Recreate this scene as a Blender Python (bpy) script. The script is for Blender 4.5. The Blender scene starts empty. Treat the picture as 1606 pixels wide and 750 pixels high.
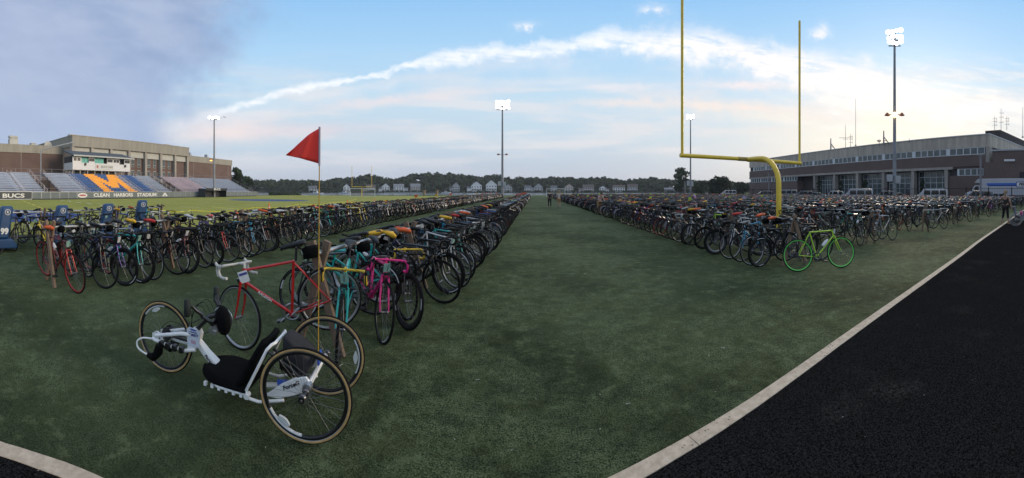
import bpy, math, random
import numpy as np
from mathutils import Vector, Matrix, Euler

random.seed(7)
rng = np.random.default_rng(7)
R = math.radians
SC = bpy.context.scene
COL = SC.collection
PI = math.pi
CAM_H = 1.66
FPX = 560.0        # panorama: pixels per radian of the photograph
# ------------------------------------------------------------------ camera
cam = bpy.data.cameras.new('camera')
cam.type = 'PANO'
cam.panorama_type = 'CENTRAL_CYLINDRICAL'
cam.central_cylindrical_range_u_min = -803 / FPX
cam.central_cylindrical_range_u_max = 803 / FPX
cam.central_cylindrical_range_v_min = -450 / FPX
cam.central_cylindrical_range_v_max = 300 / FPX
cam.central_cylindrical_radius = 1.0
cam.clip_start = 0.05
cam.clip_end = 6000
camo = bpy.data.objects.new('camera', cam)
COL.objects.link(camo)
camo.location = (0, 0, CAM_H)
camo.rotation_euler = (PI / 2, 0, 35 / FPX)
SC.camera = camo

SC.view_settings.view_transform = 'Standard'
SC.view_settings.look = 'None'
SC.view_settings.exposure = 0.2
SC.view_settings.gamma = 1.0
SC.render.engine = 'CYCLES'
SC.cycles.max_bounces = 6
SC.cycles.transparent_max_bounces = 12
SC.cycles.sample_clamp_indirect = 3.0

SUN_AZ, SUN_EL = 1.06, R(14)      # to the right of the aisle, low behind the school


def lin(r, g, b):
    f = lambda c: (c / 255 / 12.92) if c / 255 <= 0.04045 else ((c / 255 + 0.055) / 1.055) ** 2.4
    return (f(r), f(g), f(b), 1.0)


# ------------------------------------------------------------------ node helper
class NT:
    def __init__(s, tree):
        s.t = tree

    def n(s, typ, **kw):
        nd = s.t.nodes.new(typ)
        for k, v in kw.items():
            setattr(nd, k, v)
        return nd

    def put(s, sock, v):
        if isinstance(v, bpy.types.NodeSocket):
            s.t.links.new(v, sock)
        elif v is not None:
            sock.default_value = v

    def m(s, op, a, b=None, c=None, clamp=False):
        nd = s.n('ShaderNodeMath', operation=op, use_clamp=clamp)
        s.put(nd.inputs[0], a)
        if b is not None: s.put(nd.inputs[1], b)
        if c is not None: s.put(nd.inputs[2], c)
        return nd.outputs[0]

    def mix(s, f, a, b, blend='MIX'):
        nd = s.n('ShaderNodeMix', data_type='RGBA', blend_type=blend)
        s.put(nd.inputs[0], f); s.put(nd.inputs[6], a); s.put(nd.inputs[7], b)
        return nd.outputs[2]

    def smooth(s, x, lo, hi, a=0.0, b=1.0):
        nd = s.n('ShaderNodeMapRange', interpolation_type='SMOOTHSTEP')
        s.put(nd.inputs[0], x)
        nd.inputs[1].default_value = lo; nd.inputs[2].default_value = hi
        nd.inputs[3].default_value = a; nd.inputs[4].default_value = b
        return nd.outputs[0]

    def noise(s, vec, scale, detail=4.0, rough=0.55, dist=0.0):
        nd = s.n('ShaderNodeTexNoise')
        if vec is not None: s.put(nd.inputs['Vector'], vec)
        nd.inputs['Scale'].default_value = scale
        nd.inputs['Detail'].default_value = detail
        nd.inputs['Roughness'].default_value = rough
        nd.inputs['Distortion'].default_value = dist
        return nd.outputs['Fac']

    def ramp(s, x, stops):
        nd = s.n('ShaderNodeValToRGB')
        e = nd.color_ramp.elements
        e[0].position, e[0].color = stops[0]
        e[1].position, e[1].color = stops[-1]
        for p, c in stops[1:-1]:
            q = e.new(p); q.color = c
        s.put(nd.inputs[0], x)
        return nd.outputs[0]

    def curve(s, x, pts):
        nd = s.n('ShaderNodeFloatCurve')
        c = nd.mapping.curves[0]
        c.points[0].location = pts[0]
        c.points[1].location = pts[-1]
        for p in pts[1:-1]:
            c.points.new(*p)
        nd.mapping.update()
        s.put(nd.inputs['Value'], x)
        return nd.outputs[0]

    def comb(s, x, y, z):
        nd = s.n('ShaderNodeCombineXYZ')
        s.put(nd.inputs[0], x); s.put(nd.inputs[1], y); s.put(nd.inputs[2], z)
        return nd.outputs[0]


# ------------------------------------------------------------------ world: dusk sky with clouds
W = bpy.data.worlds.new('World')
SC.world = W
W.use_nodes = True
W.node_tree.nodes.clear()
T = NT(W.node_tree)
HAZE = 0.0002
K = 0.1                        # background strength
geo = T.n('ShaderNodeTexCoord').outputs['Generated']
sep = T.n('ShaderNodeSeparateXYZ'); T.put(sep.inputs[0], geo)
dx, dy, dz = sep.outputs
az = T.m('ARCTAN2', dx, dy)
hor = T.m('SQRT', T.m('ADD', T.m('MULTIPLY', dx, dx), T.m('MULTIPLY', dy, dy)))
el = T.m('DIVIDE', dz, T.m('MAXIMUM', hor, 0.02))
el = T.m('MINIMUM', el, 3.0)
sky = T.n('ShaderNodeTexSky', sky_type='NISHITA')
sky.sun_disc = False
sky.sun_elevation = SUN_EL
sky.sun_rotation = SUN_AZ
sky.air_density = 1.0
sky.dust_density = 1.0
sc = lambda c, k=1.0: (c[0] / K * k, c[1] / K * k, c[2] / K * k, 1)
C = lambda r, g, b, k=1.0: sc(lin(r, g, b), k)
eln = T.m('MULTIPLY', el, 0.5)
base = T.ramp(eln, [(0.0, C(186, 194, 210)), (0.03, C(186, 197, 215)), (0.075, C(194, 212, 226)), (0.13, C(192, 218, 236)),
                    (0.19, C(172, 211, 242)), (0.27, C(146, 196, 240)), (0.36, C(160, 200, 238)), (0.50, C(206, 214, 224)), (1.0, C(226, 224, 220))])  # top stops, above the view, raised to near white to brighten the scene
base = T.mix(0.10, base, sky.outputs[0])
nvec = T.comb(az, T.m('MULTIPLY', el, 1.0), 3.1)
n1 = T.noise(nvec, 7.0, 6.0, 0.6)
n2 = T.noise(nvec, 26.0, 5.0, 0.6)
svec = T.comb(T.m('MULTIPLY', az, 1.3), T.m('MULTIPLY', el, 9.0), 7.7)
n3 = T.noise(svec, 2.2, 5.0, 0.55)
# soft level bands of thin cloud low in the sky
bandm = T.m('MULTIPLY', T.smooth(n3, 0.42, 0.66), T.m('MULTIPLY', T.smooth(el, 0.02, 0.12), T.smooth(el, 0.42, 0.24)))
col = T.mix(T.m('MULTIPLY', bandm, 0.62), base, C(226, 222, 224))


def gauss(a0, v0, wa, wv, tilt=0.0, wob=0.0, sharp=1.0):
    da = T.m('SUBTRACT', az, a0)
    dv = T.m('SUBTRACT', el, v0)
    if tilt: dv = T.m('SUBTRACT', dv, T.m('MULTIPLY', da, tilt))
    if wob: dv = T.m('ADD', dv, T.m('MULTIPLY', T.m('SUBTRACT', n2, 0.5), wob))
    q = T.m('ADD', T.m('POWER', T.m('ABSOLUTE', T.m('DIVIDE', da, wa)), 2.0), T.m('POWER', T.m('ABSOLUTE', T.m('DIVIDE', dv, wv)), 2.0))
    return T.m('POWER', 2.718, T.m('MULTIPLY', q, -sharp))


def A(x): return (x - 838) / FPX
def V(y): return (300 - y) / FPX


# broad warm brightening round the hidden sun
col = T.mix(T.m('MULTIPLY', gauss(A(1420), V(248), 0.52, 0.13), 0.9), col, C(247, 236, 220))
col = T.mix(T.m('MULTIPLY', gauss(A(1400), V(190), 0.20, 0.09), 0.8), col, C(255, 243, 214, 1.15))
for (x, y, wx, wy, tl, c, k) in [(620, 158, 150, 9, 0.10, C(228, 219, 222), 0.8), (860, 128, 130, 7, 0.03, C(216, 222, 230), 0.6),
                                 (1130, 168, 150, 9, -0.03, C(247, 229, 217), 0.85), (1165, 133, 60, 7, -0.02, C(243, 230, 228), 0.95),
                                 (985, 136, 70, 6, 0.02, C(232, 228, 232), 0.8), (1000, 160, 90, 6, 0, C(238, 224, 219), 0.7),
                                 (470, 205, 160, 13, 0.02, C(214, 207, 215), 0.75), (330, 208, 90, 16, 0.05, C(236, 222, 220), 0.85),
                                 (1290, 185, 160, 10, -0.02, C(245, 235, 222), 0.8)]:
    g = gauss(A(x), V(y), wx / FPX, wy / FPX, tl, 0.035)
    col = T.mix(T.m('MULTIPLY', T.m('MULTIPLY', g, k), T.smooth(n1, 0.3, 0.6, 0.55, 1.0), clamp=True), col, c)
# the long bright cloud ribbon
aN = T.m('DIVIDE', T.m('ADD', az, 2.0), 4.0)
def cp(pts, fy): return [((A(x) + 2) / 4, fy(y)) for x, y in pts]
ctr = T.curve(aN, [(0.0, 0.0)] + cp([(200, 236), (250, 215), (330, 180), (400, 158), (480, 139), (560, 122), (650, 105), (720, 90), (800, 79), (900, 71),
                      (980, 68), (1050, 68), (1120, 78), (1200, 95), (1260, 112), (1330, 135), (1420, 158), (1500, 172), (1606, 178)], V) + [(1.0, 0.1)])
wid = T.curve(aN, [(0.0, 0.02)] + cp([(250, 9), (330, 7), (480, 6), (640, 6), (705, 16), (760, 12), (900, 13), (1000, 19), (1080, 26), (1180, 23),
                      (1260, 30), (1330, 38), (1450, 30), (1606, 24)], lambda y: y / FPX) + [(1.0, 0.02)])
dv = T.m('SUBTRACT', el, ctr)
dv = T.m('ADD', dv, T.m('ADD', T.m('MULTIPLY', T.m('SUBTRACT', n1, 0.5), T.smooth(az, -0.9, 0.3, 0.045, 0.10)), T.m('MULTIPLY', T.m('SUBTRACT', n2, 0.5), T.smooth(az, -0.9, 0.3, 0.02, 0.06))))
rib = T.smooth(T.m('DIVIDE', T.m('ABSOLUTE', dv), wid), 1.6, 0.1)
nst = T.noise(T.comb(T.m('MULTIPLY', az, 6.0), T.m('MULTIPLY', T.m('ADD', el, T.m('MULTIPLY', az, 0.15)), 34.0), 2.0), 1.6, 6.0, 0.62)
rib = T.m('MULTIPLY', rib, T.smooth(nst, 0.28, 0.55, 0.35, 1.0))
rib = T.m('MULTIPLY', rib, T.m('MULTIPLY', T.smooth(az, -1.06, -0.8), T.smooth(az, 1.75, 1.1)))
veil = T.smooth(T.m('DIVIDE', T.m('ABSOLUTE', T.m('ADD', dv, 0.03)), T.m('MULTIPLY', wid, 3.2)), 1.0, 0.0)
veil = T.m('MULTIPLY', veil, T.m('MULTIPLY', T.smooth(az, -1.05, -0.7), T.smooth(n1, 0.35, 0.65, 0.08, 0.42)))
col = T.mix(veil, col, C(222, 226, 234))
ribc = T.mix(T.smooth(az, 0.1, 0.7), C(238, 242, 247), C(255, 246, 240, 1.05))
col = T.mix(T.m('MULTIPLY', rib, T.smooth(n2, 0.25, 0.6, 0.55, 1.0)), col, ribc)
wsp = T.m('MULTIPLY', T.smooth(nst, 0.45, 0.68), T.m('MULTIPLY', T.smooth(az, 0.55, 1.0), T.m('MULTIPLY', T.smooth(el, 0.05, 0.15), T.smooth(el, 0.42, 0.26))))
col = T.mix(T.m('MULTIPLY', wsp, 0.55), col, C(255, 248, 240))
# small separate puffs
for (x, y, wx, wy) in [(1283, 52, 16, 8), (1290, 45, 8, 10), (1357, 92, 13, 9), (1360, 103, 9, 5), (1452, 107, 14, 4), (1025, 14, 22, 8), (825, 40, 20, 6), (1540, 165, 60, 8)]:
    g = gauss(A(x), V(y), wx / FPX, wy / FPX, 0, 0.05)
    col = T.mix(T.m('MULTIPLY', g, T.smooth(n2, 0.42, 0.62, 0.2, 0.85)), col, C(240, 240, 244))
# dull stratus sheet on the grandstand side
eb = T.m('ADD', T.m('MULTIPLY', el, 0.52), -1.09)
q = T.m('ADD', T.m('DIVIDE', T.m('SUBTRACT', eb, az), 0.16), T.m('MULTIPLY', T.m('SUBTRACT', n1, 0.5), 2.4))
st = T.m('MULTIPLY', T.smooth(q, -0.9, 0.9), T.smooth(el, -0.02, 0.10))
stn = T.noise(T.comb(T.m('ADD', T.m('MULTIPLY', az, 1.5), el), T.m('MULTIPLY', el, 3.0), 5.0), 4.0, 5.0, 0.55)
stc = T.mix(T.smooth(stn, 0.3, 0.7), C(140, 159, 194), C(166, 180, 207))
stc = T.mix(T.m('MULTIPLY', T.smooth(el, 0.45, 0.12), 0.7), stc, C(166, 184, 212))
stc = T.mix(T.m('MULTIPLY', gauss(A(20), V(70), 0.30, 0.28), 0.5), stc, C(174, 183, 208))
stc = T.mix(T.m('MULTIPLY', gauss(A(290), V(150), 0.13, 0.10, 0.5), 0.6), stc, C(140, 160, 200))
col = T.mix(T.m('MULTIPLY', st, 0.94), col, stc)
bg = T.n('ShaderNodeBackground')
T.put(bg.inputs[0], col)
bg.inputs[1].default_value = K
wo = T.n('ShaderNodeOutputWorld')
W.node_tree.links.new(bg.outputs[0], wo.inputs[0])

# ------------------------------------------------------------------ sun (veiled, low)
sl = bpy.data.lights.new('sun', 'SUN')
sl.energy = 2.0
sl.angle = R(25)
sl.color = (1.0, 0.80, 0.60)
so = bpy.data.objects.new('sun', sl)
COL.objects.link(so)
sd = Vector((math.sin(SUN_AZ) * math.cos(SUN_EL), math.cos(SUN_AZ) * math.cos(SUN_EL), math.sin(SUN_EL)))
so.rotation_euler = sd.to_track_quat('Z', 'Y').to_euler()


# ------------------------------------------------------------------ geometry helpers
def az_of(x): return (x - 838) / FPX
def at(x, D, z=0.0):
    a = az_of(x)
    return Vector((math.sin(a) * D, math.cos(a) * D, z))
def zat(y, D): return CAM_H + (300 - y) * D / FPX
def gnd(x, y): return at(x, FPX * CAM_H / (y - 300))


class MB:
    def __init__(s):
        s.v = []; s.f = []; s.mi = []; s.m = 0; s.sm = []

    def add(s, vs, fs, smooth=False):
        o = len(s.v)
        s.v.extend([tuple(p) for p in vs])
        for f in fs:
            s.f.append(tuple(i + o for i in f)); s.mi.append(s.m); s.sm.append(smooth)
        return s

    def box(s, c, d, rot=None):
        hx, hy, hz = d[0] / 2, d[1] / 2, d[2] / 2
        vs = [Vector((x, y, z)) for x in (-hx, hx) for y in (-hy, hy) for z in (-hz, hz)]
        if rot is not None:
            m = rot if isinstance(rot, Matrix) else Euler(rot).to_matrix()
            vs = [m @ v for v in vs]
        c = Vector(c)
        return s.add([v + c for v in vs], [(0, 1, 3, 2), (4, 6, 7, 5), (0, 4, 5, 1), (2, 3, 7, 6), (0, 2, 6, 4), (1, 5, 7, 3)])

    def bb(s, x0, x1, y0, y1, z0, z1):
        return s.box(((x0 + x1) / 2, (y0 + y1) / 2, (z0 + z1) / 2), (abs(x1 - x0), abs(y1 - y0), abs(z1 - z0)))

    def tube(s, pts, r, n=6, closed=False, cap=True, smooth=True, flat=1.0):
        P = [Vector(p) for p in pts]
        rr = r if isinstance(r, (list, tuple)) else [r] * len(P)
        N = len(P)
        tang = []
        for i in range(N):
            a = P[(i - 1) % N] if (closed or i > 0) else P[i]
            b = P[(i + 1) % N] if (closed or i < N - 1) else P[i]
            t = (b - a)
            tang.append(t.normalized() if t.length > 1e-9 else Vector((0, 0, 1)))
        up = Vector((0, 0, 1)) if abs(tang[0].z) < 0.9 else Vector((0, 1, 0))
        u = tang[0].cross(up).normalized()
        vs = []
        for i in range(N):
            t = tang[i]
            u = (u - t * u.dot(t))
            u = u.normalized() if u.length > 1e-6 else t.orthogonal().normalized()
            w = t.cross(u)
            for k in range(n):
                a = 2 * PI * k / n
                vs.append(P[i] + u * math.cos(a) * rr[i] + w * math.sin(a) * rr[i] * flat)
        fs = []
        for i in range(N if closed else N - 1):
            j = (i + 1) % N
            for k in range(n):
                k2 = (k + 1) % n
                fs.append((i * n + k, i * n + k2, j * n + k2, j * n + k))
        s.add(vs, fs, smooth)
        if cap and not closed:
            s.add(vs[:n], [tuple(range(n))[::-1]]); s.add(vs[-n:], [tuple(range(n))])
        return s

    def ring(s, c, R_, prof, n=32, axis='y', smooth=True, a0=0.0, a1=2 * PI):
        """sweep a closed profile [(dr, dw)] round an axis"""
        c = Vector(c); k = len(prof); vs = []
        full = abs(a1 - a0 - 2 * PI) < 1e-6
        nn = n if full else n + 1
        for i in range(nn):
            a = a0 + (a1 - a0) * i / n
            for dr, dw in prof:
                rr = R_ + dr
                p = (rr * math.cos(a), dw, rr * math.sin(a)) if axis == 'y' else ((rr * math.cos(a), rr * math.sin(a), dw) if axis == 'z' else (dw, rr * math.cos(a), rr * math.sin(a)))
                vs.append(c + Vector(p))
        fs = []
        for i in range(n):
            j = (i + 1) % nn
            for q in range(k):
                q2 = (q + 1) % k
                fs.append((i * k + q, i * k + q2, j * k + q2, j * k + q))
        return s.add(vs, fs, smooth)

    def lathe(s, c, prof, n=12, axis='z', smooth=True):
        c = Vector(c); vs = []
        for r, h in prof:
            for k in range(n):
                a = 2 * PI * k / n
                p = (r * math.cos(a), r * math.sin(a), h) if axis == 'z' else ((r * math.cos(a), h, r * math.sin(a)) if axis == 'y' else (h, r * math.cos(a), r * math.sin(a)))
                vs.append(c + Vector(p))
        fs = []
        for i in range(len(prof) - 1):
            for k in range(n):
                k2 = (k + 1) % n
                fs.append((i * n + k, i * n + k2, (i + 1) * n + k2, (i + 1) * n + k))
        s.add(vs, fs, smooth)
        s.add(vs[:n], [tuple(range(n))[::-1]]); s.add(vs[-n:], [tuple(range(n))])
        return s

    def prism(s, poly, a, b, axis='y'):
        """poly = 2-D outline; extruded from a to b along axis"""
        n = len(poly)
        def P(p, h):
            return {'y': (p[0], h, p[1]), 'x': (h, p[0], p[1]), 'z': (p[0], p[1], h)}[axis]
        vs = [P(p, a) for p in poly] + [P(p, b) for p in poly]
        fs = [tuple(range(n))[::-1], tuple(range(n, 2 * n))] + [(i, (i + 1) % n, n + (i + 1) % n, n + i) for i in range(n)]
        return s.add(vs, fs)

    def build(s, name, mat, parent=None, loc=None, bevel=0.0):
        me = bpy.data.meshes.new(name)
        me.from_pydata([tuple(v) for v in s.v], [], s.f)
        if s.f:
            me.polygons.foreach_set('use_smooth', s.sm)
        mats = mat if isinstance(mat, (list, tuple)) else [mat]
        for m_ in mats: me.materials.append(m_)
        if len(mats) > 1: me.polygons.foreach_set('material_index', s.mi)
        me.update()
        o = bpy.data.objects.new(name, me)
        COL.objects.link(o)
        if parent is not None: o.parent = parent
        if loc is not None: o.location = loc
        if bevel:
            md = o.modifiers.new('bevel', 'BEVEL'); md.width = bevel; md.segments = 2; md.limit_method = 'ANGLE'
        return o


def tag(o, label=None, cat=None, group=None, kind=None):
    if label: o['label'] = label
    if cat: o['category'] = cat
    if group: o['group'] = group
    if kind: o['kind'] = kind
    return o


def empty(name, loc=(0, 0, 0), rz=0.0, rot=None):
    o = bpy.data.objects.new(name, None)
    COL.objects.link(o)
    o.location = loc
    o.rotation_euler = rot if rot is not None else (0, 0, rz)
    o.empty_display_size = 0.1
    return o


def link(name, me, parent=None, loc=None, rot=None):
    o = bpy.data.objects.new(name, me)
    COL.objects.link(o)
    if parent is not None: o.parent = parent
    if loc is not None: o.location = loc
    if rot is not None: o.rotation_euler = rot
    return o


def copy_tree(o, parent=None):
    c = o.copy(); COL.objects.link(c); c.parent = parent
    for ch in list(o.children): copy_tree(ch, c)
    return c


def text(name, body, size, mat, parent, loc, rot, extrude=0.004, font_scale=(1, 1), shear=0.0, offset=0.0, align='CENTER'):
    cu = bpy.data.curves.new(name, 'FONT')
    cu.body = body; cu.size = size; cu.extrude = extrude; cu.align_x = align; cu.align_y = 'CENTER'
    cu.shear = shear; cu.offset = offset; cu.resolution_u = 3
    o = bpy.data.objects.new(name, cu)
    COL.objects.link(o)
    bpy.context.view_layer.update()
    me = bpy.data.meshes.new_from_object(o.evaluated_get(bpy.context.evaluated_depsgraph_get()))
    bpy.data.objects.remove(o); bpy.data.curves.remove(cu)
    me.materials.clear(); me.materials.append(mat)
    t = link(name, me, parent, loc, rot)
    t.scale = (font_scale[0], font_scale[1], 1)
    return t


# ------------------------------------------------------------------ materials
MATS = {}
def mat(name, c, rough=0.6, metal=0.0, var=0.0, vscale=5.0, bump=0.0, bscale=40.0, spec=0.5, coat=0.0, emit=None, estr=0.0, c2=None, detail=4.0, coord='Object', sheen=0.0):
    if name in MATS: return MATS[name]
    m = bpy.data.materials.new(name)
    m.use_nodes = True
    t = NT(m.node_tree)
    b = m.node_tree.nodes['Principled BSDF']
    col_ = (c[0], c[1], c[2], 1)
    b.inputs['Roughness'].default_value = rough
    b.inputs['Metallic'].default_value = metal
    b.inputs['Specular IOR Level'].default_value = spec
    b.inputs['Coat Weight'].default_value = coat
    if sheen: b.inputs['Sheen Weight'].default_value = sheen
    tc = t.n('ShaderNodeTexCoord').outputs[coord]
    if var or c2:
        f = t.noise(tc, vscale, detail, 0.6)
        f = t.smooth(f, 0.3, 0.7)
        a = (c2[0], c2[1], c2[2], 1) if c2 else tuple(x * (1 - var) for x in c[:3]) + (1,)
        hi = col_ if c2 else tuple(min(1, x * (1 + var)) for x in c[:3]) + (1,)
        t.put(b.inputs['Base Color'], t.mix(f, a, hi))
    else:
        b.inputs['Base Color'].default_value = col_
    if bump:
        bp = t.n('ShaderNodeBump'); bp.inputs['Strength'].default_value = bump; bp.inputs['Distance'].default_value = 0.02
        t.put(bp.inputs['Height'], t.noise(tc, bscale, 4.0, 0.6))
        m.node_tree.links.new(bp.outputs[0], b.inputs['Normal'])
    if emit:
        b.inputs['Emission Color'].default_value = (*emit[:3], 1)
        b.inputs['Emission Strength'].default_value = estr
    MATS[name] = m
    return m


def grass_mat(name, dark, mid, light, fine=80.0, coarse=0.45, spec_dark=0.45):
    m = bpy.data.materials.new(name); m.use_nodes = True
    t = NT(m.node_tree); b = m.node_tree.nodes['Principled BSDF']
    g = t.n('ShaderNodeNewGeometry').outputs['Position']
    nf = t.noise(g, fine, 4.0, 0.75)
    nm = t.noise(g, 22.0, 5.0, 0.7)
    nc = t.noise(g, coarse, 4.0, 0.6)
    nc2 = t.noise(g, 0.16, 3.0, 0.5)
    nb = t.noise(g, 1.7, 4.0, 0.65)
    nf2 = t.noise(t.comb(0, 0, 0), 1.0) if False else t.noise(g, fine * 2.6, 2.0, 0.6)
    c = t.mix(t.smooth(nf, 0.42, 0.60), (*dark, 1), (*light, 1))
    c = t.mix(0.12, c, (*mid, 1))
    c = t.mix(t.m('MULTIPLY', t.smooth(nf2, 0.5, 0.62), 0.5), c, (*dark, 1))
    c = t.mix(t.m('MULTIPLY', t.smooth(nm, 0.47, 0.62), 0.28), c, (*light, 1))
    c = t.mix(t.m('MULTIPLY', t.smooth(nm, 0.5, 0.36), 0.32), c, (*dark, 1))
    c = t.mix(t.m('MULTIPLY', t.smooth(nb, 0.45, 0.65), 0.5), c, (mid[0] * 1.3, mid[1] * 0.98, mid[2] * 0.75, 1))
    c = t.mix(t.m('MULTIPLY', t.smooth(nc, 0.44, 0.60), spec_dark * 1.15), c, (*dark, 1))
    ng = t.noise(g, 4.5, 5.0, 0.7)
    c = t.mix(t.m('MULTIPLY', t.smooth(ng, 0.48, 0.62), 0.42), c, (*dark, 1))
    c = t.mix(t.m('MULTIPLY', t.smooth(ng, 0.46, 0.34), 0.38), c, (*light, 1))
    c = t.mix(t.m('MULTIPLY', t.smooth(nc2, 0.4, 0.65), 0.22), c, (*light, 1))
    # black rubber crumbs worked up between the fibres
    nr = t.noise(g, 62.0, 3.0, 0.6)
    c = t.mix(t.m('MULTIPLY', t.smooth(nr, 0.60, 0.68), 0.8), c, (0.006, 0.007, 0.007, 1))
    nw = t.noise(g, 55.0, 3.0, 0.6)
    c = t.mix(t.m('MULTIPLY', t.smooth(nw, 0.66, 0.74), 0.6), c, (light[0] * 1.7, light[1] * 1.5, light[2] * 1.5, 1))
    t.put(b.inputs['Base Color'], c)
    b.inputs['Roughness'].default_value = 0.75
    b.inputs['Specular IOR Level'].default_value = 0.02
    b.inputs['Sheen Weight'].default_value = 0.03
    b.inputs['Sheen Tint'].default_value = (0.8, 1.0, 0.5, 1)
    bp = t.n('ShaderNodeBump'); bp.inputs['Strength'].default_value = 0.9; bp.inputs['Distance'].default_value = 0.012
    t.put(bp.inputs['Height'], t.m('ADD', nf, t.m('MULTIPLY', nm, 1.5)))
    m.node_tree.links.new(bp.outputs[0], b.inputs['Normal'])
    MATS[name] = m
    return m


def wood_mat(name, a, b_, sc_=6.0):
    m = bpy.data.materials.new(name); m.use_nodes = True
    t = NT(m.node_tree); b = m.node_tree.nodes['Principled BSDF']
    tc = t.n('ShaderNodeTexCoord').outputs['Object']
    mp = t.n('ShaderNodeMapping'); mp.inputs['Scale'].default_value = (14, 14, 1.2)
    t.put(mp.inputs[0], tc)
    f = t.noise(mp.outputs[0], sc_, 5, 0.65)
    t.put(b.inputs['Base Color'], t.mix(t.smooth(f, 0.3, 0.7), (*a, 1), (*b_, 1)))
    b.inputs['Roughness'].default_value = 0.8
    MATS[name] = m
    return m


def brick_mat(name, a, b_, mortar, w=0.3, h=0.1):
    m = bpy.data.materials.new(name); m.use_nodes = True
    t = NT(m.node_tree); b = m.node_tree.nodes['Principled BSDF']
    g = t.n('ShaderNodeNewGeometry').outputs['Position']
    sp = t.n('ShaderNodeSeparateXYZ'); t.put(sp.inputs[0], g)
    u = t.m('ADD', sp.outputs[0], sp.outputs[1])
    br = t.n('ShaderNodeTexBrick')
    t.put(br.inputs['Vector'], t.comb(u, sp.outputs[2], 0))
    br.inputs['Color1'].default_value = (*a, 1); br.inputs['Color2'].default_value = (*b_, 1); br.inputs['Mortar'].default_value = (*mortar, 1)
    br.inputs['Scale'].default_value = 1.0; br.inputs['Mortar Size'].default_value = 0.008
    br.inputs['Brick Width'].default_value = w; br.inputs['Row Height'].default_value = h
    n = t.noise(g, 0.35, 4, 0.6)
    c = t.mix(t.m('MULTIPLY', t.smooth(n, 0.35, 0.7), 0.35), br.outputs[0], tuple(x * 0.6 for x in a) + (1,))
    t.put(b.inputs['Base Color'], c)
    b.inputs['Roughness'].default_value = 0.85
    MATS[name] = m
    return m


def conc_mat(name, c, streak=0.35):
    m = bpy.data.materials.new(name); m.use_nodes = True
    t = NT(m.node_tree); b = m.node_tree.nodes['Principled BSDF']
    g = t.n('ShaderNodeNewGeometry').outputs['Position']
    sp = t.n('ShaderNodeSeparateXYZ'); t.put(sp.inputs[0], g)
    f = t.noise(t.comb(sp.outputs[0], sp.outputs[1], t.m('MULTIPLY', sp.outputs[2], 0.15)), 0.9, 5, 0.65)
    f2 = t.noise(g, 2.2, 5, 0.7)
    d = tuple(x * (1 - streak) for x in c) + (1,)
    k = t.mix(t.smooth(f, 0.3, 0.7), d, (*c, 1))
    k = t.mix(t.m('MULTIPLY', t.smooth(f2, 0.4, 0.7), 0.25), k, d)
    t.put(b.inputs['Base Color'], k)
    b.inputs['Roughness'].default_value = 0.9
    MATS[name] = m
    return m


turf = grass_mat('turf', (0.0065, 0.013, 0.0065), (0.040, 0.062, 0.030), (0.165, 0.210, 0.112))
field_turf = grass_mat('field_turf', (0.17, 0.19, 0.04), (0.29, 0.31, 0.07), (0.45, 0.44, 0.12), fine=40, coarse=0.12, spec_dark=0.2)  # paler, yellower turf; the floodlit brightness is put into these colours too
rough_grass = grass_mat('rough_grass', (0.03, 0.05, 0.02), (0.06, 0.10, 0.035), (0.12, 0.17, 0.06), fine=20)


def track_mat():
    m = bpy.data.materials.new('track_rubber'); m.use_nodes = True
    t = NT(m.node_tree); b = m.node_tree.nodes['Principled BSDF']
    g = t.n('ShaderNodeNewGeometry').outputs['Position']
    nf = t.noise(g, 90, 4, 0.75); nc = t.noise(g, 0.9, 5, 0.65)
    vo = t.n('ShaderNodeTexVoronoi'); t.put(vo.inputs['Vector'], g); vo.inputs['Scale'].default_value = 7.0
    c = t.mix(t.smooth(nf, 0.35, 0.75), (0.002, 0.002, 0.0022, 1), (0.036, 0.035, 0.035, 1))
    c = t.mix(t.m('MULTIPLY', t.smooth(nc, 0.52, 0.72), t.m('MULTIPLY', t.smooth(t.noise(g, 38, 4, 0.7), 0.45, 0.6), 0.45)), c, (0.075, 0.07, 0.062, 1))
    c = t.mix(t.m('MULTIPLY', t.smooth(vo.outputs[0], 0.06, 0.02), t.smooth(nc, 0.42, 0.6)), c, (0.22, 0.2, 0.17, 1))
    t.put(b.inputs['Base Color'], c)
    b.inputs['Roughness'].default_value = 0.9
    b.inputs['Specular IOR Level'].default_value = 0.0
    bp = t.n('ShaderNodeBump'); bp.inputs['Strength'].default_value = 0.8; bp.inputs['Distance'].default_value = 0.006
    t.put(bp.inputs['Height'], nf); m.node_tree.links.new(bp.outputs[0], b.inputs['Normal'])
    return m


def curb_mat():
    m = bpy.data.materials.new('curb_concrete'); m.use_nodes = True
    t = NT(m.node_tree); b = m.node_tree.nodes['Principled BSDF']
    g = t.n('ShaderNodeNewGeometry').outputs['Position']
    n = t.noise(g, 14, 6, 0.7); n2 = t.noise(g, 160, 3, 0.6); n3 = t.noise(g, 1.3, 3, 0.5)
    vo = t.n('ShaderNodeTexVoronoi'); t.put(vo.inputs['Vector'], g); vo.inputs['Scale'].default_value = 26.0
    c = t.mix(t.smooth(n, 0.3, 0.7), (0.46, 0.37, 0.27, 1), (0.68, 0.57, 0.44, 1))
    c = t.mix(t.m('MULTIPLY', n2, 0.25), c, (0.28, 0.22, 0.16, 1))
    sp = t.m('MULTIPLY', t.smooth(vo.outputs[0], 0.24, 0.16), t.smooth(n3, 0.5, 0.62))
    c = t.mix(sp, c, (0.012, 0.012, 0.012, 1))
    t.put(b.inputs['Base Color'], c); b.inputs['Roughness'].default_value = 0.9
    bp = t.n('ShaderNodeBump'); bp.inputs['Strength'].default_value = 0.5; bp.inputs['Distance'].default_value = 0.01
    t.put(bp.inputs['Height'], n2); m.node_tree.links.new(bp.outputs[0], b.inputs['Normal'])
    return m


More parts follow.
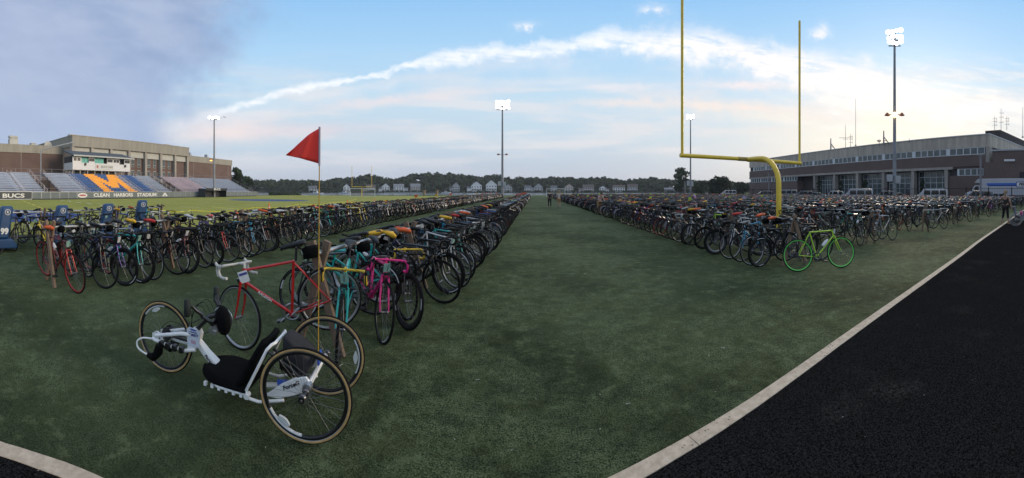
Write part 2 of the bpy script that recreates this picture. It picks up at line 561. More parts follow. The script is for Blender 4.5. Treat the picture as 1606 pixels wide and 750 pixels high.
track = track_mat(); curbm = curb_mat()
conc = conc_mat('concrete_band', (0.34, 0.32, 0.27), .25)
conc2 = conc_mat('concrete_column', (0.42, 0.385, 0.335))
brick_l = brick_mat('brick_brown', (0.13, 0.082, 0.068), (0.16, 0.10, 0.083), (0.15, 0.115, 0.10))
brick_r = brick_mat('brick_dark', (0.125, 0.088, 0.076), (0.155, 0.11, 0.095), (0.14, 0.11, 0.095))
panelw = mat('pale_panel', (0.46, 0.46, 0.42), 0.8, var=0.06, vscale=0.8)
roofd = mat('roof_slate', (0.075, 0.10, 0.125), 0.7, var=0.15, vscale=1.5)
glass_d = mat('dark_glass', (0.06, 0.085, 0.09), 0.12, spec=0.6, var=0.3, vscale=0.4)
glass_t = mat('teal_glass', (0.07, 0.40, 0.36), 0.3)
framew = mat('window_frame', (0.45, 0.46, 0.45), 0.6)
framel = mat('aluminium_frame', (0.62, 0.66, 0.67), 0.6)
whitep = mat('white_paint', (0.66, 0.67, 0.68), 0.4, var=0.05, vscale=3)
whitegloss = mat('gloss_white_frame', (0.86, 0.86, 0.85), 0.25, coat=0.5, var=0.05, vscale=8)
galv = mat('galvanised_steel', (0.36, 0.38, 0.40), 0.45, metal=0.6, var=0.15, vscale=8)
pole_grey = mat('pole_grey', (0.26, 0.27, 0.29), 0.6, metal=0.1, var=0.12, vscale=1.0)
blackm = mat('black_rubber', (0.006, 0.006, 0.0065), 0.75, spec=.3, var=0.3, vscale=20)
blackp = mat('black_paint', (0.007, 0.007, 0.008), 0.3, coat=0.3, var=0.3, vscale=9)
blackf = mat('black_fabric', (0.0045, 0.0045, 0.005), 0.95, spec=.12, bump=0.4, bscale=300, var=0.25, vscale=30)
greyf = mat('charcoal_fabric', (0.045, 0.045, 0.05), 0.9, var=0.2, vscale=30)
chrome = mat('bare_metal', (0.45, 0.46, 0.48), 0.3, metal=0.85, var=0.1, vscale=15)
darkmetal = mat('dark_metal', (0.06, 0.06, 0.065), 0.35, metal=0.7)
tanwall = mat('tan_sidewall', (0.50, 0.32, 0.13), 0.75, var=0.15, vscale=20)
paper = mat('white_paper', (0.62, 0.64, 0.66), 0.8, var=0.06, vscale=20)
mint = mat('mint_paper', (0.30, 0.52, 0.44), 0.8, var=0.08, vscale=20)
lilac = mat('lilac_paper', (0.50, 0.38, 0.60), 0.8)
postyellow = mat('goalpost_yellow', (0.86, 0.60, 0.05), 0.4, coat=0.2, var=0.1, vscale=2.5)
wood = wood_mat('rack_wood', (0.13, 0.085, 0.055), (0.27, 0.19, 0.13))
woodl = wood_mat('pale_rack_wood', (0.17, 0.11, 0.07), (0.31, 0.21, 0.14))
sledblue = mat('sled_vinyl', (0.008, 0.055, 0.15), 0.45, var=0.12, vscale=4, bump=0.15, bscale=12)
seatgrey = mat('bleacher_aluminium', (0.25, 0.31, 0.42), 0.5, metal=0.2, var=0.08, vscale=0.5)
seatblue = mat('bleacher_blue', (0.008, 0.09, 0.30), 0.5, var=0.15, vscale=1)
seatorange = mat('bleacher_orange', (0.85, 0.36, 0.03), 0.5, var=0.08, vscale=1)
riser = mat('bleacher_riser', (0.16, 0.19, 0.26), 0.7, var=0.2, vscale=1)
railm = mat('rail_metal', (0.22, 0.22, 0.24), 0.5, metal=0.5)
railw = mat('pale_rail', (0.50, 0.42, 0.38), 0.5)
wallgrey = mat('field_wall_grey', (0.15, 0.175, 0.18), 0.8, var=0.1, vscale=0.5)
capdark = mat('wall_base_dark', (0.02, 0.025, 0.03), 0.7)
letterw = mat('letter_white', (0.72, 0.72, 0.70), 0.6)
orange_c = mat('orange_cover', (0.72, 0.12, 0.025), 0.7, var=0.12, vscale=14)
yellow_c = mat('yellow_cover', (0.75, 0.42, 0.02), 0.7, var=0.12, vscale=14)
red_c = mat('red_cover', (0.55, 0.035, 0.03), 0.7, var=0.12, vscale=14)
lime_c = mat('lime_card', (0.42, 0.60, 0.08), 0.7)
conemat = mat('cone_orange', (0.80, 0.14, 0.03), 0.6)
sand = mat('line_white', (0.62, 0.64, 0.52), 0.8, var=0.12, vscale=1.5)
fieldblue = mat('endzone_blue', (0.012, 0.05, 0.20), 0.8, var=0.2, vscale=1.5, bump=0.3)
asphalt = mat('asphalt', (0.05, 0.05, 0.052), 0.9, var=0.2, vscale=0.6)


def part_s(o): o['kind'] = 'structure'; return o


# ------------------------------------------------------------------ ground sheets
def sheet(name, pts, z, m, thick=0.0):
    mb = MB(); mb.add([(p[0], p[1], z) for p in pts], [tuple(range(len(pts)))])
    return tag(mb.build(name, m), kind='structure')


def grid_sheet(name, x0, x1, y0, y1, z, m):
    mb = MB(); mb.add([(x0, y0, z), (x1, y0, z), (x1, y1, z), (x0, y1, z)], [(0, 1, 2, 3)])
    return tag(mb.build(name, m), kind='structure')


grid_sheet('ground', -1300, 1300, -1300, 1300, -0.06, rough_grass)
# curb polylines, from the photograph
inner_px = [(0, 694.5), (53, 711), (107, 730), (155, 749)]
right_px = [(963, 749), (1030, 714), (1091, 678), (1177, 626), (1246, 579), (1289, 550), (1335, 516), (1379, 487), (1435, 450), (1488, 410), (1526, 384), (1567, 356)]
Lp = [gnd(*p) for p in inner_px]; Rp = [gnd(*p) for p in right_px]
# straight fit on the right, smooth bend on the left
rx = np.array([p.x for p in Rp]); ry = np.array([p.y for p in Rp])
cf = np.polyfit(rx, ry, 4)
ctrl = [Vector((-4.3, -5.2, 0)), Vector((-3.55, -2.4, 0)), Vector((-2.9, -0.75, 0)), Lp[0], Lp[1], Lp[3], Vector((-1.15, 1.30, 0)), Vector((-0.35, 1.72, 0))] + \
       [Vector((x, float(np.polyval(cf, x)), 0)) for x in (0.45, 1.2, 2.6, 4.0, 6.0, 8.5, 11.5, 15.5)]
ctrl += [ctrl[-1] + (ctrl[-1] - ctrl[-2]).normalized() * d for d in (6, 20, 32)]


def catmull(P, n=6):
    out = []
    for i in range(len(P) - 1):
        p0 = P[max(i - 1, 0)]; p1 = P[i]; p2 = P[i + 1]; p3 = P[min(i + 2, len(P) - 1)]
        for k in range(n):
            t = k / n
            out.append(0.5 * ((2 * p1) + (p2 - p0) * t + (2 * p0 - 5 * p1 + 4 * p2 - p3) * t * t + (3 * p1 - p0 - 3 * p2 + p3) * t ** 3))
    out.append(P[-1].copy())
    return out


edge = catmull(ctrl, 16)
def offs(P, d):
    out = []
    for i, p in enumerate(P):
        t = (P[min(i + 1, len(P) - 1)] - P[max(i - 1, 0)]).normalized()
        out.append(p + Vector((t.y, -t.x, 0)) * d)
    return out
outer = offs(edge, 0.112)
# turf: everything beyond the curb, far edge at Y = 118
tp = [(p.x, p.y) for p in edge] + [(49, 118), (-95, 118), (-95, -40), (-9, -40)]
sheet('turf', tp, 0.0, turf)
tk = [(p.x, p.y) for p in offs(edge, 0.08)] + [(49, -40), (-9, -40.5)]
sheet('track', tk, 0.004, track)
# curb as separate cast lengths
curb = tag(empty('curb'), 'tan concrete curb curving between the green turf and the black track', 'curb')
L = [0]
for a, b in zip(edge[:-1], edge[1:]): L.append(L[-1] + (b - a).length)
def along(P, s):
    for i in range(len(L) - 1):
        if L[i + 1] >= s:
            k = (s - L[i]) / max(1e-6, L[i + 1] - L[i]); return P[i].lerp(P[i + 1], k)
    return P[-1]
s0 = 0.0
while s0 < L[-1] - 1:
    s1 = min(s0 + 2.44, L[-1])
    n = 24; mb = MB(); top = []
    for i in range(n + 1):
        s_ = s0 + 0.003 + (s1 - s0 - 0.006) * i / n
        a = along(edge, s_); b = along(outer, s_)
        j = random.uniform(-0.002, 0.002)
        top.append((a, b + Vector((j, j, 0))))
    vs = []
    for a, b in top:
        vs += [(a.x, a.y, -0.05), (a.x, a.y, 0.010), (b.x, b.y, 0.009), (b.x, b.y, -0.05)]
    fs = []
    for i in range(n):
        o = i * 4
        for k in range(3): fs.append((o + k, o + 4 + k, o + 5 + k, o + 1 + k))
    fs += [(0, 1, 2, 3), (n * 4 + 3, n * 4 + 2, n * 4 + 1, n * 4)]
    mb.add(vs, fs); mb.build('curb_section', curbm, curb)
    s0 = s1
# the brighter playing field on the grandstand side, with its markings
sheet('field', [(-13.5, -30), (-13.5, 30), (-16, 60), (-11.0, 117.5), (-94, 117.5), (-94, -30)], 0.004, field_turf)
sheet('end_zone', [tuple(gnd(*p)[:2]) for p in [(-40, 330.5), (17, 329.0), (80, 331), (131, 336.5), (104, 346), (40, 348), (-40, 350)]], 0.008, fieldblue)
fl = tag(empty('field_markings'), kind='structure')
mb = MB()
def stripe(x0, y0, x1, y1, w, z=0.012):
    a = Vector((x0, y0, z)); b = Vector((x1, y1, z)); t = (b - a).normalized(); nrm = Vector((-t.y, t.x, 0)) * w / 2
    mb.add([a - nrm, b - nrm, b + nrm, a + nrm], [(0, 1, 2, 3)])
stripe(-22.4, 19, -22.6, 96, 0.35)
for k in range(1, 20):
    yy = 12 + k * 4.57
    for j in range(8):
        if (k * 7 + j * 3) % 5: stripe(-23.5 - j * 5.2, yy, -23.5 - j * 5.2 - (2.0 + (k * j) % 3), yy + 0.12, 0.12)
stripe(-22.5, 96, -68, 99, 0.3)
for j in range(7): stripe(-25 - 6 * j, 14.0 + 0.3 * j, -28 - 6 * j, 14.2 + 0.3 * j, 0.3)
o = mb.build('painted_line', sand, fl)
mb = MB()
a, b = gnd(-10, 332), gnd(46, 331.2)
stripe(*a[:2], *b[:2], 1.0); stripe(*gnd(60, 334)[:2], *gnd(100, 334.6)[:2], 0.7)
mb.build('painted_letter', letterw, fl)
mb = MB()
c0 = at(418, 66)
for r in (6.0,):
    mb.add([(c0.x + r * 1.5 * math.cos(t), c0.y + r * 0.9 * math.sin(t), 0.012) for t in np.linspace(0, 2 * PI, 24, endpoint=False)], [tuple(range(24))])
mb.build('midfield_emblem', fieldblue, fl)
mb = MB()
for k in range(6): stripe(-26 - k * 7, 6 + k * 0.5, -31 - k * 7, 6.4 + k * 0.5, 0.25)
for k in range(14): stripe(-24 - (k * 37) % 40, 22 + k * 6.2, -24 - (k * 37) % 40 - 6, 22 + k * 6.2 + 1.6, 0.3)
mb.build('yellow_marking', mat('field_yellow', (0.55, 0.48, 0.05), 0.8), fl)

grid_sheet('car_park', 49.2, 140, -60, 160, -0.03, asphalt)

# harbour, far shore and hill
water = mat('harbour_water', (0.10, 0.13, 0.15), 0.12, bump=0.25, bscale=0.8, spec=0.6, coord='Object')
wpts = []
for a_ in np.linspace(-1.15, 0.55, 30): wpts.append((math.sin(a_) * 150, math.cos(a_) * 150))
for a_ in np.linspace(0.55, -1.15, 30): wpts.append((math.sin(a_) * 430, math.cos(a_) * 430))
sheet('harbour_water', wpts, -0.045, water)
TREETOP = [(300, 276), (365, 279), (400, 284), (450, 282), (500, 284), (545, 279), (560, 277), (583, 273.5), (602, 279), (627, 280), (640, 274), (660, 271), (697, 272), (728, 275),
           (760, 277), (778, 273.5), (795, 278.5), (830, 279), (860, 278), (910, 279), (948, 278), (977, 284), (1015, 278.5), (1044, 281), (1090, 284), (1130, 285), (1160, 289), (1200, 291), (1300, 290)]
tx = [p[0] for p in TREETOP]; ty = [p[1] for p in TREETOP]
def hill_z(a_, D):
    """terrain height on the far shore"""
    x = 838 + a_ * FPX
    t = max(0.0, min(1.0, (D - 425) / 110.0))
    top = zat(float(np.interp(x, tx, ty)), 520) - 10.5
    return -0.5 + (max(top, 1.5) + 0.5) * (t * t * (3 - 2 * t)) + min(t * 8, 1) * 3.2 * (1 - t)
mb = MB(); na, nd = 80, 14; vs = []
for i in range(na + 1):
    a_ = -1.25 + 2.1 * i / na
    for j in range(nd + 1):
        D = 418 + (900 - 418) * (j / nd) ** 1.5
        vs.append((math.sin(a_) * D, math.cos(a_) * D, hill_z(a_, D) if j else -1.0))
fs = [(i * (nd + 1) + j, i * (nd + 1) + j + 1, (i + 1) * (nd + 1) + j + 1, (i + 1) * (nd + 1) + j) for i in range(na) for j in range(nd)]
mb.add(vs, fs, True)
tag(mb.build('hill', mat('hill_scrub', (0.018, 0.030, 0.016), 0.9, var=0.3, vscale=0.05)), kind='structure')

# ------------------------------------------------------------------ foliage
leaf_a = mat('leaf_dark', (0.022, 0.036, 0.020), 0.8, spec=0.15)
leaf_b = mat('leaf_mid', (0.034, 0.054, 0.028), 0.8, spec=0.15)
leaf_c = mat('leaf_light', (0.055, 0.08, 0.038), 0.8, spec=0.15)
bark = mat('bark', (0.06, 0.045, 0.035), 0.9, var=0.3, vscale=2)


def leaves(centers, radii, n, size, seed, squash=0.8):
    """small leaf faces through several clumps: returns verts, faces, material index"""
    g = np.random.default_rng(seed)
    C_ = np.array(centers); r_ = np.array(radii)
    w = r_ ** 2; w = w / w.sum()
    k = g.choice(len(C_), size=n, p=w)
    d = g.normal(size=(n, 3)); d /= np.linalg.norm(d, axis=1)[:, None]
    rad = (0.55 + 0.5 * g.random(n) ** 0.6) * r_[k]
    p = C_[k] + d * rad[:, None] * np.array([1, 1, squash])
    nr = d + g.normal(size=(n, 3)) * 0.55; nr /= np.linalg.norm(nr, axis=1)[:, None]
    t1 = np.cross(nr, g.normal(size=(n, 3))); t1 /= np.linalg.norm(t1, axis=1)[:, None]
    t2 = np.cross(nr, t1)
    s = size * (0.6 + 0.8 * g.random(n))[:, None]
    v = np.stack([p - t1 * s, p - t2 * s * 0.7, p + t1 * s, p + t2 * s * 0.7], axis=1).reshape(-1, 3)
    f = np.arange(n * 4).reshape(n, 4)
    cm = (g.random(len(C_)) * 3).astype(int)
    mi = np.clip(cm[k] + (g.random(n) < 0.3) - (g.random(n) < 0.3), 0, 2)
    return v, f, mi


def np_mesh(name, v, f, mats, mi=None, smooth=None):
    me = bpy.data.meshes.new(name)
    nf, k = f.shape
    me.vertices.add(len(v)); me.vertices.foreach_set('co', np.asarray(v, dtype=np.float32).ravel())
    me.loops.add(nf * k); me.loops.foreach_set('vertex_index', f.astype(np.int32).ravel())
    me.polygons.add(nf); me.polygons.foreach_set('loop_start', (np.arange(nf) * k).astype(np.int32))
    for m_ in mats: me.materials.append(m_)
    if mi is not None: me.polygons.foreach_set('material_index', np.asarray(mi, dtype=np.int32))
    me.update(calc_edges=True)
    return me


def tree(name, x, D, top_y, w_px, label, seed, n=1600, trunk_frac=0.3, layers=None, group=None, base=0.0, leaf=None):
    p = at(x, D, base); h = zat(top_y, D) - base; w = w_px * D / FPX
    r = random.Random(seed)
    root = tag(empty(name, p), label, 'tree', group)
    cs, rs = [], []
    m = 18
    for i in range(m):
        hh = trunk_frac + (1 - trunk_frac) * (i + 0.5) / m
        spread = math.sin(PI * min(1, max(0.08, (hh - trunk_frac * 0.7) / (1 - trunk_frac * 0.7)))) ** 0.6 * (1 if not layers else layers(hh))
        a_ = r.uniform(0, 2 * PI); q = w * 0.34 * spread * r.uniform(0.3, 1.0)
        rr = w * r.uniform(0.13, 0.22)
        cs.append((q * math.cos(a_), q * math.sin(a_), min(h * hh, h - rr * 0.7))); rs.append(rr)
    v, f, mi = leaves(cs, rs, n, leaf or h * 0.03, seed)
    link('crown', np_mesh('crown', v, f, [leaf_a, leaf_b, leaf_c], mi), root)
    tb = MB(); tb.tube([(0, 0, 0), (r.uniform(-.1, .1) * w * .3, 0, h * 0.4), (0, 0, h * 0.85)], [h * 0.028, h * 0.02, h * 0.006], 7)
    for i in range(0, m, 3):
        c = cs[i]; tb.tube([(0, 0, c[2] * 0.65), (c[0] * .6, c[1] * .6, c[2] * .85), c], [h * .01, h * .006, h * .003], 4)
    tb.build('trunk', bark, root)
    return root


HXX = [(483, 503), (538, 549), (568, 590), (593, 612), (616, 641), (643, 660), (704, 722), (731, 757), (761, 780), (790, 804), (822, 852), (863, 874), (885, 900), (906, 933), (939, 956), (960, 1001), (1041, 1061)]
# the far wood: one mass on the hill
cs, rs = [], []
g = np.random.default_rng(5)
V_, F_, M_ = [], [], []; off = 0
for i in range(900):
    a_ = g.uniform(-0.93, 0.80) ; D = 432 + 120 * g.random() ** 0.8
    x = 838 + a_ * FPX
    z0 = hill_z(a_, D)
    th = 8.5 + 4.5 * g.random()
    if D < 446 and min(abs(x - (h0 + h1) / 2) - (h1 - h0) / 2 for h0, h1 in HXX) < 3: continue
    w = 5.5 + 3.5 * g.random()
    cs = [(0, 0, th * .62), (w * .3, w * .2, th * .5), (-w * .32, w * .1, th * .55), (0, -w * .3, th * .45), (w * .1, 0, th * .8)]
    v, f, mi = leaves(cs, [w * .62, w * .5, w * .52, w * .5, w * .42], 120, 1.5, 1000 + i)
    v += np.array([math.sin(a_) * D, math.cos(a_) * D, z0])
    V_.append(v); F_.append(f + off); M_.append(mi); off += len(v)
for i in range(420):
    a_ = g.uniform(-0.75, 0.45); near_h = min(abs((838 + a_ * FPX) - (h0 + h1) / 2) - (h1 - h0) / 2 for h0, h1 in HXX)
    front = g.random() < .5
    if not front and near_h < 1.0: continue
    D = 419.5 if front else g.uniform(424, 446)
    th = g.uniform(2.0, 3.8) if front else g.uniform(5.5, 9.5); w = th * (.9 if front else .75)
    z0 = -.4 if front else hill_z(a_, D)
    v, f, mi = leaves([(0, 0, th * .55), (w * .4, 0, th * .4), (-w * .4, 0, th * .45)], [w * .5, w * .4, w * .4], 60 if front else 110, .55 if front else 1.1, 4000 + i)
    v += np.array([math.sin(a_) * D, math.cos(a_) * D, z0]); V_.append(v); F_.append(f + off); M_.append(mi); off += len(v)
wood_o = link('woods', np_mesh('woods', np.concatenate(V_), np.concatenate(F_), [leaf_a, leaf_b, leaf_c], np.concatenate(M_)))
tag(wood_o, 'dark green wood covering the low hill across the harbour', 'woods', kind='stuff')

tree('spreading_tree', 1068, 205, 263, 34, 'tall open crowned dark tree beside the distant floodlight pole', 11, 1500, 0.22, layers=lambda h: 1.0 if h < .6 else .8, leaf=0.55)
tree('broad_tree', 1128, 190, 278, 56, 'broad round dark tree between the open crowned tree and the school', 12, 2600, 0.08, leaf=0.6)
tree('broad_tree', 1160, 230, 287, 40, 'low dark tree touching the far end of the school', 13, 1500, 0.08, leaf=0.6)
tree('broad_tree', 1096, 235, 284, 44, 'low dark tree behind the tall open crowned tree', 14, 1500, 0.08, leaf=0.6)
tree('broad_tree', 371, 165, 263, 30, 'dark tree at the far end of the grandstand, tallest of its pair', 15, 1800, 0.08, leaf=0.5)
tree('broad_tree', 386, 190, 277, 26, 'low dark tree just past the end of the grandstand', 16, 1200, 0.08, leaf=0.5)
for i, (x0, x1) in enumerate([(425, 470)]):
    p = at(447, 148)
    v, f, mi = leaves([(dx, 0, 0.5) for dx in np.linspace(-6, 6, 14)], [0.9] * 14, 900, 0.25, 44)
    h_ = link('hedge', np_mesh('hedge', v, f, [leaf_a, leaf_b, leaf_c], mi), None, p, (0, 0, -az_of(447)))
    tag(h_, 'low dark hedge at the water edge beyond the football field', 'hedge')

# ------------------------------------------------------------------ far houses
hw = [mat('clapboard_white', (0.74, 0.73, 0.71), 0.8), mat('clapboard_grey', (0.38, 0.38, 0.38), 0.8), mat('clapboard_tan', (0.46, 0.41, 0.34), 0.8), mat('clapboard_rose', (0.42, 0.33, 0.33), 0.8)]
hr = [mat('shingle_grey', (0.13, 0.135, 0.15), 0.9), mat('shingle_brown', (0.12, 0.10, 0.09), 0.9), mat('shingle_pale', (0.24, 0.25, 0.27), 0.9)]
hwin = mat('house_window', (0.03, 0.035, 0.045), 0.2)
HOUSES = [  # x0, x1, top, wall, roof, gable faces us, wing side, label
    (483, 503, 291.5, 1, 0, 0, 1, 'low grey shore house with a side wing, behind the red flag pole'),
    (538, 549, 288.5, 0, 2, 1, 0, 'small pale gabled house high among the trees left of the far goal post'),
    (568, 590, 289.5, 2, 1, 0, -1, 'low tan house behind the distant soccer goal'),
    (593, 612, 287.5, 0, 0, 1, -1, 'white gabled house just past the distant soccer goal'),
    (616, 641, 288.5, 0, 2, 0, 1, 'long white house with pale roof and side wing across the harbour'),
    (643, 660, 288.0, 2, 2, 0, 0, 'square tan house above the two stone gate pillars'),
    (704, 722, 286.0, 1, 0, 1, -1, 'grey gabled house with round upper window standing alone among trees'),
    (731, 757, 284.5, 0, 0, 1, -1, 'white stepped house with low wing near the central floodlight pole'),
    (761, 780, 282.5, 0, 2, 1, 0, 'tallest white house with steep roof just beside the central floodlight pole'),
    (790, 804, 289.0, 1, 1, 1, 0, 'grey cottage directly past the central floodlight pole'),
    (822, 834, 291.0, 0, 0, 0, 0, 'tiny white cottage low above the end of the aisle'),
    (832, 852, 288.0, 1, 2, 1, -1, 'pale grey house with triangular gable above the two walkers'),
    (863, 874, 291.0, 1, 0, 0, 0, 'small grey house above the white framed shelter'),
    (885, 900, 288.5, 2, 1, 1, 0, 'tan hip roofed house just past the white framed shelter'),
    (906, 933, 289.5, 3, 1, 0, -1, 'rose coloured flat fronted house with low pale wing'),
    (939, 956, 291.5, 0, 0, 1, 1, 'white cottage above the person in the pink shirt'),
    (960, 981, 290.0, 0, 1, 0, 0, 'long white porch house second from the end of the shore row'),
    (983, 1001, 289.0, 1, 1, 0, 0, 'grey brown house at the end of the shore row by the dark woods'),
    (1041, 1061, 294.5, 1, 2, 0, 0, 'low grey roofed house half hidden before the open crowned tree'),
]
for (x0, x1, top, wi, ri, gable, wing, lab) in HOUSES:
    D = 428.0; xc = (x0 + x1) / 2
    p = at(xc, D); w = (x1 - x0) * D / FPX * .88
    zt = zat(top, D); zb = 1.2
    root = tag(empty('house', (p.x, p.y, zb), -az_of(xc)), lab, 'house')
    H = zt - zb; wall_h = H * (0.60 if gable else .60); mw = w * (0.72 if wing else 1.0); cx = -wing * w * 0.14
    d_ = 8.0
    b_ = MB(); b_.bb(cx - mw / 2, cx + mw / 2, -d_ / 2, d_ / 2, 0, wall_h)
    if gable:
        b_.prism([(cx - mw / 2, wall_h), (cx + mw / 2, wall_h), (cx, H - .25)], -d_ / 2, d_ / 2)
    if wing: b_.bb(cx + wing * mw / 2, cx + wing * (mw / 2 + w * 0.28), -d_ / 2 + 1, d_ / 2 - 1, 0, wall_h * 0.55)
    b_.build('wall', hw[wi], root)
    r_ = MB()
    if gable:
        for s in (-1, 1):
            r_.prism([(cx, H + .02), (cx + s * (mw / 2 + .5), wall_h - .4), (cx + s * (mw / 2 + .5), wall_h - .1), (cx, H + .32)][::s], -d_ / 2 - .4, d_ / 2 + .4)
    else:
        r_.prism([(-d_ / 2 - .5, wall_h), (d_ / 2 + .5, wall_h), (0, H)], cx - mw / 2 - .4, cx + mw / 2 + .4, 'x')
    if wing: r_.prism([(-d_ / 2 + .6, wall_h * .55), (d_ / 2 - .6, wall_h * .55), (0, wall_h * .85)], cx + wing * mw / 2, cx + wing * (mw / 2 + w * .30), 'x')
    ro = r_.build('roof', hr[ri], root)
    c_ = MB(); c_.box((cx + mw * .2, .6, H - .1), (.9, .9, 1.8)); c_.build('chimney', brick_l, ro)
    nwin = max(2, int(mw / 2.6))
    for lv in (0.3, 0.74):
        for k in range(nwin):
            wx = cx - mw / 2 + mw * (k + .5) / nwin
            f_ = MB(); f_.box((wx, -d_ / 2 - .06, wall_h * lv), (1.5, .12, 1.7)); fo = f_.build('window', framew, root)
            g_ = MB(); g_.box((wx, -d_ / 2 - .15, wall_h * lv), (1.15, .08, 1.35)); g_.build('pane', hwin, fo)
    st_ = MB(); st_.bb(cx - mw * .45, cx + mw * .45, -d_ / 2 - 2.2, -d_ / 2 - .02, wall_h * .44, wall_h * .5)
    for k in range(4): st_.box((cx - mw * .42 + mw * .28 * k, -d_ / 2 - 2.1, wall_h * .22), (.25, .25, wall_h * .44))
    st_.build('porch', hw[0], root)
    fb = MB(); fb.bb(-w / 2 - 1, w / 2 + 1, -4.6, 4.6, -3, 0); fb.build('foundation', mat('dark_stone', (.07, .07, .06), .9), root)

# ------------------------------------------------------------------ harbour edge bits
for xc, xa, lab in [(665, 0, 'tan stone gate pillar, nearer the soccer goal of the pair'), (685, 0, 'tan stone gate pillar, nearer the floodlight pole of the pair')]:
    p = at(xc, 150); o = MB()
    o.box((0, 0, 1.0), (1.0, 1.0, 2.0)); o.box((0, 0, 2.08), (1.3, 1.3, .16))
    tag(o.build('gate_pillar', conc_mat('pillar_stone_' + str(xc), (0.36, 0.28, 0.18)), None, p), lab, 'pillar')
o = MB()
a, b = at(603, 149), at(662, 149)
d = b - a
o.box(((a + b) / 2 + Vector((0, 0, 0.9))), (d.length, 0.25, 0.5), (0, 0, math.atan2(d.y, d.x)))
for k in range(12): q = a + d * k / 11; o.box((q.x, q.y, 0.45), (0.2, 0.2, 0.9))
tag(o.build('guard_rail', mat('rail_pale', (0.4, 0.42, 0.43), 0.6)), 'long pale guard rail on posts along the harbour edge before the shore houses', 'rail')


def boat(x, D, L_, lab):
    root = tag(empty('boat', at(x, D, -0.05), 0.3), lab, 'boat')
    h = MB(); vs = []
    for i, (t, wd) in enumerate([(-.5, .8), (-.2, 1), (.2, .85), (.5, .05)]):
        for s in (-1, 1): vs += [(t * L_, s * wd * L_ * .13, .9 + .25 * (t > .3)), (t * L_ * .95, s * wd * L_ * .07, -.1)]
    fs = []
    for i in range(3):
        o_ = i * 4
        fs += [(o_, o_ + 4, o_ + 5, o_ + 1), (o_ + 2, o_ + 3, o_ + 7, o_ + 6), (o_, o_ + 2, o_ + 6, o_ + 4), (o_ + 1, o_ + 5, o_ + 7, o_ + 3)]
    fs += [(0, 1, 3, 2), (12, 14, 15, 13)]
    h.add(vs, fs); h.build('hull', whitep, root)
    c = MB(); c.prism([(-.2 * L_, .9), (.12 * L_, .9), (.05 * L_, 1.9), (-.18 * L_, 2.0)], -.08 * L_, .08 * L_); c.build('cabin', whitep, root)
    w_ = MB(); w_.box((-.06 * L_, -.085 * L_, 1.5), (.2 * L_, .05, .4)); w_.build('window', hwin, root)
    w_ = MB(); w_.tube([(-.05 * L_, 0, 1.9), (-.05 * L_, 0, 4.5)], .05); w_.build('mast', railm, root)
boat(496, 158, 7, 'white cabin boat moored at the harbour edge beside the red flag pole')
boat(541, 230, 8, 'small white boat out on the water left of the soccer goal')
boat(700, 300, 8, 'small white boat on the water past the second stone gate pillar')


# ------------------------------------------------------------------ goals
def goal_post(loc, rz, lab, hup, half=3.1):
    root = tag(empty('goal_post', loc, rz), lab, 'goal post', 'yellow gooseneck football goal posts')
    m = MB(); m.tube([(-half - .09, 0, 3.05), (half + .09, 0, 3.05)], .083, 14); m.build('crossbar', postyellow, root)
    for s in (-1, 1):
        m = MB(); m.tube([(s * half, 0, 3.05), (s * half, 0, hup)], .058, 12); m.build('upright', postyellow, root)
    m = MB()
    pts = [(0, -2.0, 0), (0, -2.0, 1.9)] + [(0, -2.0 + 1.15 * (1 - math.cos(t)), 1.9 + 1.13 * math.sin(t)) for t in np.linspace(.15, PI / 2, 8)] + [(0, -.5, 3.04), (0, 0, 3.04)]
    m.tube(pts, .105, 16); m.build('gooseneck', postyellow, root)
    m = MB(); m.tube([(-.55, 0, 3.05), (.12, 0, 3.05)], .092, 14); m.build('crossbar_sleeve', mat('worn_yellow', (0.38, 0.27, 0.06), 0.6, var=0.5, vscale=6), root)
    return root
gl, gr = at(1070, 13.9), at(1254, 17.7)
gc = (gl + gr) / 2; gv = gr - gl
goal_post((gc.x, gc.y, 0), math.atan2(gv.y, gv.x), 'near yellow football goal post rising out of the parked bikes', 10.1, gv.length / 2)
fa, fb_ = at(552, 112), at(583, 112)
gc = (fa + fb_) / 2; gv = fb_ - fa
goal_post((gc.x, gc.y, 0), math.atan2(gv.y, gv.x) + PI, 'far small yellow football goal post behind the soccer goal', 9.6, gv.length / 2)


def soccer_goal(x0, x1, D, lab, h=2.44, net=True):
    a, b = at(x0, D), at(x1, D); c = (a + b) / 2; v = b - a; w = v.length / 2
    root = tag(empty('soccer_goal', c, math.atan2(v.y, v.x)), lab, 'soccer goal')
    m = MB()
    for s in (-1, 1):
        m.box((s * w, 0, h / 2), (.16, .16, h)); m.tube([(s * w, 0, h), (s * w, 1.0, h), (s * w, 2.2, 0)], .05, 5)
    m.box((0, 0, h), (2 * w + .16, .16, .16)); m.tube([(-w, 2.2, .05), (w, 2.2, .05)], .05, 5)
    m.build('frame', whitep, root)
    n = MB()
    for i in range(25): x = -w + 2 * w * i / 24; n.tube([(x, 0, h), (x, 1, h), (x, 2.2, 0)], .012, 3, cap=False)
    for j in range(9): t = j / 8; n.tube([(-w, 1 + 1.2 * t, h * (1 - t)), (w, 1 + 1.2 * t, h * (1 - t))], .012, 3, cap=False)
    o = n.build('net', mat('net_cord', (.4, .42, .42), .8), root); o['kind'] = 'stuff'
soccer_goal(549, 588, 106, 'white netted soccer goal in front of the far football goal post')
soccer_goal(857, 886, 112, 'white netted soccer goal behind the two walkers at the end of the aisle')

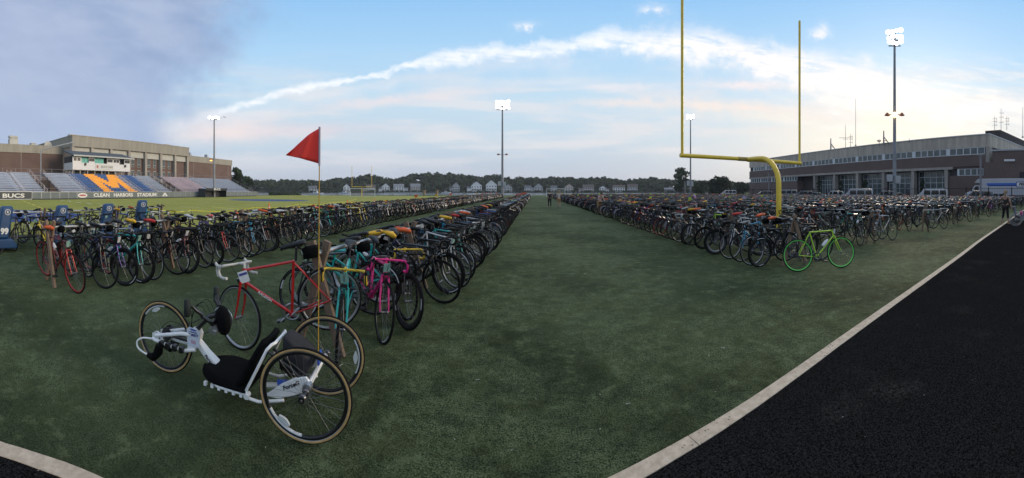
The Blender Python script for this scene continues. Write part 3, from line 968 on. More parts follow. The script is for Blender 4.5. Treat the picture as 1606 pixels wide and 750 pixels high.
# ------------------------------------------------------------------ flood light poles
lamp_w = mat('lamp_white', (1, 1, 1), 0.3, emit=(1.0, 0.98, 0.93), estr=2.6)
lamp_o = mat('lamp_orange', (1, .6, .2), 0.3, emit=(1.0, 0.42, 0.08), estr=3)
def light_pole(x, D, top_y, lab, n=(5, 2), low_y=None, face=None, box_y=None, base_px=4, low='warm', low_n=2, spread=2.6):
    H = zat(top_y, D)
    p = at(x, D)
    root = tag(empty('floodlight_pole', p, -az_of(x)), lab, 'floodlight pole', 'floodlight poles round the field')
    k = D / FPX; lr = random.Random(int(x))
    r = base_px * k / 2
    m = MB(); m.tube([(0, 0, 0), (0, 0, H * .5), (0, 0, H)], [r * 1.15, r * .9, r * .6], 12); m.build('pole', pole_grey, root)
    m = MB()
    for j in range(n[1]): m.box((0, 0, H - .3 - j * .85), (spread, .14, .14))
    m.build('cross_arm', pole_grey, root)
    for j in range(n[1]):
        for i in range(n[0]):
            xx = -spread / 2 + spread * i / (n[0] - 1) + lr.uniform(-.12, .12); jz = lr.uniform(-.22, .22); jr = lr.uniform(.9, 1.35)
            hd = MB(); hd.lathe((xx, -.28, H + .1 - j * .85 + jz), [(.12 * jr, .3), (.24 * jr, .12), (.36 * jr, -.12)], 10, 'y')
            ho = hd.build('lamp_head', railm, root)
            l = MB(); l.lathe((xx, -.42, H + .1 - j * .85 + jz), [(.34 * jr, 0), (.30 * jr, -.08), (.16 * jr, -.14)], 14, 'y'); l.build('lamp', lamp_w, ho)
    if low_y:
        z = zat(low_y, D)
        m = MB(); m.tube([(-1.0, 0, z + .15), (1.0, 0, z + .15)], .06, 6)
        m.build('lower_arm', pole_grey, root)
        for s in ((-1.15, 1.15) if low_n > 1 else (-.9,)):
            h_ = MB(); h_.lathe((s, -.05, z + .1), [(.14, .3), (.42, -.05), (.44, -.15)], 10, 'z')
            ho = h_.build('lamp_head', mat('lamp_shade_rust', (.30, .10, .04), .5), root)
            if low == 'side' : 
                l = MB(); l.lathe((s, -.05, z - .1), [(.36, .05), (.30, -.12), (.1, -.2)], 10, 'z'); l.build('lamp', lamp_o, ho)
        if low == 'warm':
            l = MB(); l.lathe((0, -r - .22, z), [(.1, .38), (.36, .2), (.40, -.05), (.3, -.3), (.1, -.42)], 12, 'z')
            l.build('security_lamp', mat('lamp_amber', (1, .7, .3), .3, emit=(1.0, .66, .25), estr=5), root)
    if box_y:
        z0, z1 = zat(box_y[1], D), zat(box_y[0], D)
        for s, w_ in ((-1, .95), (1, .8)):
            b = MB(); b.box((s * (r + .38) - .1, -r * .8, (z0 + z1) / 2 + s * -.1), (w_, .5, (z1 - z0))); b.build('electric_box', mat('cabinet_grey', (.40, .41, .41), .5, var=.1), root, bevel=.03)
    return root
light_pole(1403, 56, 52, 'tall near floodlight pole in front of the school, amber lamp halfway up', (4, 3), 181, box_y=(275, 286), base_px=5.4, spread=1.9)
light_pole(788, 100, 161, 'floodlight pole in the centre distance at the end of the rack rows', (6, 3), 243, box_y=(285, 292), base_px=3.6, low='none', spread=3.4)
light_pole(336, 100, 186, 'floodlight pole standing in the grandstand with one orange lamp', (4, 1), 251, base_px=3.2, low='side', low_n=1, spread=2.4)
light_pole(1083, 116, 182, 'thin distant floodlight pole seen inside the near goal post', (3, 2), 246, box_y=(284, 292), base_px=2.5, low='none', spread=1.8)

# ------------------------------------------------------------------ grandstand
sa, sb = Vector((-66.5, 5.2, 0)), Vector((-85.0, 86.0, 0))
se = (sb - sa).normalized(); sr = math.atan2(se.y, se.x)
# local frame: x along the wall (away from camera), y outward (away from the field)
def st_root(name, label, cat, group=None, x=0.0):
    return tag(empty(name, sa + se * x, sr), label, cat, group)
def s_of(px, t=0.0):
    """distance along the wall at which column px crosses offset t behind the wall"""
    n = Vector((-se.y, se.x, 0)); a_ = az_of(px); d = Vector((math.sin(a_), math.cos(a_), 0))
    # sa + s*se + t*n parallel to d
    q = sa + n * t
    return -(q.x * d.y - q.y * d.x) / (se.x * d.y - se.y * d.x)
S_END = (sb - sa).length
WALL_H = 1.55
wl = st_root('field_wall', 'low grey panelled wall in front of the bleachers lettered with the stadium name', 'wall')
m = MB(); m.bb(-20, S_END, 0, .18, .2, WALL_H - .08); m.build('wall_core', wallgrey, wl)
m = MB(); m.bb(-20, S_END, -.06, .24, 0, .2); m.build('wall_base', capdark, wl)
m = MB(); m.bb(-20, S_END, -.05, .23, WALL_H - .08, WALL_H); m.build('wall_cap', galv, wl)
x = s_of(50); k = 0
while x < S_END:
    m = MB(); m.bb(x + .04, x + 1.96, -.03, 0, .24, WALL_H - .11); m.build('wall_panel', wallgrey, wl)
    m = MB(); m.bb(x - .035, x + .035, -.055, 0, .2, WALL_H - .08); m.build('panel_strip', galv, wl); x += 2.0
x0, x1 = s_of(0), s_of(49.5)
m = MB(); m.bb(-20, x1, -.09, -.01, .1, WALL_H + .05); bn = m.build('banner', mat('banner_dark', (.02, .03, .04), .5), wl)
for z in (.12, WALL_H + .03): m = MB(); m.bb(-20, x1, -.11, -.0905, z - .04, z + .04); m.build('banner_edge', whitep, bn)
def st_text(body, pxc, t, z, size, root, sx=1.0, m_=letterw, off_=.0, parent=None):
    s = s_of(pxc, t)
    return text('lettering', body, size, m_, root, (s, t - .06, z), (PI / 2, 0, 0), .01, (sx, 1), offset=off_)
st_text('BUCS', 21, -.06, .78, 1.05, wl, 1.75, off_=.03)
# the letters of the name, each filling the width it has in the photograph
NAME = [('CLEAN', 147, 171.5), ('HARBORS', 178, 208), ('STADIUM', 215, 245)]
for wd, p0, p1 in NAME:
    s0_, s1_ = s_of(p0), s_of(p1)
    t_ = text('lettering', wd, 1.05, letterw, wl, ((s0_ + s1_) / 2, -.07, .80), (PI / 2, 0, 0), .01, (1, 1), offset=.03)
    w_ = t_.dimensions.x if t_.dimensions.x > .1 else 4
    t_.scale.x = (s1_ - s0_) / w_
for pxc, kind in ((129.5, 'oval'), (258.5, 'tri')):
    s = s_of(pxc); m = MB()
    if kind == 'oval':
        m.prism([(s + 1.15 * math.cos(t), .8 + .48 * math.sin(t)) for t in np.linspace(0, 2 * PI, 20, endpoint=False)], -.05, -.02); o = m.build('oval_logo', letterw, wl)
        m = MB(); m.prism([(s + .85 * math.cos(t), .8 + .2 * math.sin(t)) for t in np.linspace(0, 2 * PI, 20, endpoint=False)], -.06, -.045); m.build('oval_band', mat('logo_red', (.45, .12, .12), .6), o)
    else:
        m.prism([(s - 1.0, .45), (s + 1.0, .45), (s + .1, 1.3), (s - .1, 1.3)], -.05, -.02); o = m.build('triangle_logo', letterw, wl)
        m = MB(); m.prism([(s - .35, .55), (s + .35, .55), (s, .9)], -.06, -.045); m.build('logo_centre', mat('logo_blue', (.05, .12, .3), .6), o)

# bleachers in sections, rows of benches
NR, T0, ZB, RISE, TREAD = 13, 1.3, 1.35, 0.375, 0.80
def row_t(i): return T0 + i * TREAD
def row_z(i): return ZB + i * RISE
ML = {}   # letter M
sec = [(-20, s_of(26, 5), 'grey', 'empty pale blue grey bleacher section at the near end of the grandstand'),
       (s_of(29, 5), s_of(62, 5), 'grey', 'pale blue grey bleacher section left of the first dark stair opening'),
       (s_of(86, 5), s_of(124, 5), 'grey', 'pale blue grey bleacher section between the stair opening and the blue seats'),
       (s_of(127, 5), s_of(151, 5), 'blue', 'all blue bleacher section on the near side of the orange letter'),
       (s_of(152.3, 5), s_of(204.5, 5), 'M', 'blue bleacher section bearing a giant orange letter M'),
       (s_of(210, 5), s_of(231, 5), 'blue', 'all blue bleacher section on the far side of the orange letter'),
       (s_of(236, 5), s_of(258, 5), 'grey', 'pale bleacher section just past the far blue seats'),
       (s_of(276, 5), s_of(318, 5), 'rose', 'faintly pinkish grey bleacher section past the far stair opening'),
       (s_of(321, 5), S_END, 'grey', 'bleacher section at the far end of the grandstand by the floodlight pole')]
seatrose = mat('bleacher_rose', (0.36, 0.31, 0.37), 0.5, metal=0.2, var=0.08, vscale=0.5)
for (x0, x1, kind, lab) in sec:
    root = st_root('bleacher_section', lab, 'bleachers', 'bleacher sections of the grandstand')
    base_m = {'grey': seatgrey, 'rose': seatrose, 'blue': seatblue, 'M': seatblue}[kind]
    r_ = MB()
    for i in range(NR):
        r_.bb(x0, x1, row_t(i), row_t(i) + TREAD, row_z(i) - .42, row_z(i) - .40 + .0)
        r_.bb(x0, x1, row_t(i) + TREAD - .03, row_t(i) + TREAD, row_z(i) - .40, row_z(i) - .05)
    r_.bb(x0, x1, T0 + .0, T0 + .05, 0, ZB - .42)
    r_.build('steps', riser if kind != 'rose' else seatrose, root)
    def s_at(u, i):   # the columns of the M as seen run along the wall
        return x0 + (x1 - x0) * u
    for i in range(NR):
        t = row_t(i) + .1; z = row_z(i); v = i / (NR - 1)      # v = 0 bottom, 1 top
        mb = MB(); mb.bb(x0, x1, t, t + .30, z - .045, z); mb.bb(x0, x1, t - .012, t, z - .26, z - .0)
        mb.build('bench', base_m, root)
        if kind == 'M':
            mo = MB(); spans = []
            if True:
                spans = [(0.03, .25), (.75, .97)] if .1 < v < .9 else [(0.0, .28), (.72, 1.0)]
                d_ = (1 - v)                                       # diagonals meet in the middle
                l0 = .08 + d_ * .44; 
                if v > .25: spans += [(l0, l0 + .24), (1 - l0 - .24, 1 - l0)]
            spans.sort(); mg = []
            for a_, b_ in spans:
                if mg and a_ <= mg[-1][1]: mg[-1][1] = max(mg[-1][1], b_)
                else: mg.append([a_, b_])
            for a_, b_ in mg:
                mo = MB(); mo.bb(s_at(max(0, a_), i), s_at(min(1, b_), i), t - .02, t + .31, z - .36, z + .012); mo.build('orange_bench', seatorange, root)
# stair openings between sections
for (pa, pb, lab) in [(63, 85, 'dark stair opening through the bleachers at the near end'), (259, 275, 'dark stair opening through the bleachers past the far blue seats')]:
    x0, x1 = s_of(pa, 5), s_of(pb, 5)
    root = st_root('stair_opening', lab, 'stairs')
    m = MB(); m.bb(x0 + .1, x1 - .1, T0 + 1.0, T0 + 5.6, .0, .45); m.bb(x0 + .1, x1 - .1, T0 + 5.6, T0 + 5.8, 0, row_z(7)); m.build('passage', mat('passage_dark', (.045, .035, .03), .9), root)
    for i in range(8, NR):
        m = MB(); m.bb(x0 + .15, x1 - .15, row_t(i) + .1, row_t(i) + .4, row_z(i) - .045, row_z(i)); m.build('bench', seatblue if i > 10 else seatgrey, root)
    for xs in (x0, x1):
        m = MB()
        m.bb(xs - .06, xs + .06, T0, T0 + 6, 0, row_z(0) - .3)
        m.tube([(xs, T0, row_z(0) + .6), (xs, row_t(NR - 1), row_z(NR - 1) + .75)], .05, 5)
        m.tube([(xs, T0, row_z(0) + .2), (xs, row_t(NR - 1), row_z(NR - 1) + .35)], .04, 5)
        for i in range(0, NR, 2): m.box((xs, row_t(i), row_z(i) + .2), (.06, .06, 1.0))
        m.build('handrail', railw, root)
# aisle rails and stairs between the sections
for px_, lab in [(28, 'sloping pale handrail between the two nearest bleacher sections'), (125.5, 'sloping pale handrail beside the near blue seats'), (207, 'sloping pale handrail between the orange letter and the far blue seats'),
                 (234, 'sloping pale handrail past the far blue seats'), (319.5, 'sloping pale handrail near the far floodlight pole')]:
    xs = s_of(px_, 5); root = st_root('handrail', lab, 'handrail', 'sloping handrails of the bleacher aisles')
    m = MB()
    for dx_ in (-.45, .45): 
        m.tube([(xs + dx_, T0, row_z(0) + .5), (xs + dx_, row_t(NR - 1), row_z(NR - 1) + .55)], .05, 5)
        for i in range(0, NR, 3): m.box((xs + dx_, row_t(i), row_z(i) + .1), (.06, .06, .9))
    m.build('rail', railw, root)
    m = MB()
    for i in range(NR): m.bb(xs - 1.0, xs + 1.0, row_t(i), row_t(i) + TREAD, row_z(i) - .42, row_z(i) - .2)
    m.build('stair', seatgrey, root)
# front and rear railings
def railing(name, label, x0, x1, t, z, h, step, m_):
    root = st_root(name, label, 'railing')
    m = MB(); m.tube([(x0, t, z + h), (x1, t, z + h)], .035, 5); m.tube([(x0, t, z + h * .5), (x1, t, z + h * .5)], .02, 4); m.build('rail', m_, root)
    x = x0
    while x <= x1 + .01:
        m = MB(); m.box((x, t, z + h / 2), (.06, .06, h)); m.build('post', m_, root); x += step
    return root
railing('front_railing', 'dark low railing along the front of the bleachers above the wall', -20, S_END, T0 - .15, WALL_H - .3, 1.0, 3.0, railm)
TR, ZR = row_t(NR) + .05, row_z(NR - 1)
railing('rear_railing', 'chest high mesh railing along the top of the bleachers', -20, S_END, TR, ZR - .4, 1.35, 3.0, railm)
m = MB(); m.bb(-20, S_END, TR + .05, TR + 2.0, ZR - .6, ZR - .45); m.build('walkway', conc, st_root('rear_walkway', 'narrow concrete walkway behind the top bench row', 'walkway'))
m = MB()
for i in range(0, 30): xx = -19 + i * 3.4; m.box((xx, T0 + 5, row_z(6) / 2 - .3), (.2, .2, row_z(6) - .6)); m.box((xx, TR, (ZR - .6) / 2), (.25, .25, ZR - .6))
o = m.build('understructure', railm, st_root('bleacher_supports', 'dark steel supports standing under the bleachers', 'supports')); o['kind'] = 'stuff'
e_ = st_root('end_rail', 'sloping rail down the far end of the grandstand', 'railing')
m = MB(); m.tube([(S_END, T0, row_z(0) + .8), (S_END, TR, ZR + 1.0)], .06, 6)
for i in range(0, NR, 2): m.box((S_END, row_t(i), row_z(i) + .2), (.06, .06, 1.1))
m.build('rail', railm, e_)
# players' bench shelter in front of the wall
bx0, bx1 = s_of(322, -3), s_of(355, -3)
root = st_root('bench_shelter', 'open fronted players shelter with pale roof against the far part of the wall', 'shelter')
m = MB(); m.prism([(-3.2, 2.3), (-1.0, 2.5), (-.6, 2.3), (-.5, .1), (-.6, .1), (-.7, 2.2), (-1.0, 2.38), (-3.2, 2.2)], bx0, bx1, 'x'); m.build('canopy', mat('canopy_blue', (.22, .28, .38), .4), root)
for xx in (bx0, bx1): m = MB(); m.bb(xx - .05, xx + .05, -3.0, -.6, 0, 2.25); m.build('side_wall', capdark, root)
m = MB(); m.bb(bx0, bx1, -1.5, -1.0, .4, .5); m.bb(bx0, bx1, -.95, -.9, .3, 1.9); m.build('bench', capdark, root)
m = MB(); m.bb(bx0, bx1, -3.3, -3.22, 1.85, 2.5); bd = m.build('name_board', capdark, root)
text('lettering', 'BUCS', .75, letterw, bd, ((bx0 + bx1) / 2, -3.34, 2.16), (PI / 2, 0, 0), .01, (1.6, 1), offset=.02)

# ------------------------------------------------------------------ building behind the grandstand
TB = 23.5
x0, x1 = s_of(113, TB), s_of(296, TB)
HB = 17.2
root = st_root('gymnasium', 'tall concrete and brick gymnasium with seven columned bays behind the grandstand', 'building')
m = MB(); m.bb(x0 + .5, x1 - .3, TB + 1.2, TB + 36, 0, HB - 3.0); m.build('wall', brick_l, root)
m = MB(); m.bb(x0, x1, TB - .2, TB + 37, HB - 3.0, HB); m.build('cornice', conc, root)
m = MB(); m.bb(x0 - .1, x1 + .1, TB - .3, TB + 37.1, HB, HB + .18); m.build('roof_edge', conc2, root)
m = MB(); m.bb(x0 + .2, x0 + .5, TB + .9, TB + 9.5, 0, HB - 3.0); m.build('end_wall', mat('wall_rosy_concrete', (.36, .27, .22), .85, var=.12, vscale=.6), root)
NB = 7; bw = (x1 - x0) / NB
for k in range(NB + 1):
    xx = x0 + k * bw; ww = .85
    xx = min(max(xx, x0 + ww / 2), x1 - ww / 2)
    m = MB(); m.bb(xx - ww / 2, xx + ww / 2, TB, TB + 1.25, 0, HB - 3.0); m.build('column', conc2, root)
for k in range(NB):
    a_, b_ = x0 + k * bw + .45, x0 + (k + 1) * bw - .45
    m = MB(); m.bb(a_, b_, TB + .7, TB + 1.2, HB - 4.95, HB - 3.0); m.build('bay_panel', panelw, root)
    m = MB(); m.bb(a_, b_, TB + .62, TB + .7, HB - 5.05, HB - 4.95); m.build('panel_sill', conc2, root)
    for u in ((.28, .72) if k < NB - 1 else ()):
        cx = a_ + (b_ - a_) * u; w_ = 1.15
        for z0, z1, gz in ((9.3, 12.3, 1), (5.6, 8.3, 1)):
            f_ = MB(); f_.bb(cx - w_ / 2, cx + w_ / 2, TB + 1.08, TB + 1.2, z0, z1); fo = f_.build('window', framew, root)
            g_ = MB(); g_.bb(cx - w_ / 2 + .12, cx + w_ / 2 - .12, TB + 1.0, TB + 1.082, z0 + .9, z1 - .15); g_.build('pane', glass_d, fo)
            g_ = MB(); g_.bb(cx - w_ / 2 + .12, cx + w_ / 2 - .12, TB + 1.0, TB + 1.082, z0 + .12, z0 + .75); g_.build('pane', glass_d, fo)
for (px_, w_, h_, t_) in [(115, 2.2, .8, 3), (264, 1.8, .9, 3)]:
    xx = s_of(px_, TB + t_); m = MB(); m.bb(xx - w_ / 2, xx + w_ / 2, TB + t_, TB + t_ + 1.5, HB + .1, HB + .1 + h_); m.build('roof_vent', panelw, root)
# press box hanging in front
pz = st_root('press_box', 'white press box with slate roof and open teal windows above the top benches', 'press box')
p0, p1 = s_of(114, 18.5), s_of(204, 18.5)
m = MB(); m.bb(p0, p1, 18.5, TB - .02, 7.35, 9.3); m.build('fascia', whitep, pz)
m = MB(); m.bb(p0 + .1, p1 - .1, 19.6, TB - .02, 9.3, 11.0); m.build('cabin', mat('pressbox_inside', (.05, .055, .06), .8), pz)
m = MB(); m.prism([(17.6, 10.9), (TB - .02, 12.6), (TB - .02, 12.9), (17.5, 11.15)], p0 - .3, p1 + .8, 'x'); m.build('roof', roofd, pz)
m = MB(); m.bb(p0 - .3, p1 + .8, 17.38, 17.49, 10.85, 11.2); m.build('roof_fascia', framew, pz)
SEG = [(0, .14, 'w'), (.14, .26, 't'), (.26, .36, 'w'), (.36, .53, 't'), (.53, .575, 'd'), (.575, .68, 'w'), (.68, .80, 'w'), (.80, .89, 'd'), (.89, 1.0, 'w')]
for a_, b_, kd in SEG:
    xa, xb = p0 + (p1 - p0) * a_, p0 + (p1 - p0) * b_
    if kd == 'w':
        f_ = MB(); f_.bb(xa, xb, 18.52, 18.72, 9.302, 10.9); fo = f_.build('window', whitep, pz)
        for u in (.28, .72):
            cx = xa + (xb - xa) * u; g_ = MB(); g_.bb(cx - .42, cx + .42, 18.46, 18.53, 9.75, 10.55); g_.build('pane', hwin, fo)
    elif kd == 't':
        for u in (.02, .5):
            g_ = MB(); g_.bb(xa + (xb - xa) * u + .05, xa + (xb - xa) * (u + .48), 18.9, 18.95, 9.32, 10.75); g_.build('pane', glass_t, pz)
for u in (.2, .9):
    xx = p0 + (p1 - p0) * u; m = MB(); m.box((xx, 18.3, 8.9), (.35, .5, .7)); m.build('loudspeaker', blackp, pz)
sg = MB(); sg.bb(p0 + (p1 - p0) * .37, p0 + (p1 - p0) * .68, 18.42, 18.498, 7.7, 9.1); sgo = sg.build('sign_board', mat('sign_pale', (.6, .6, .58), .6), pz)
text('lettering', 'BUCS CAFE', .72, mat('letter_dark', (.08, .09, .1), .6), sgo, (p0 + (p1 - p0) * .57, 18.40, 8.35), (PI / 2, 0, 0), .01, (1.1, 1))
m = MB(); m.prism([(p0 + (p1 - p0) * .405 + .3 * math.cos(t), 8.4 + .42 * math.sin(t)) for t in np.linspace(0, 2 * PI, 10, endpoint=False)], 18.38, 18.42); m.build('sign_emblem', mat('logo_red', (.45, .12, .12), .6), sgo)
for k in range(9):
    xx = p0 + .3 + (p1 - p0 - .6) * k / 8; m = MB(); m.bb(xx - .15, xx + .15, 19.0, 19.3, 0, 7.348); m.build('support_post', conc2 if k % 2 else railm, pz)
# wings of the gymnasium
for (xa, xb, tt, hh, lab) in [(-24, x0 + .1, TB + 6, 14.7, 'low brick wing with concrete band on the near side of the gymnasium'), (x1 + .02, s_of(363, TB + 3), TB + 3, 15.0, 'low brick wing with concrete band past the gymnasium')]:
    root = st_root('brick_wing', lab, 'building')
    m = MB(); m.bb(xa, xb, tt, tt + 30, 0, hh - 2.3); m.build('wall', brick_l, root)
    m = MB(); m.bb(xa - (.2 if xa > 0 else 0), xb + (.25 if xa > 0 else -.02), tt - .2, tt + 30.2, hh - 2.3, hh); m.build('cornice', conc, root)
    k = xa + 6
    while k < xb - 2:
        m = MB(); m.bb(k - .06, k + .06, tt - .05, tt, 0, hh - 2.31); m.build('joint_strip', conc2, root); k += 11
    if xa < 0:
        for px_, w_, h_ in ((22, 2.6, 3.0), (53, 1.6, 1.2)):
            xx = s_of(px_, tt + 4); m = MB(); m.bb(xx - w_ / 2, xx + w_ / 2, tt + 4, tt + 5.5, hh, hh + h_ * .7); m.bb(xx - w_ / 3, xx + w_ / 3, tt + 4.2, tt + 5.2, hh + h_ * .7, hh + h_ * .8); m.bb(xx - w_ / 2, xx + w_ / 2, tt + 4, tt + 5.5, hh + h_ * .8, hh + h_); m.build('roof_vent', panelw, root)
        xx = s_of(75, tt + 4); m = MB(); m.lathe((xx, tt + 4, hh + .7), [(.1, .4), (1.0, .1), (1.25, -.25)], 14, 'y'); m.tube([(xx, tt + 4.3, hh), (xx, tt + 4.3, hh + .7)], .08); m.build('satellite_dish', panelw, root)
    else:
        for px_ in (301, 327):
            xx = s_of(px_, tt + 6); m = MB(); m.prism([(xx - 1.2, hh), (xx + 1.2, hh), (xx - .9, hh + 2.2)], tt + 6, tt + 7.5); m.build('roof_scoop', mat('scoop_grey', (.35, .38, .42), .5), root)
# two bent-neck area lights
for px_, lab, zt_ in [(64, 'bent necked grey lamp post before the near brick wing', 13.6)]:
    xx = s_of(px_, TB - 4); root = st_root('lamp_post', lab, 'lamp post')
    m = MB(); m.tube([(xx, TB - 4, 0), (xx, TB - 4, zt_ - 1.6), (xx + .8, TB - 4, zt_ - 1.2), (xx + 8.8, TB - 4, zt_ + .9)], .17, 8); m.build('pole', pole_grey, root)
    m = MB(); m.box((xx + 9.2, TB - 4, zt_ + 1.0), (1.2, .4, .25)); m.build('lamp_head', pole_grey, root)

# ------------------------------------------------------------------ school on the right
XS, Y0, Y1, HS = 70.9, 21.6, 117.6, 13.45
root = tag(empty('school', (XS, Y0, 0)), 'long concrete and brick school with ribbon windows and tall columned bays behind the cars', 'building')
root.rotation_euler = (0, 0, -.10)
YY = Y1 - Y0
m = MB(); m.bb(.02, 45, 0, YY, 10.95, HS); m.build('parapet', conc_mat('parapet_concrete', (.56, .50, .41)), root)
m = MB(); m.bb(-.12, 45.1, -.12, YY + .1, HS, HS + .22); m.build('roof_edge', galv, root)
m = MB(); m.bb(.05, 45, .9, YY, 6.95, 9.35); m.build('wall', brick_r, root)
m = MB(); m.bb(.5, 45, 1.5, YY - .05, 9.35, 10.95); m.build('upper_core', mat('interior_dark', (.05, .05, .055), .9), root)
m = MB(); m.bb(-.10, 1.2, 8.6, YY, 6.4, 6.95); m.build('beam', conc2, root)
m = MB(); m.bb(.02, 1.5, 0, .9, 5.6, 10.95); m.build('corner_column', conc2, root)
m = MB(); m.bb(1.5, 45, 2.2, 3.0, 0, 10.94); m.build('end_wall', brick_r, root)
def ribbon(z0, z1, ys, ye, n_group, pane_w, gap, xface=.05, par=None, fm=framel):
    """window units in groups, each a part with its own panes"""
    y = ys
    while y + n_group * pane_w <= ye + .3:
        for k in range(n_group):
            a_ = y + k * pane_w
            if a_ + pane_w > ye + .2: break
            f_ = MB(); t_ = .10
            f_.bb(xface, xface + .16, a_ + .02, a_ + pane_w - .02, z1 - t_, z1 - .002); f_.bb(xface, xface + .16, a_ + .02, a_ + pane_w - .02, z0 + .002, z0 + t_)
            f_.bb(xface, xface + .16, a_ + .02, a_ + .02 + t_, z0 + t_, z1 - t_); f_.bb(xface, xface + .16, a_ + pane_w - .02 - t_, a_ + pane_w - .02, z0 + t_, z1 - t_)
            fo = f_.build('window', fm, par)
            g_ = MB(); g_.bb(xface + .08, xface + .10, a_ + .1, a_ + pane_w - .1, z0 + .08, z1 - .08); g_.build('pane', glass_d, fo)
        m_ = MB(); m_.bb(xface + .0, xface + .3, y + n_group * pane_w + .01, y + n_group * pane_w + gap - .01, z0, z1); m_.build('mullion_panel', fm, par)
        y += n_group * pane_w + gap
m = MB(); m.bb(.0, .42, .92, YY, 9.33, 9.44); m.build('sill', conc2, root)
ribbon(9.45, 10.93, 1.1, YY - .5, 5, 1.68, .78, par=root)
YB = [10.4 + 9.0 * k for k in range(6)]
for y in YB:
    m = MB(); m.bb(0.0, 1.25, y - .42, y + .42, 0, 6.398); m.build('column', conc2, root)
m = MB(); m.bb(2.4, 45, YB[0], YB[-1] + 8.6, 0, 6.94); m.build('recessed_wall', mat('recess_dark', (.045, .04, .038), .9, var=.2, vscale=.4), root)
for i in range(5):
    ya, yb = YB[i] + .5, YB[i + 1] - .45
    if i == 4: ya += 2.5
    cols = 5; rows = [0.1, 2.3, 3.6, 4.9, 6.2]
    gz = MB()
    cw = (yb - ya) / cols
    for c_ in range(cols + 1): gz.bb(2.1, 2.25, ya + c_ * cw - .05, ya + c_ * cw + .05, .1, 6.3)
    for z in rows: gz.bb(2.105, 2.245, ya, yb, z - .05, z + .05)
    go = gz.build('glazing_frame', framel, root)
    for c_ in range(cols):
        for r_ in range(4):
            p_ = MB(); p_.bb(2.2, 2.22, ya + c_ * cw + .05, ya + (c_ + 1) * cw - .05, rows[r_] + .05, rows[r_ + 1] - .05); p_.build('pane', glass_d, go)
# flush brick end with second ribbon
m = MB(); m.bb(.05, 45, YB[-1] + 8.6, YY, 0, 5.0); m.bb(.06, 45, YB[-1] + 8.6, YY, 6.6, 6.94); m.build('lower_wall', brick_r, root)
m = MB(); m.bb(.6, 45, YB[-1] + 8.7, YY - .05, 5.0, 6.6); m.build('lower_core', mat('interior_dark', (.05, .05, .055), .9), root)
ribbon(5.05, 6.55, YB[-1] + 8.8, YY - .6, 5, 1.45, .5, par=root)
m = MB(); m.bb(.4, 45, .95, YB[0] - .5, 0, 5.0); m.bb(.4, 45, .95, YB[0] - .5, 6.5, 6.94); m.build('lower_wall', brick_r, root)
m = MB(); m.bb(.9, 45, .96, YB[0] - .6, 5.0, 6.5); m.build('lower_core', mat('interior_dark', (.05, .05, .055), .9), root)
ribbon(5.02, 6.48, 1.6, YB[0] - 1.0, 4, 1.45, .4, .42, par=root)
# annex, penthouse, aerials
ax = tag(empty('annex', (62.5, -30, 0)), 'low dark brick annex joined to the near end of the school', 'building')
m = MB(); m.bb(0, 60, 0, 30 + 20.2, 0, 7.0); m.build('wall', brick_r, ax)
m = MB(); m.bb(5.5, 60, 0, 30 + 20.1, 7.0, 9.6); m.build('upper_wall', brick_r, ax)
m = MB(); m.bb(5.3, 60, -.2, 30 + 20.3, 9.6, 9.9); m.build('roof_edge', galv, ax)
m = MB(); m.bb(-.06, 0, 30 + 11.2, 30 + 13.4, 3.6, 5.1); m.build('vent', mat('vent_dark', (.02, .02, .022), .7), ax)
m = MB(); m.lathe((3.2, 30 + 12.0, 7.0), [(.7, 0), (.7, .9), (.95, 1.0), (.9, 1.5), (.3, 1.9)], 14); m.build('roof_fan', panelw, ax)
m = MB(); m.bb(-.35, 0, 30 + 14.3, 30 + 16.2, 7.05, 7.4); m.build('wall_lamp', whitep, ax)
m = MB(); m.bb(13, 34, 2.6, 6.6, HS + .22, HS + 3.2); m.build('penthouse', mat('penthouse_brick', (.05, .042, .04), .9, var=.15, vscale=.5), root)
def aerial(px_, D, y0, y1, lab, kind=0):
    p = at(px_, D); z0, z1 = zat(y0, D), zat(y1, D)
    r_ = tag(empty('antenna', (p.x, p.y, z0), -az_of(px_)), lab, 'antenna', 'aerials on the school roof')
    m = MB(); h = z1 - z0
    w_ = .07 if kind != 3 else .22
    m.tube([(0, 0, -.3), (0, 0, h)], [w_, w_ * .6], 6); m.build('mast', railm, r_)
    m = MB()
    if kind == 1: m.tube([(-h * .3, 0, h * .42), (h * .3, 0, h * .42)], .06, 5); m.tube([(-h * .12, 0, h * .36), (h * .12, 0, h * .36)], .05, 5)
    elif kind == 2:
        for q in (.35, .6, .8): m.tube([(-.5, 0, h * q), (.5, 0, h * q)], .04, 4); m.tube([(.5, 0, h * q - .3), (.5, 0, h * q + .3)], .04, 4)
    elif kind == 3: m.tube([(0, 0, h * .55), (1.4, 0, 0)], .12, 5); m.tube([(0, 0, h * .3), (.9, 0, h * .2)], .08, 5)
    elif kind == 4: m.lathe((.0, 0, h), [(.05, .5), (.35, .05), (.45, 0)], 10, 'x'); m.lathe((-.1, 0, h), [(.45, 0), (.35, -.05), (.05, -.5)], 10, 'x')
    else: m.box((0, 0, 0), (.5, .5, .2))
    m.build('bracket', railm, r_)
aerial(1303, 104, 235, 217, 'dark braced post on the school roof nearest the goal post', 3)
aerial(1326, 98, 231, 196, 'thin mast with two cross bars on the school roof', 1)
aerial(1334, 98, 231, 210, 'small mast with stub arms beside the cross barred mast', 2)
aerial(1342, 97, 228, 155, 'tallest thin mast on the school roof', 0)
aerial(1379, 88, 227, 221, 'short post carrying a double loudspeaker horn on the school roof', 4)
aerial(1386, 87, 226, 205, 'dark braced post just left of the near floodlight pole', 3)
aerial(1426, 80, 222, 217, 'short stub aerial on the school roof past the near floodlight pole', 0)
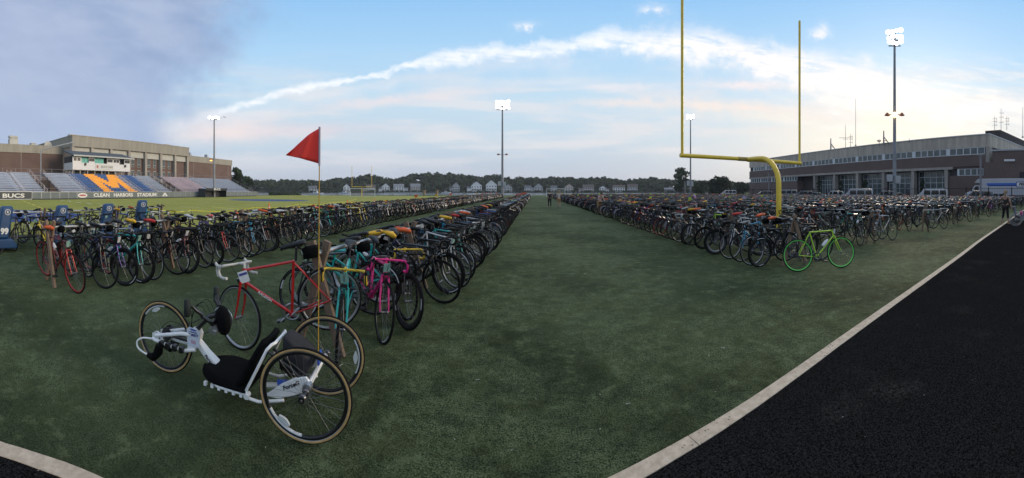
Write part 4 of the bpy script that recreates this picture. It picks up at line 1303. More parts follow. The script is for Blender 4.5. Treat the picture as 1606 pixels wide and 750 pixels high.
aerial(1560, 87, 204, 182, 'left mast of the aerial frame on the dark rooftop block', 2)
aerial(1570, 87, 203, 171, 'middle and tallest mast of the aerial frame on the dark rooftop block', 2)
aerial(1579, 87, 202, 182, 'right mast of the aerial frame on the dark rooftop block', 2)
aerial(1604, 84, 215, 168, 'plain mast standing beyond the dark rooftop block', 0)
m = MB(); m.bb(4, 10, 52, 66, HS + .2, HS + .9); m.build('roof_hatch', railm, root)
# bare tree-like shrubs before the glazed bays
for i, (px_, lab) in enumerate([(1285, 'small dark tree before the first glazed bay'), (1318, 'small dark tree before the second glazed bay'), (1357, 'small dark tree before the third glazed bay'), (1447, 'small dark tree behind the white van')]):
    tree('small_tree', px_, 69 / math.sin(az_of(px_)), 283, 11, lab, 60 + i, 500, .1, leaf=.22)

# ------------------------------------------------------------------ black fence before the car park
XF = 44.5
fn = tag(empty('fence', (XF, 0, 0)), 'long black picket fence between the racks and the parked cars', 'fence')
y = -8.0
while y < 116:
    m = MB(); m.box((0, y, 1.08), (.09, .09, 2.2)); m.build('post', blackm, fn); y += 3.1
m = MB(); m.box((0, 54, 2.0), (.04, 124, .05)); m.box((0, 54, .25), (.04, 124, .05)); m.build('rail', blackm, fn)
m = MB(); y = -8
while y < 116: m.box((0, y, 1.1), (.018, .018, 2.0)); y += .22
o = m.build('pickets', blackm, fn); o['kind'] = 'stuff'
for px_, D, y0, w_, lab in [(1538, 46, 244, .16, 'plain dark pole standing by the fence before the white truck'), (1206, 92, 272, .2, 'thin dark pole behind the curve of the near goal post'), (1074, 120, 285, .25, 'short dark utility pole by the open crowned tree')]:
    p = at(px_, D); r_ = tag(empty('pole', p), lab, 'pole'); m = MB(); m.tube([(0, 0, 0), (0, 0, zat(y0, D))], [w_, w_ * .8], 8); m.build('shaft', railm, r_)
    m = MB(); m.box((0, 0, zat(y0, D)), (w_ * 3, w_ * 3, .12)); m.build('cap', railm, r_)


# ------------------------------------------------------------------ vehicles
tyre_m = mat('car_tyre', (.012, .012, .012), .8); rim_m = mat('car_rim', (.3, .31, .32), .35, metal=.7)
cglass = mat('car_glass', (.012, .015, .018), .06, spec=.8)
def loft(mb, secs):
    """secs: list of (x, [(y,z)...]) closed sections of equal count"""
    n = len(secs[0][1]); vs = []
    for x, P in secs: vs += [(x, y, z) for y, z in P]
    fs = []
    for i in range(len(secs) - 1):
        for k in range(n): fs.append((i * n + k, i * n + (k + 1) % n, (i + 1) * n + (k + 1) % n, (i + 1) * n + k))
    fs += [tuple(range(n))[::-1], tuple(range((len(secs) - 1) * n, len(secs) * n))]
    return mb.add(vs, fs, True)
def vehicle(x, D, head, kind, paint, lab):
    root = tag(empty('parked_' + ('van' if kind == 'van' else 'car'), at(x, D, -0.03), head), lab, 'van' if kind == 'van' else 'car', 'vehicles parked behind the black fence')
    if kind == 'van':
        prof = [(-2.4, .35, .95, 1.6), (-2.45, .3, 1.0, 1.95), (-2.2, .28, 1.02, 2.05), (.9, .28, 1.02, 2.05), (1.35, .28, 1.0, 1.55), (1.75, .28, 1.0, 1.18), (2.35, .3, .95, 1.02), (2.45, .38, .8, .7)]
        gl = [(-2.25, -1.3), (-1.2, -.1), (0.0, .95)]; gz = (1.2, 1.82); ws = [(.98, 2.0), (1.72, 1.2)]
    elif kind == 'suv':
        prof = [(-2.25, .4, .9, 1.1), (-2.3, .35, .95, 1.5), (-1.95, .32, .96, 1.74), (.2, .32, .96, 1.78), (.95, .32, .96, 1.12), (1.9, .32, .92, 1.0), (2.25, .4, .8, .7)]
        gl = [(-1.95, -1.1), (-1.0, -.1), (0., .55)]; gz = (1.12, 1.6); ws = [(.25, 1.72), (.92, 1.15)]
    else:
        prof = [(-2.25, .4, .85, .75), (-2.2, .32, .9, 1.0), (-1.5, .3, .92, 1.08), (-.95, .3, .92, 1.42), (.15, .3, .92, 1.45), (.9, .3, .92, 1.02), (1.95, .32, .9, .86), (2.25, .4, .78, .6)]
        gl = [(-1.1, -.3), (-.2, .5)]; gz = (1.02, 1.35); ws = [(.2, 1.4), (.88, 1.04)]
    secs = []
    for xx, zb, hw_, zt in prof:
        tw = hw_ * (.80 if zt > 1.3 else .93); zm = min(zt * .62, 1.02)
        secs.append((xx, [(-hw_ * .92, zb), (-hw_, (zb + zm) / 2), (-hw_, zm), (-tw, zt - .06), (-tw * .8, zt), (tw * .8, zt), (tw, zt - .06), (hw_, zm), (hw_, (zb + zm) / 2), (hw_ * .92, zb)]))
    b = MB(); loft(b, secs); b.build('body', paint, root)
    for s in (-1, 1):
        for (a_, b_) in gl:
            g_ = MB(); g_.prism([(a_, gz[0]), (b_, gz[0]), (b_ - .06, gz[1]), (a_ + .06, gz[1])], s * .93, s * .99) if kind == 'van' else g_.prism([(a_, gz[0]), (b_, gz[0]), (b_ - .15, gz[1]), (a_ + .12, gz[1])], s * .86, s * .935)
            g_.build('side_window', cglass, root)
        l = MB(); l.box((2.28, s * .68, .82), (.22, .3, .16)); l.build('headlight', whitep, root)
        l = MB(); l.box((-2.3, s * .75, 1.05), (.1, .16, .3)); l.build('tail_light', mat('tail_red', (.4, .02, .02), .3), root)
        mi = MB(); mi.box((.85 if kind != 'van' else 1.1, s * 1.08, 1.15), (.12, .2, .15)); mi.build('mirror', paint, root)
        for xx in (-1.45, 1.5):
            w_ = MB(); w_.lathe((xx, s * .86, .33), [(.22, -.11), (.33, -.1), (.335, .1), (.22, .11)], 18, 'y'); wo_ = w_.build('wheel', tyre_m, root)
            w_ = MB(); w_.lathe((xx, s * .88, .33), [(.2, -.12), (.2, .12)], 12, 'y'); w_.build('rim', rim_m, wo_)
    g_ = MB(); (xa, za), (xb, zb) = ws
    g_.add([(xa, -.68, za + .015), (xa, .68, za + .015), (xb, .8, zb + .03), (xb, -.8, zb + .03), (xa - .03, -.68, za - .03), (xa - .03, .68, za - .03), (xb - .03, .8, zb - .02), (xb - .03, -.8, zb - .02)], [(0, 1, 2, 3), (7, 6, 5, 4), (0, 3, 7, 4), (1, 5, 6, 2), (0, 4, 5, 1), (3, 2, 6, 7)])
    g_.build('windscreen', cglass, root)
pw = mat('paint_white', (.42, .43, .44), .25, coat=.7); ps = mat('paint_silver', (.22, .23, .24), .25, metal=.4, coat=.6)
pd = mat('paint_dark', (.02, .022, .03), .2, coat=.8); pb = mat('paint_blue_grey', (.07, .09, .12), .2, metal=.3, coat=.7); pg = mat('paint_grey', (.10, .105, .11), .2, metal=.3, coat=.6)
for x, D, kd, pt, dh, lab in [
    (1459, 52, 'van', pw, .05, 'white passenger van parked just right of the near floodlight pole'),
    (1343, 53, 'van', ps, .0, 'silver passenger van parked before the third glazed bay'),
    (1304, 66, 'suv', ps, .3, 'silver sport utility car directly left of the silver passenger van'),
    (1278, 74, 'car', pb, .5, 'blue grey sedan with sloping windscreen, partly behind the silver utility car'),
    (1258, 72, 'suv', pd, .2, 'dark utility car second from the curve of the near goal post'),
    (1232, 76, 'van', ps, .1, 'grey van just past the curve of the near goal post'),
    (1196, 84, 'suv', pd, .2, 'dark car seen left of the curve of the near goal post'),
    (1530, 48, 'suv', pd, .0, 'black utility car in front of the truck cab'),
    (1563, 47, 'car', pb, .0, 'dark blue car in front of the white truck box'),
    (1404, 60, 'car', pd, .3, 'black sedan partly hidden behind the near floodlight pole'),
    (1385, 62, 'suv', pg, .0, 'grey utility car between the silver van and the near floodlight pole'),
    (1142, 110, 'van', pw, .2, 'distant white van parked before the broad round dark tree')]:
    a_ = az_of(x)
    vehicle(x, D, PI - a_ + dh * .6, kd, pt, lab)
# rental truck
tr = tag(empty('box_truck', (57.2, 10.2, -.03), PI / 2), 'white rental box truck with blue stripe parked by the annex', 'truck')
# local x = forward (world +Y), local +y = world -X (towards the field)
def tb(x0, x1, y0, y1, z0, z1, name, m_, par=tr, bev=0): o = MB(); o.bb(x0, x1, y0, y1, z0, z1); return o.build(name, m_, par, bevel=bev)
bx = tb(-2.0, 8.3, -1.25, 1.25, 1.0, 3.75, 'cargo_box', mat('truck_white', (.44, .45, .47), .35, var=.04, vscale=1), bev=.06)
m = MB(); m.prism([(8.3, 3.1), (9.5, 3.1), (8.9, 3.72), (8.3, 3.75)], -1.2, 1.2); m.build('cab_fairing', MATS['truck_white'], tr)
m = MB(); loft(m, [(8.35, [(-1.1, .6), (-1.15, 1.6), (-1.0, 2.7), (1.0, 2.7), (1.15, 1.6), (1.1, .6)]), (9.5, [(-1.1, .6), (-1.15, 1.6), (-1.0, 2.65), (1.0, 2.65), (1.15, 1.6), (1.1, .6)]),
             (10.2, [(-1.1, .6), (-1.12, 1.4), (-1.0, 1.7), (1.0, 1.7), (1.12, 1.4), (1.1, .6)]), (11.2, [(-1.0, .7), (-1.02, 1.2), (-.8, 1.4), (.8, 1.4), (1.02, 1.2), (1.0, .7)])]); m.build('cab', MATS['truck_white'], tr)
m = MB(); m.prism([(8.75, 1.65), (9.85, 1.65), (9.4, 2.5), (8.8, 2.5)], 1.0, 1.17); m.build('cab_window', cglass, tr)
m = MB(); m.box((9.9, 1.45, 1.9), (.12, .12, .5)); m.build('mirror', blackm, tr)
tb(-2.0, 8.3, -.8, .8, .7, 1.0, 'chassis', blackm)
for xx in (-.2, 9.9):
    for s in (-1, 1):
        w_ = MB(); w_.lathe((xx, s * .98, .5), [(.3, -.15), (.5, -.13), (.5, .13), (.3, .15)], 20, 'y'); wo_ = w_.build('wheel', tyre_m, tr)
        w_ = MB(); w_.lathe((xx, s * .99, .5), [(.28, -.16), (.28, .16)], 12, 'y'); w_.build('rim', rim_m, wo_)
stripe_b = mat('stripe_blue', (.02, .13, .52), .35); stripe_d = mat('stripe_navy', (.01, .04, .22), .35)
m = MB(); m.prism([(-2.0, 2.72), (7.2, 2.72), (7.5, 2.86), (7.2, 3.0), (-2.0, 3.0)], 1.255, 1.27); m.build('stripe', stripe_b, bx)
m = MB(); m.prism([(-2.0, 2.52), (7.0, 2.52), (7.3, 2.70), (-2.0, 2.70)], 1.255, 1.27); m.build('stripe', stripe_d, bx)
m = MB(); m.prism([(-.6, 2.33), (2.25, 2.33), (2.4, 2.5), (2.4, 3.1), (2.25, 3.2), (-.6, 3.2), (-.75, 3.1), (-.75, 2.5)], 1.272, 1.29); lb = m.build('logo_border', stripe_d, bx)
m = MB(); m.prism([(-.5, 2.43), (2.15, 2.43), (2.28, 2.55), (2.28, 3.0), (2.15, 3.1), (-.5, 3.1), (-.63, 3.0), (-.63, 2.55)], 1.291, 1.30); m.build('logo_panel', letterw, lb)
text('lettering', 'PENSKE', .62, mat('letter_black', (.01, .01, .02), .5), lb, (.83, 1.308, 2.77), (PI / 2, 0, PI), .004, (1.08, 1), shear=.3, offset=.025)

# ================================================================== BICYCLES
# local frame: x forward, origin where the front wheel meets the ground
WR = .335
FA = Vector((0, 0, WR)); RA = Vector((-.99, 0, WR)); BB_ = Vector((-.575, 0, .275)); ST = Vector((-.735, 0, .80)); HT = Vector((-.196, 0, .835)); HL = Vector((-.155, 0, .70))
SP = Vector((-.775, 0, .925))
def wheel_tyre(n=36, k=6, r=.0135):
    m = MB(); m.ring((0, 0, 0), WR - r, [(r * math.cos(a), r * math.sin(a)) for a in np.linspace(0, 2 * PI, k, endpoint=False)], n); return m
def wheel_rim(n=32, deep=.022):
    m = MB(); m.ring((0, 0, 0), WR - .027, [(0, -.0105), (.006, -.0105), (.006, .0105), (0, .0105), (-deep, .004), (-deep, -.004)], n); return m
def wheel_spokes(n=24, r=.0011, hub=.018):
    m = MB()
    for i in range(n):
        a = 2 * PI * i / n; s = 1 if i % 2 else -1; b = a + s * .35 * (1 if (i // 2) % 2 else -1)
        m.tube([(hub * math.cos(b), s * .028, hub * math.sin(b)), ((WR - .045) * math.cos(a), 0, (WR - .045) * math.sin(a))], r, 3, cap=False, smooth=False)
    m.lathe((0, 0, 0), [(.008, -.055), (.009, -.04), (.022, -.034), (.022, -.03), (.011, -.026), (.011, .026), (.022, .03), (.022, .034), (.009, .04), (.008, .055)], 8, 'y')
    return m
def cassette():
    m = MB()
    for i in range(5): m.lathe((0, -.036 - i * .004, 0), [(.05 - i * .006, -.001), (.05 - i * .006, .001)], 14, 'y')
    m.lathe((.02, -.06, -.07), [(.02, -.006), (.02, .006)], 8, 'y'); m.tube([(0, -.06, -.01), (.02, -.062, -.07), (.04, -.062, -.14)], .008, 5)
    return m
def frame_mb(n=8, slope=0.0, fat=1.0):
    st = ST + Vector((.02, 0, -slope)); m = MB()
    m.tube([st, HT + Vector((.01, 0, -.02))], .0145 * fat, n); m.tube([HL + Vector((0, 0, .01)), BB_], .017 * fat, n); m.tube([st + Vector((0, 0, .01)), BB_], .0145 * fat, n)
    m.tube([HL, HT], .019 * fat, n)
    for s in (-1, 1):
        o = Vector((0, s * .055, 0)); m.tube([st + Vector((0, s * .012, -.015)), RA + o], .008 * fat, max(4, n - 2)); m.tube([BB_ + Vector((0, s * .018, 0)), RA + o], .009 * fat, max(4, n - 2))
    m.lathe((BB_.x, 0, BB_.z), [(.021, -.035), (.021, .035)], n, 'y')
    return m
def fork_mb(n=7, fat=1.0):
    m = MB(); m.tube([HL + Vector((.003, -.045, -.01)), HL + Vector((.003, .045, -.01))], .015 * fat, n)
    for s in (-1, 1):
        o = Vector((0, s * .05, 0)); m.tube([HL + o * .8 + Vector((.003, 0, -.005)), HL.lerp(FA, .6) + o + Vector((-.012, 0, 0)), FA + o], [.0135 * fat, .010 * fat, .007 * fat], n)
    return m
def drop_bar(n=7):
    c = HT + Vector((.075, 0, .055)); m = MB(); w = .205
    m.tube([HT + Vector((-.004, 0, 0)), HT + Vector((-.012, 0, .045)), c], .014, n)
    def side(s): return [c + Vector(p) for p in ((0, 0, 0), (0, s * w * .5, 0), (.01, s * w * .92, 0), (.045, s * w, -.004), (.085, s * w, -.02), (.095, s * w * 1.02, -.06), (.07, s * w * 1.04, -.105), (.02, s * w * 1.05, -.125), (-.03, s * w * 1.05, -.128))]
    for s in (-1, 1): m.tube(side(s), [.0125, .0125, .014, .0155, .0155, .0155, .0155, .0155, .0155], n)
    return m
def hood_mb(q):
    c = HT + Vector((.075, 0, .055)); m = MB()
    for s in (q,):
        w = s * .208; m.tube([c + Vector(p) for p in ((.05, w, -.002), (.10, w, .004), (.125, w, .03), (.118, w, .045))], [.016, .018, .015, .010], 7)
        m.tube([c + Vector(p) for p in ((.115, w, .0), (.13, w, -.04), (.125, w, -.085), (.115, w, -.105))], [.008, .007, .006, .005], 5)
    return m
def flat_bar(n=7):
    c = HT + Vector((.06, 0, .06)); m = MB(); m.tube([HT, HT + Vector((-.012, 0, .05)), c], .015, n)
    m.tube([c + Vector((-.03, -.29, .03)), c + Vector((-.01, -.18, .03)), c + Vector((0, -.05, 0)), c + Vector((0, .05, 0)), c + Vector((-.01, .18, .03)), c + Vector((-.03, .29, .03))], [.017, .016, .012, .012, .016, .017], n)
    return m
def saddle_mb(n=8):
    m = MB(); secs = [(-.835 - .05, .055, .0), (-.84 - .02, .072, .01), (-.80, .066, .008), (-.75, .040, .002), (-.69, .024, 0), (-.63, .019, -.004), (-.61, .012, -.012)]
    z = SP.z + .045
    loft(m, [(x, [(-w, z + dz_ - .012), (-w * .8, z + dz_ + .012), (0, z + dz_ + .018), (w * .8, z + dz_ + .012), (w, z + dz_ - .012), (w * .5, z + dz_ - .028), (-w * .5, z + dz_ - .028)]) for x, w, dz_ in secs])
    for s in (-1, 1): m.tube([(-.86, s * .022, z - .01), (-.82, s * .022, z - .035), (-.74, s * .022, z - .035), (-.64, s * .012, z - .012)], .0035, 4)
    return m
def post_mb(): m = MB(); m.tube([ST, SP + Vector((0, 0, .012))], .0135, 7); return m
def crank_mb(n=28):
    m = MB(); m.ring((BB_.x, -.045, BB_.z), .085, [(-.012, -.002), (.012, -.0015), (.012, .0015), (-.012, .002)], n)
    for i in range(5):
        a = 2 * PI * i / 5 + .3; m.tube([(BB_.x, -.05, BB_.z), (BB_.x + .08 * math.cos(a), -.046, BB_.z + .08 * math.sin(a))], .006, 4)
    m.tube([(BB_.x, -.06, BB_.z), (BB_.x + .145, -.075, BB_.z - .09)], [.012, .009], 6); m.tube([(BB_.x, .05, BB_.z), (BB_.x - .145, .07, BB_.z + .09)], [.012, .009], 6)
    return m
def pedal_mb(x, y, z):
    m = MB(); m.box((x, y, z), (.085, .07, .018)); return m
def chain_mb():
    m = MB(); m.tube([BB_ + Vector((0, -.045, .09)), RA + Vector((0, -.045, .03))], .004, 4); m.tube([BB_ + Vector((0, -.045, -.088)), RA + Vector((.03, -.06, -.13))], .004, 4); return m
def brakes_mb():
    m = MB()
    for P_ in (HL + Vector((.045, 0, .03)), ST.lerp(RA, .40) + Vector((-.0, 0, .03))):
        m.box(P_, (.03, .06, .03)); m.tube([P_ + Vector((0, -.03, .01)), P_ + Vector((0, -.03, -.045))], .007, 4); m.tube([P_ + Vector((0, .03, .01)), P_ + Vector((0, .03, -.045))], .007, 4)
    c = HT + Vector((.075, 0, .055))
    for s in (-1, 1): m.tube([c + Vector((.11, s * .2, .01)), c + Vector((.13, s * .1, .06)), c + Vector((.09, s * .02, .07)), HL + Vector((.04, 0, .06))], .0025, 3)
    return m
def cover_mb(seed):
    r = random.Random(seed); m = MB(); z = SP.z + .045; secs = []
    for i, (x, w) in enumerate([(-.895, .03), (-.875, .07), (-.83, .085), (-.77, .07), (-.70, .045), (-.63, .032), (-.60, .015)]):
        P_ = []
        for k in range(10):
            a = 2 * PI * k / 10 + .3; q = 1 + r.uniform(-.14, .14)
            P_.append((w * math.cos(a) * q, z + .002 + (.024 if math.sin(a) > 0 else .042) * math.sin(a) * q * (1 if w > .03 else .5)))
        secs.append((x + r.uniform(-.01, .01), P_))
    loft(m, secs); return m
def bag_mb():
    m = MB(); secs = [(-.99, .035, .05), (-.97, .055, .075), (-.88, .055, .075), (-.82, .04, .06)]
    loft(m, [(x, [(-w, SP.z - .085 - h * .3), (-w, SP.z - .06 + h * .4), (0, SP.z - .05 + h * .6), (w, SP.z - .06 + h * .4), (w, SP.z - .085 - h * .3), (0, SP.z - .1 - h * .5)]) for x, w, h in secs]); return m
def tag_mb(c, w, h, tilt=0.0, normal='x'):
    w *= .8; h *= .8; m = MB(); d = (.003, w, h) if normal == 'x' else (w, .003, h); m.box(c, d, (tilt, .2 if normal == 'x' else 0, tilt * .5)); return m
def bottle_mb():
    m = MB(); a = BB_.lerp(HL, .42) + Vector((-.03, 0, .045)); d = (HL - BB_).normalized()
    m.tube([a, a + d * .13, a + d * .145, a + d * .16, a + d * .185], [.036, .036, .026, .028, .012], 10); return m
def as_mesh(mb, name, m_):
    o = mb.build(name, m_); me = o.data; bpy.data.objects.remove(o); return me

for k_, v_ in dict(black=(.006, .006, .007), graphite=(.05, .052, .056), white=(.60, .61, .62), silver=(.30, .31, .32), red=(.50, .012, .012), maroon=(.14, .014, .018), teal=(.02, .42, .40),
                   blue=(.015, .09, .38), navy=(.012, .03, .11), sky=(.03, .36, .60), lime=(.40, .66, .03), green=(.02, .16, .07), pink=(.75, .02, .22), purple=(.10, .04, .30), yellow=(.70, .52, .03), orange=(.70, .16, .02)).items():
    mat('frame_' + k_, v_, .25, coat=.5, var=.08, vscale=12, metal=.3 if k_ in ('silver', 'graphite') else 0)
tapeb = mat('bar_tape_black', (.006, .006, .006), .85, spec=.25); tapew = mat('bar_tape_white', (.55, .54, .50), .7); tapey = mat('bar_tape_yellow', (.62, .42, .03), .7); tapep = mat('bar_tape_pink', (.75, .02, .22), .6)
tyreb = mat('bicycle_tyre', (.005, .005, .0055), .8, spec=.22, var=.3, vscale=30); rimb = mat('rim_black', (.006, .006, .007), .35, coat=.3); rims = mat('rim_silver', (.38, .39, .40), .3, metal=.8)
rimg = mat('rim_green', (.12, .60, .10), .4); rimr = mat('rim_red', (.35, .02, .02), .4); spok = mat('spokes', (.22, .22, .23), .35, metal=.8); sadb = mat('saddle_black', (.007, .007, .008), .55); sadw = mat('saddle_white', (.5, .5, .49), .5)
COV = {'orange': orange_c, 'yellow': yellow_c, 'red': red_c, 'white': mat('white_cover', (.6, .61, .62), .7)}
ME = {}
def M_(key, fn, m_=None):
    if key not in ME: ME[key] = as_mesh(fn(), key.split(':')[0], m_ or blackp)
    return ME[key]


def set_mat(o, m_):
    if o.material_slots[0].material is not m_:
        o.material_slots[0].link = 'OBJECT'; o.material_slots[0].material = m_


def steer_matrix(a):
    ax_v = (HT - HL).normalized()
    return Matrix.Translation(HL) @ Matrix.Rotation(a, 4, ax_v) @ Matrix.Translation(-HL)


def bike_full(spec):
    """near bicycle, parts and sub-parts"""
    root = bpy.data.objects.new('bicycle', None); COL.objects.link(root)
    def P(name, key, fn, m_, par=root, loc=None, rot=None):
        o = link(name, M_(key, fn), par, loc, rot); set_mat(o, m_); return o
    fm = MATS['frame_' + spec['col']]; fk = MATS['frame_' + spec.get('fork', spec['col'])]
    sl_ = spec.get('slope', 0)
    P('frame', f'frame:{sl_}', lambda: frame_mb(8, sl_ * .06, spec.get('fat', 1.0)), fm)
    fr = P('fork', 'fork', lambda: fork_mb(7, 1.1), fk)
    rm = {'b': rimb, 's': rims, 'g': rimg, 'r': rimr}[spec.get('rim', 'b')]
    deep = spec.get('deep', 0)
    SM = steer_matrix(spec.get('steer', 0)); fr.matrix_basis = SM
    for i, c in enumerate((FA, RA)):
        w = P('wheel', 'tyre', lambda: wheel_tyre(44, 8), tyreb, root, c)
        if not i: w.matrix_basis = SM @ Matrix.Translation(c)
        P('rim', f'rim:{deep}', lambda: wheel_rim(40, .05 if deep else .016), rm, w)
        P('spokes', 'spokes', wheel_spokes, spok, w)['kind'] = 'stuff'
        if i: P('cassette', 'cassette', cassette, darkmetal, w)
        if spec.get('sticker', 0):
            P('rim_sticker', 'sticker', lambda: sticker_mb(), paper, w, None, (0, spec['sticker'] + i, 0))
    tp = {'b': tapeb, 'w': tapew, 'y': tapey, 'p': tapep}[spec.get('tape', 'b')]
    if spec.get('flat'): hb = P('handlebar', 'flat_bar', flat_bar, tapeb)
    else:
        hb = P('handlebar', 'drop_bar', drop_bar, tp); [P('brake_hood', f'hood:{q}', lambda: hood_mb(q), sadb if spec.get('tape') != 'w' else tapew, hb) for q in (-1, 1)]
    hb.matrix_basis = SM
    P('brakes', 'brakes', brakes_mb, darkmetal)['kind'] = 'stuff'
    P('seat_post', 'post', post_mb, darkmetal)
    sd_ = P('saddle', 'saddle', saddle_mb, sadw if spec.get('wsad') else sadb)
    P('crankset', 'crank', crank_mb, chrome if spec.get('rim') == 's' else darkmetal)
    P('pedal', 'pedal_a', lambda: pedal_mb(BB_.x + .145, -.115, BB_.z - .09), darkmetal)
    P('pedal', 'pedal_b', lambda: pedal_mb(BB_.x - .145, .11, BB_.z + .09), darkmetal)
    P('chain', 'chain', chain_mb, darkmetal)
    if spec.get('cover'): P('saddle_cover', f'cover:{spec.get("seed", 1) % 3}', lambda: cover_mb(spec.get('seed', 1) % 3), COV[spec['cover']], sd_)
    if spec.get('bag'): P('saddle_bag', 'bag', bag_mb, blackf)
    if spec.get('bottle'): P('bottle', 'bottle', bottle_mb, whitep)
    if spec.get('tag1'): P('number_tag', 'tag_front', lambda: tag_mb((HT.x + .06, 0, HT.z - .04), .10, .13, .15), spec['tag1'])
    if spec.get('tag2'): P('number_tag', 'tag_rear', lambda: tag_mb((SP.x - .05, .0, SP.z - .05), .11, .06, -.2), paper)
    return root
def sticker_mb():
    m = MB()
    m.ring((0, 0, 0), WR - .035, [(-.006, -.0125), (.006, -.0125), (.006, .0125), (-.006, .0125)], 6, a0=0, a1=.7); m.ring((0, 0, 0), WR - .035, [(-.006, -.0125), (.006, -.0125), (.006, .0125), (-.006, .0125)], 4, a0=PI, a1=PI + .4)
    return m


def bike_mid(spec):
    root = bpy.data.objects.new('bicycle', None); COL.objects.link(root)
    def P(name, key, fn, m_, par=root, loc=None):
        o = link(name, M_(key, fn), par, loc); set_mat(o, m_); return o
    P('frame', 'mid_frame', mid_frame, MATS['frame_' + spec['col']])
    for c in (FA, RA): 
        w = P('wheel', 'mid_tyre', lambda: wheel_tyre(26, 4, .0135), tyreb, root, c)
        P('rim', 'mid_rim', lambda: mid_rim(), {'b': rimb, 's': rims, 'g': rimg, 'r': rimr}[spec.get('rim', 'b')], w)
    SM = steer_matrix(spec.get('steer', 0)); w0_ = [c for c in root.children if c.name.startswith('wheel')]
    hb = P('handlebar', 'mid_bar', mid_bar, {'b': tapeb, 'w': tapew, 'y': tapey, 'p': tapep}[spec.get('tape', 'b')])
    hb.matrix_basis = SM
    P('saddle', 'mid_saddle', saddle_mb, sadw if spec.get('wsad') else sadb)
    P('crankset', 'mid_crank', lambda: crank_mb(12), darkmetal)
    if spec.get('bag'): P('saddle_bag', 'bag', bag_mb, blackf)
    if spec.get('bottle'): P('bottle', 'bottle', bottle_mb, whitep)
    if spec.get('cover'): P('saddle_cover', f'cover:{spec.get("seed", 1) % 3}', lambda: cover_mb(spec.get('seed', 1) % 3), COV[spec['cover']])
    if spec.get('tag1'): P('number_tag', 'tag_front', lambda: tag_mb((HT.x + .06, 0, HT.z - .04), .10, .13, .15), spec['tag1'])
    return root
def mid_frame(n=4):
    m = MB()
    m.tube([ST, HT], .016, n, smooth=False); m.tube([HL, BB_], .019, n, smooth=False); m.tube([ST + Vector((-.012, 0, .16)), ST, BB_], .016, n, smooth=False); m.tube([HL, HT], .02, n, smooth=False)
    for s in (-1, 1):
        o = Vector((0, s * .05, 0)); m.tube([ST, RA + o], .009, 3, smooth=False); m.tube([BB_, RA + o], .010, 3, smooth=False); m.tube([HL + o * .8, FA + o], .012, 3, smooth=False)
    return m
def mid_rim():
    m = MB(); m.ring((0, 0, 0), WR - .027, [(.004, -.010), (.004, .010), (-.02, 0)], 26)
    for i in range(10):
        a = 2 * PI * i / 10; m.tube([(0, .02 * (-1) ** i, 0), ((WR - .04) * math.cos(a), 0, (WR - .04) * math.sin(a))], .0016, 3, cap=False, smooth=False)
    m.lathe((0, 0, 0), [(.018, -.05), (.018, .05)], 5, 'y'); return m
def mid_bar():
    c = HT + Vector((.075, 0, .055)); m = MB(); m.tube([HT, HT + Vector((-.01, 0, .05)), c], .014, 4)
    for s in (-1, 1): m.tube([c, c + Vector((.02, s * .2, 0)), c + Vector((.12, s * .205, .01)), c + Vector((.07, s * .21, -.115)), c + Vector((-.03, s * .21, -.125))], .017, 4)
    return m

# ---- where the rack rows run (beam lines), measured from the photograph
def poly_at(P_, s):
    for a, b in zip(P_[:-1], P_[1:]):
        d = (Vector(b) - Vector(a)); L_ = d.length
        if s <= L_ or b is P_[-1]: return Vector(a) + d / L_ * s, d.normalized()
        s -= L_
def plen(P_): return sum((Vector(b) - Vector(a)).length for a, b in zip(P_[:-1], P_[1:]))
ROWS = []   # polyline, name, spacing, heading jitter, near turn left side, right side
ROWS.append(dict(P=[(-2.14, 3.0), (-2.1, 12), (-2.05, 40), (-2.0, 96)], name='rack row behind the handcycle', sp=.20, key='hand'))
ROWS.append(dict(P=[(-6.25, 1.25), (-7.0, 4.9), (-7.9, 9.5), (-8.5, 16), (-8.8, 40), (-8.8, 92)], name='rack row before the blue sled', sp=.20, key='sled'))
ROWS.append(dict(P=[(-10.0, -1.0), (-11.4, 3.2), (-12.6, 7.4)], name='short row behind the blue sled', sp=.34, key='back'))
ROWS.append(dict(P=[(5.38, 5.9), (5.4, 20), (5.2, 96)], name='rack row behind the lime bicycle', sp=.24, key='lime'))
order = ['first', 'second', 'third', 'fourth', 'fifth', 'sixth', 'seventh', 'eighth', 'ninth', 'tenth']
for i, X in enumerate((9.45, 13.6, 17.4, 21.3, 25.3, 29.3, 33.3, 37.2, 41)):
    ROWS.append(dict(P=[(X, 6.3 + .15 * i), (X, 88 - i * 1.5)], name=f'{order[i]} rack row past the lime bicycle', sp=.27 if i < 4 else .33, key=f'r{i}'))
PALETTE = ['black'] * 62 + ['graphite'] * 18 + ['white'] * 6 + ['silver'] * 5 + ['red'] * 4 + ['maroon'] * 4 + ['teal'] + ['blue'] * 2 + ['navy'] * 6 + ['sky', 'lime', 'green', 'green', 'purple', 'yellow', 'orange']
BZ = 1.04
bikes = []
rb = random.Random(21)
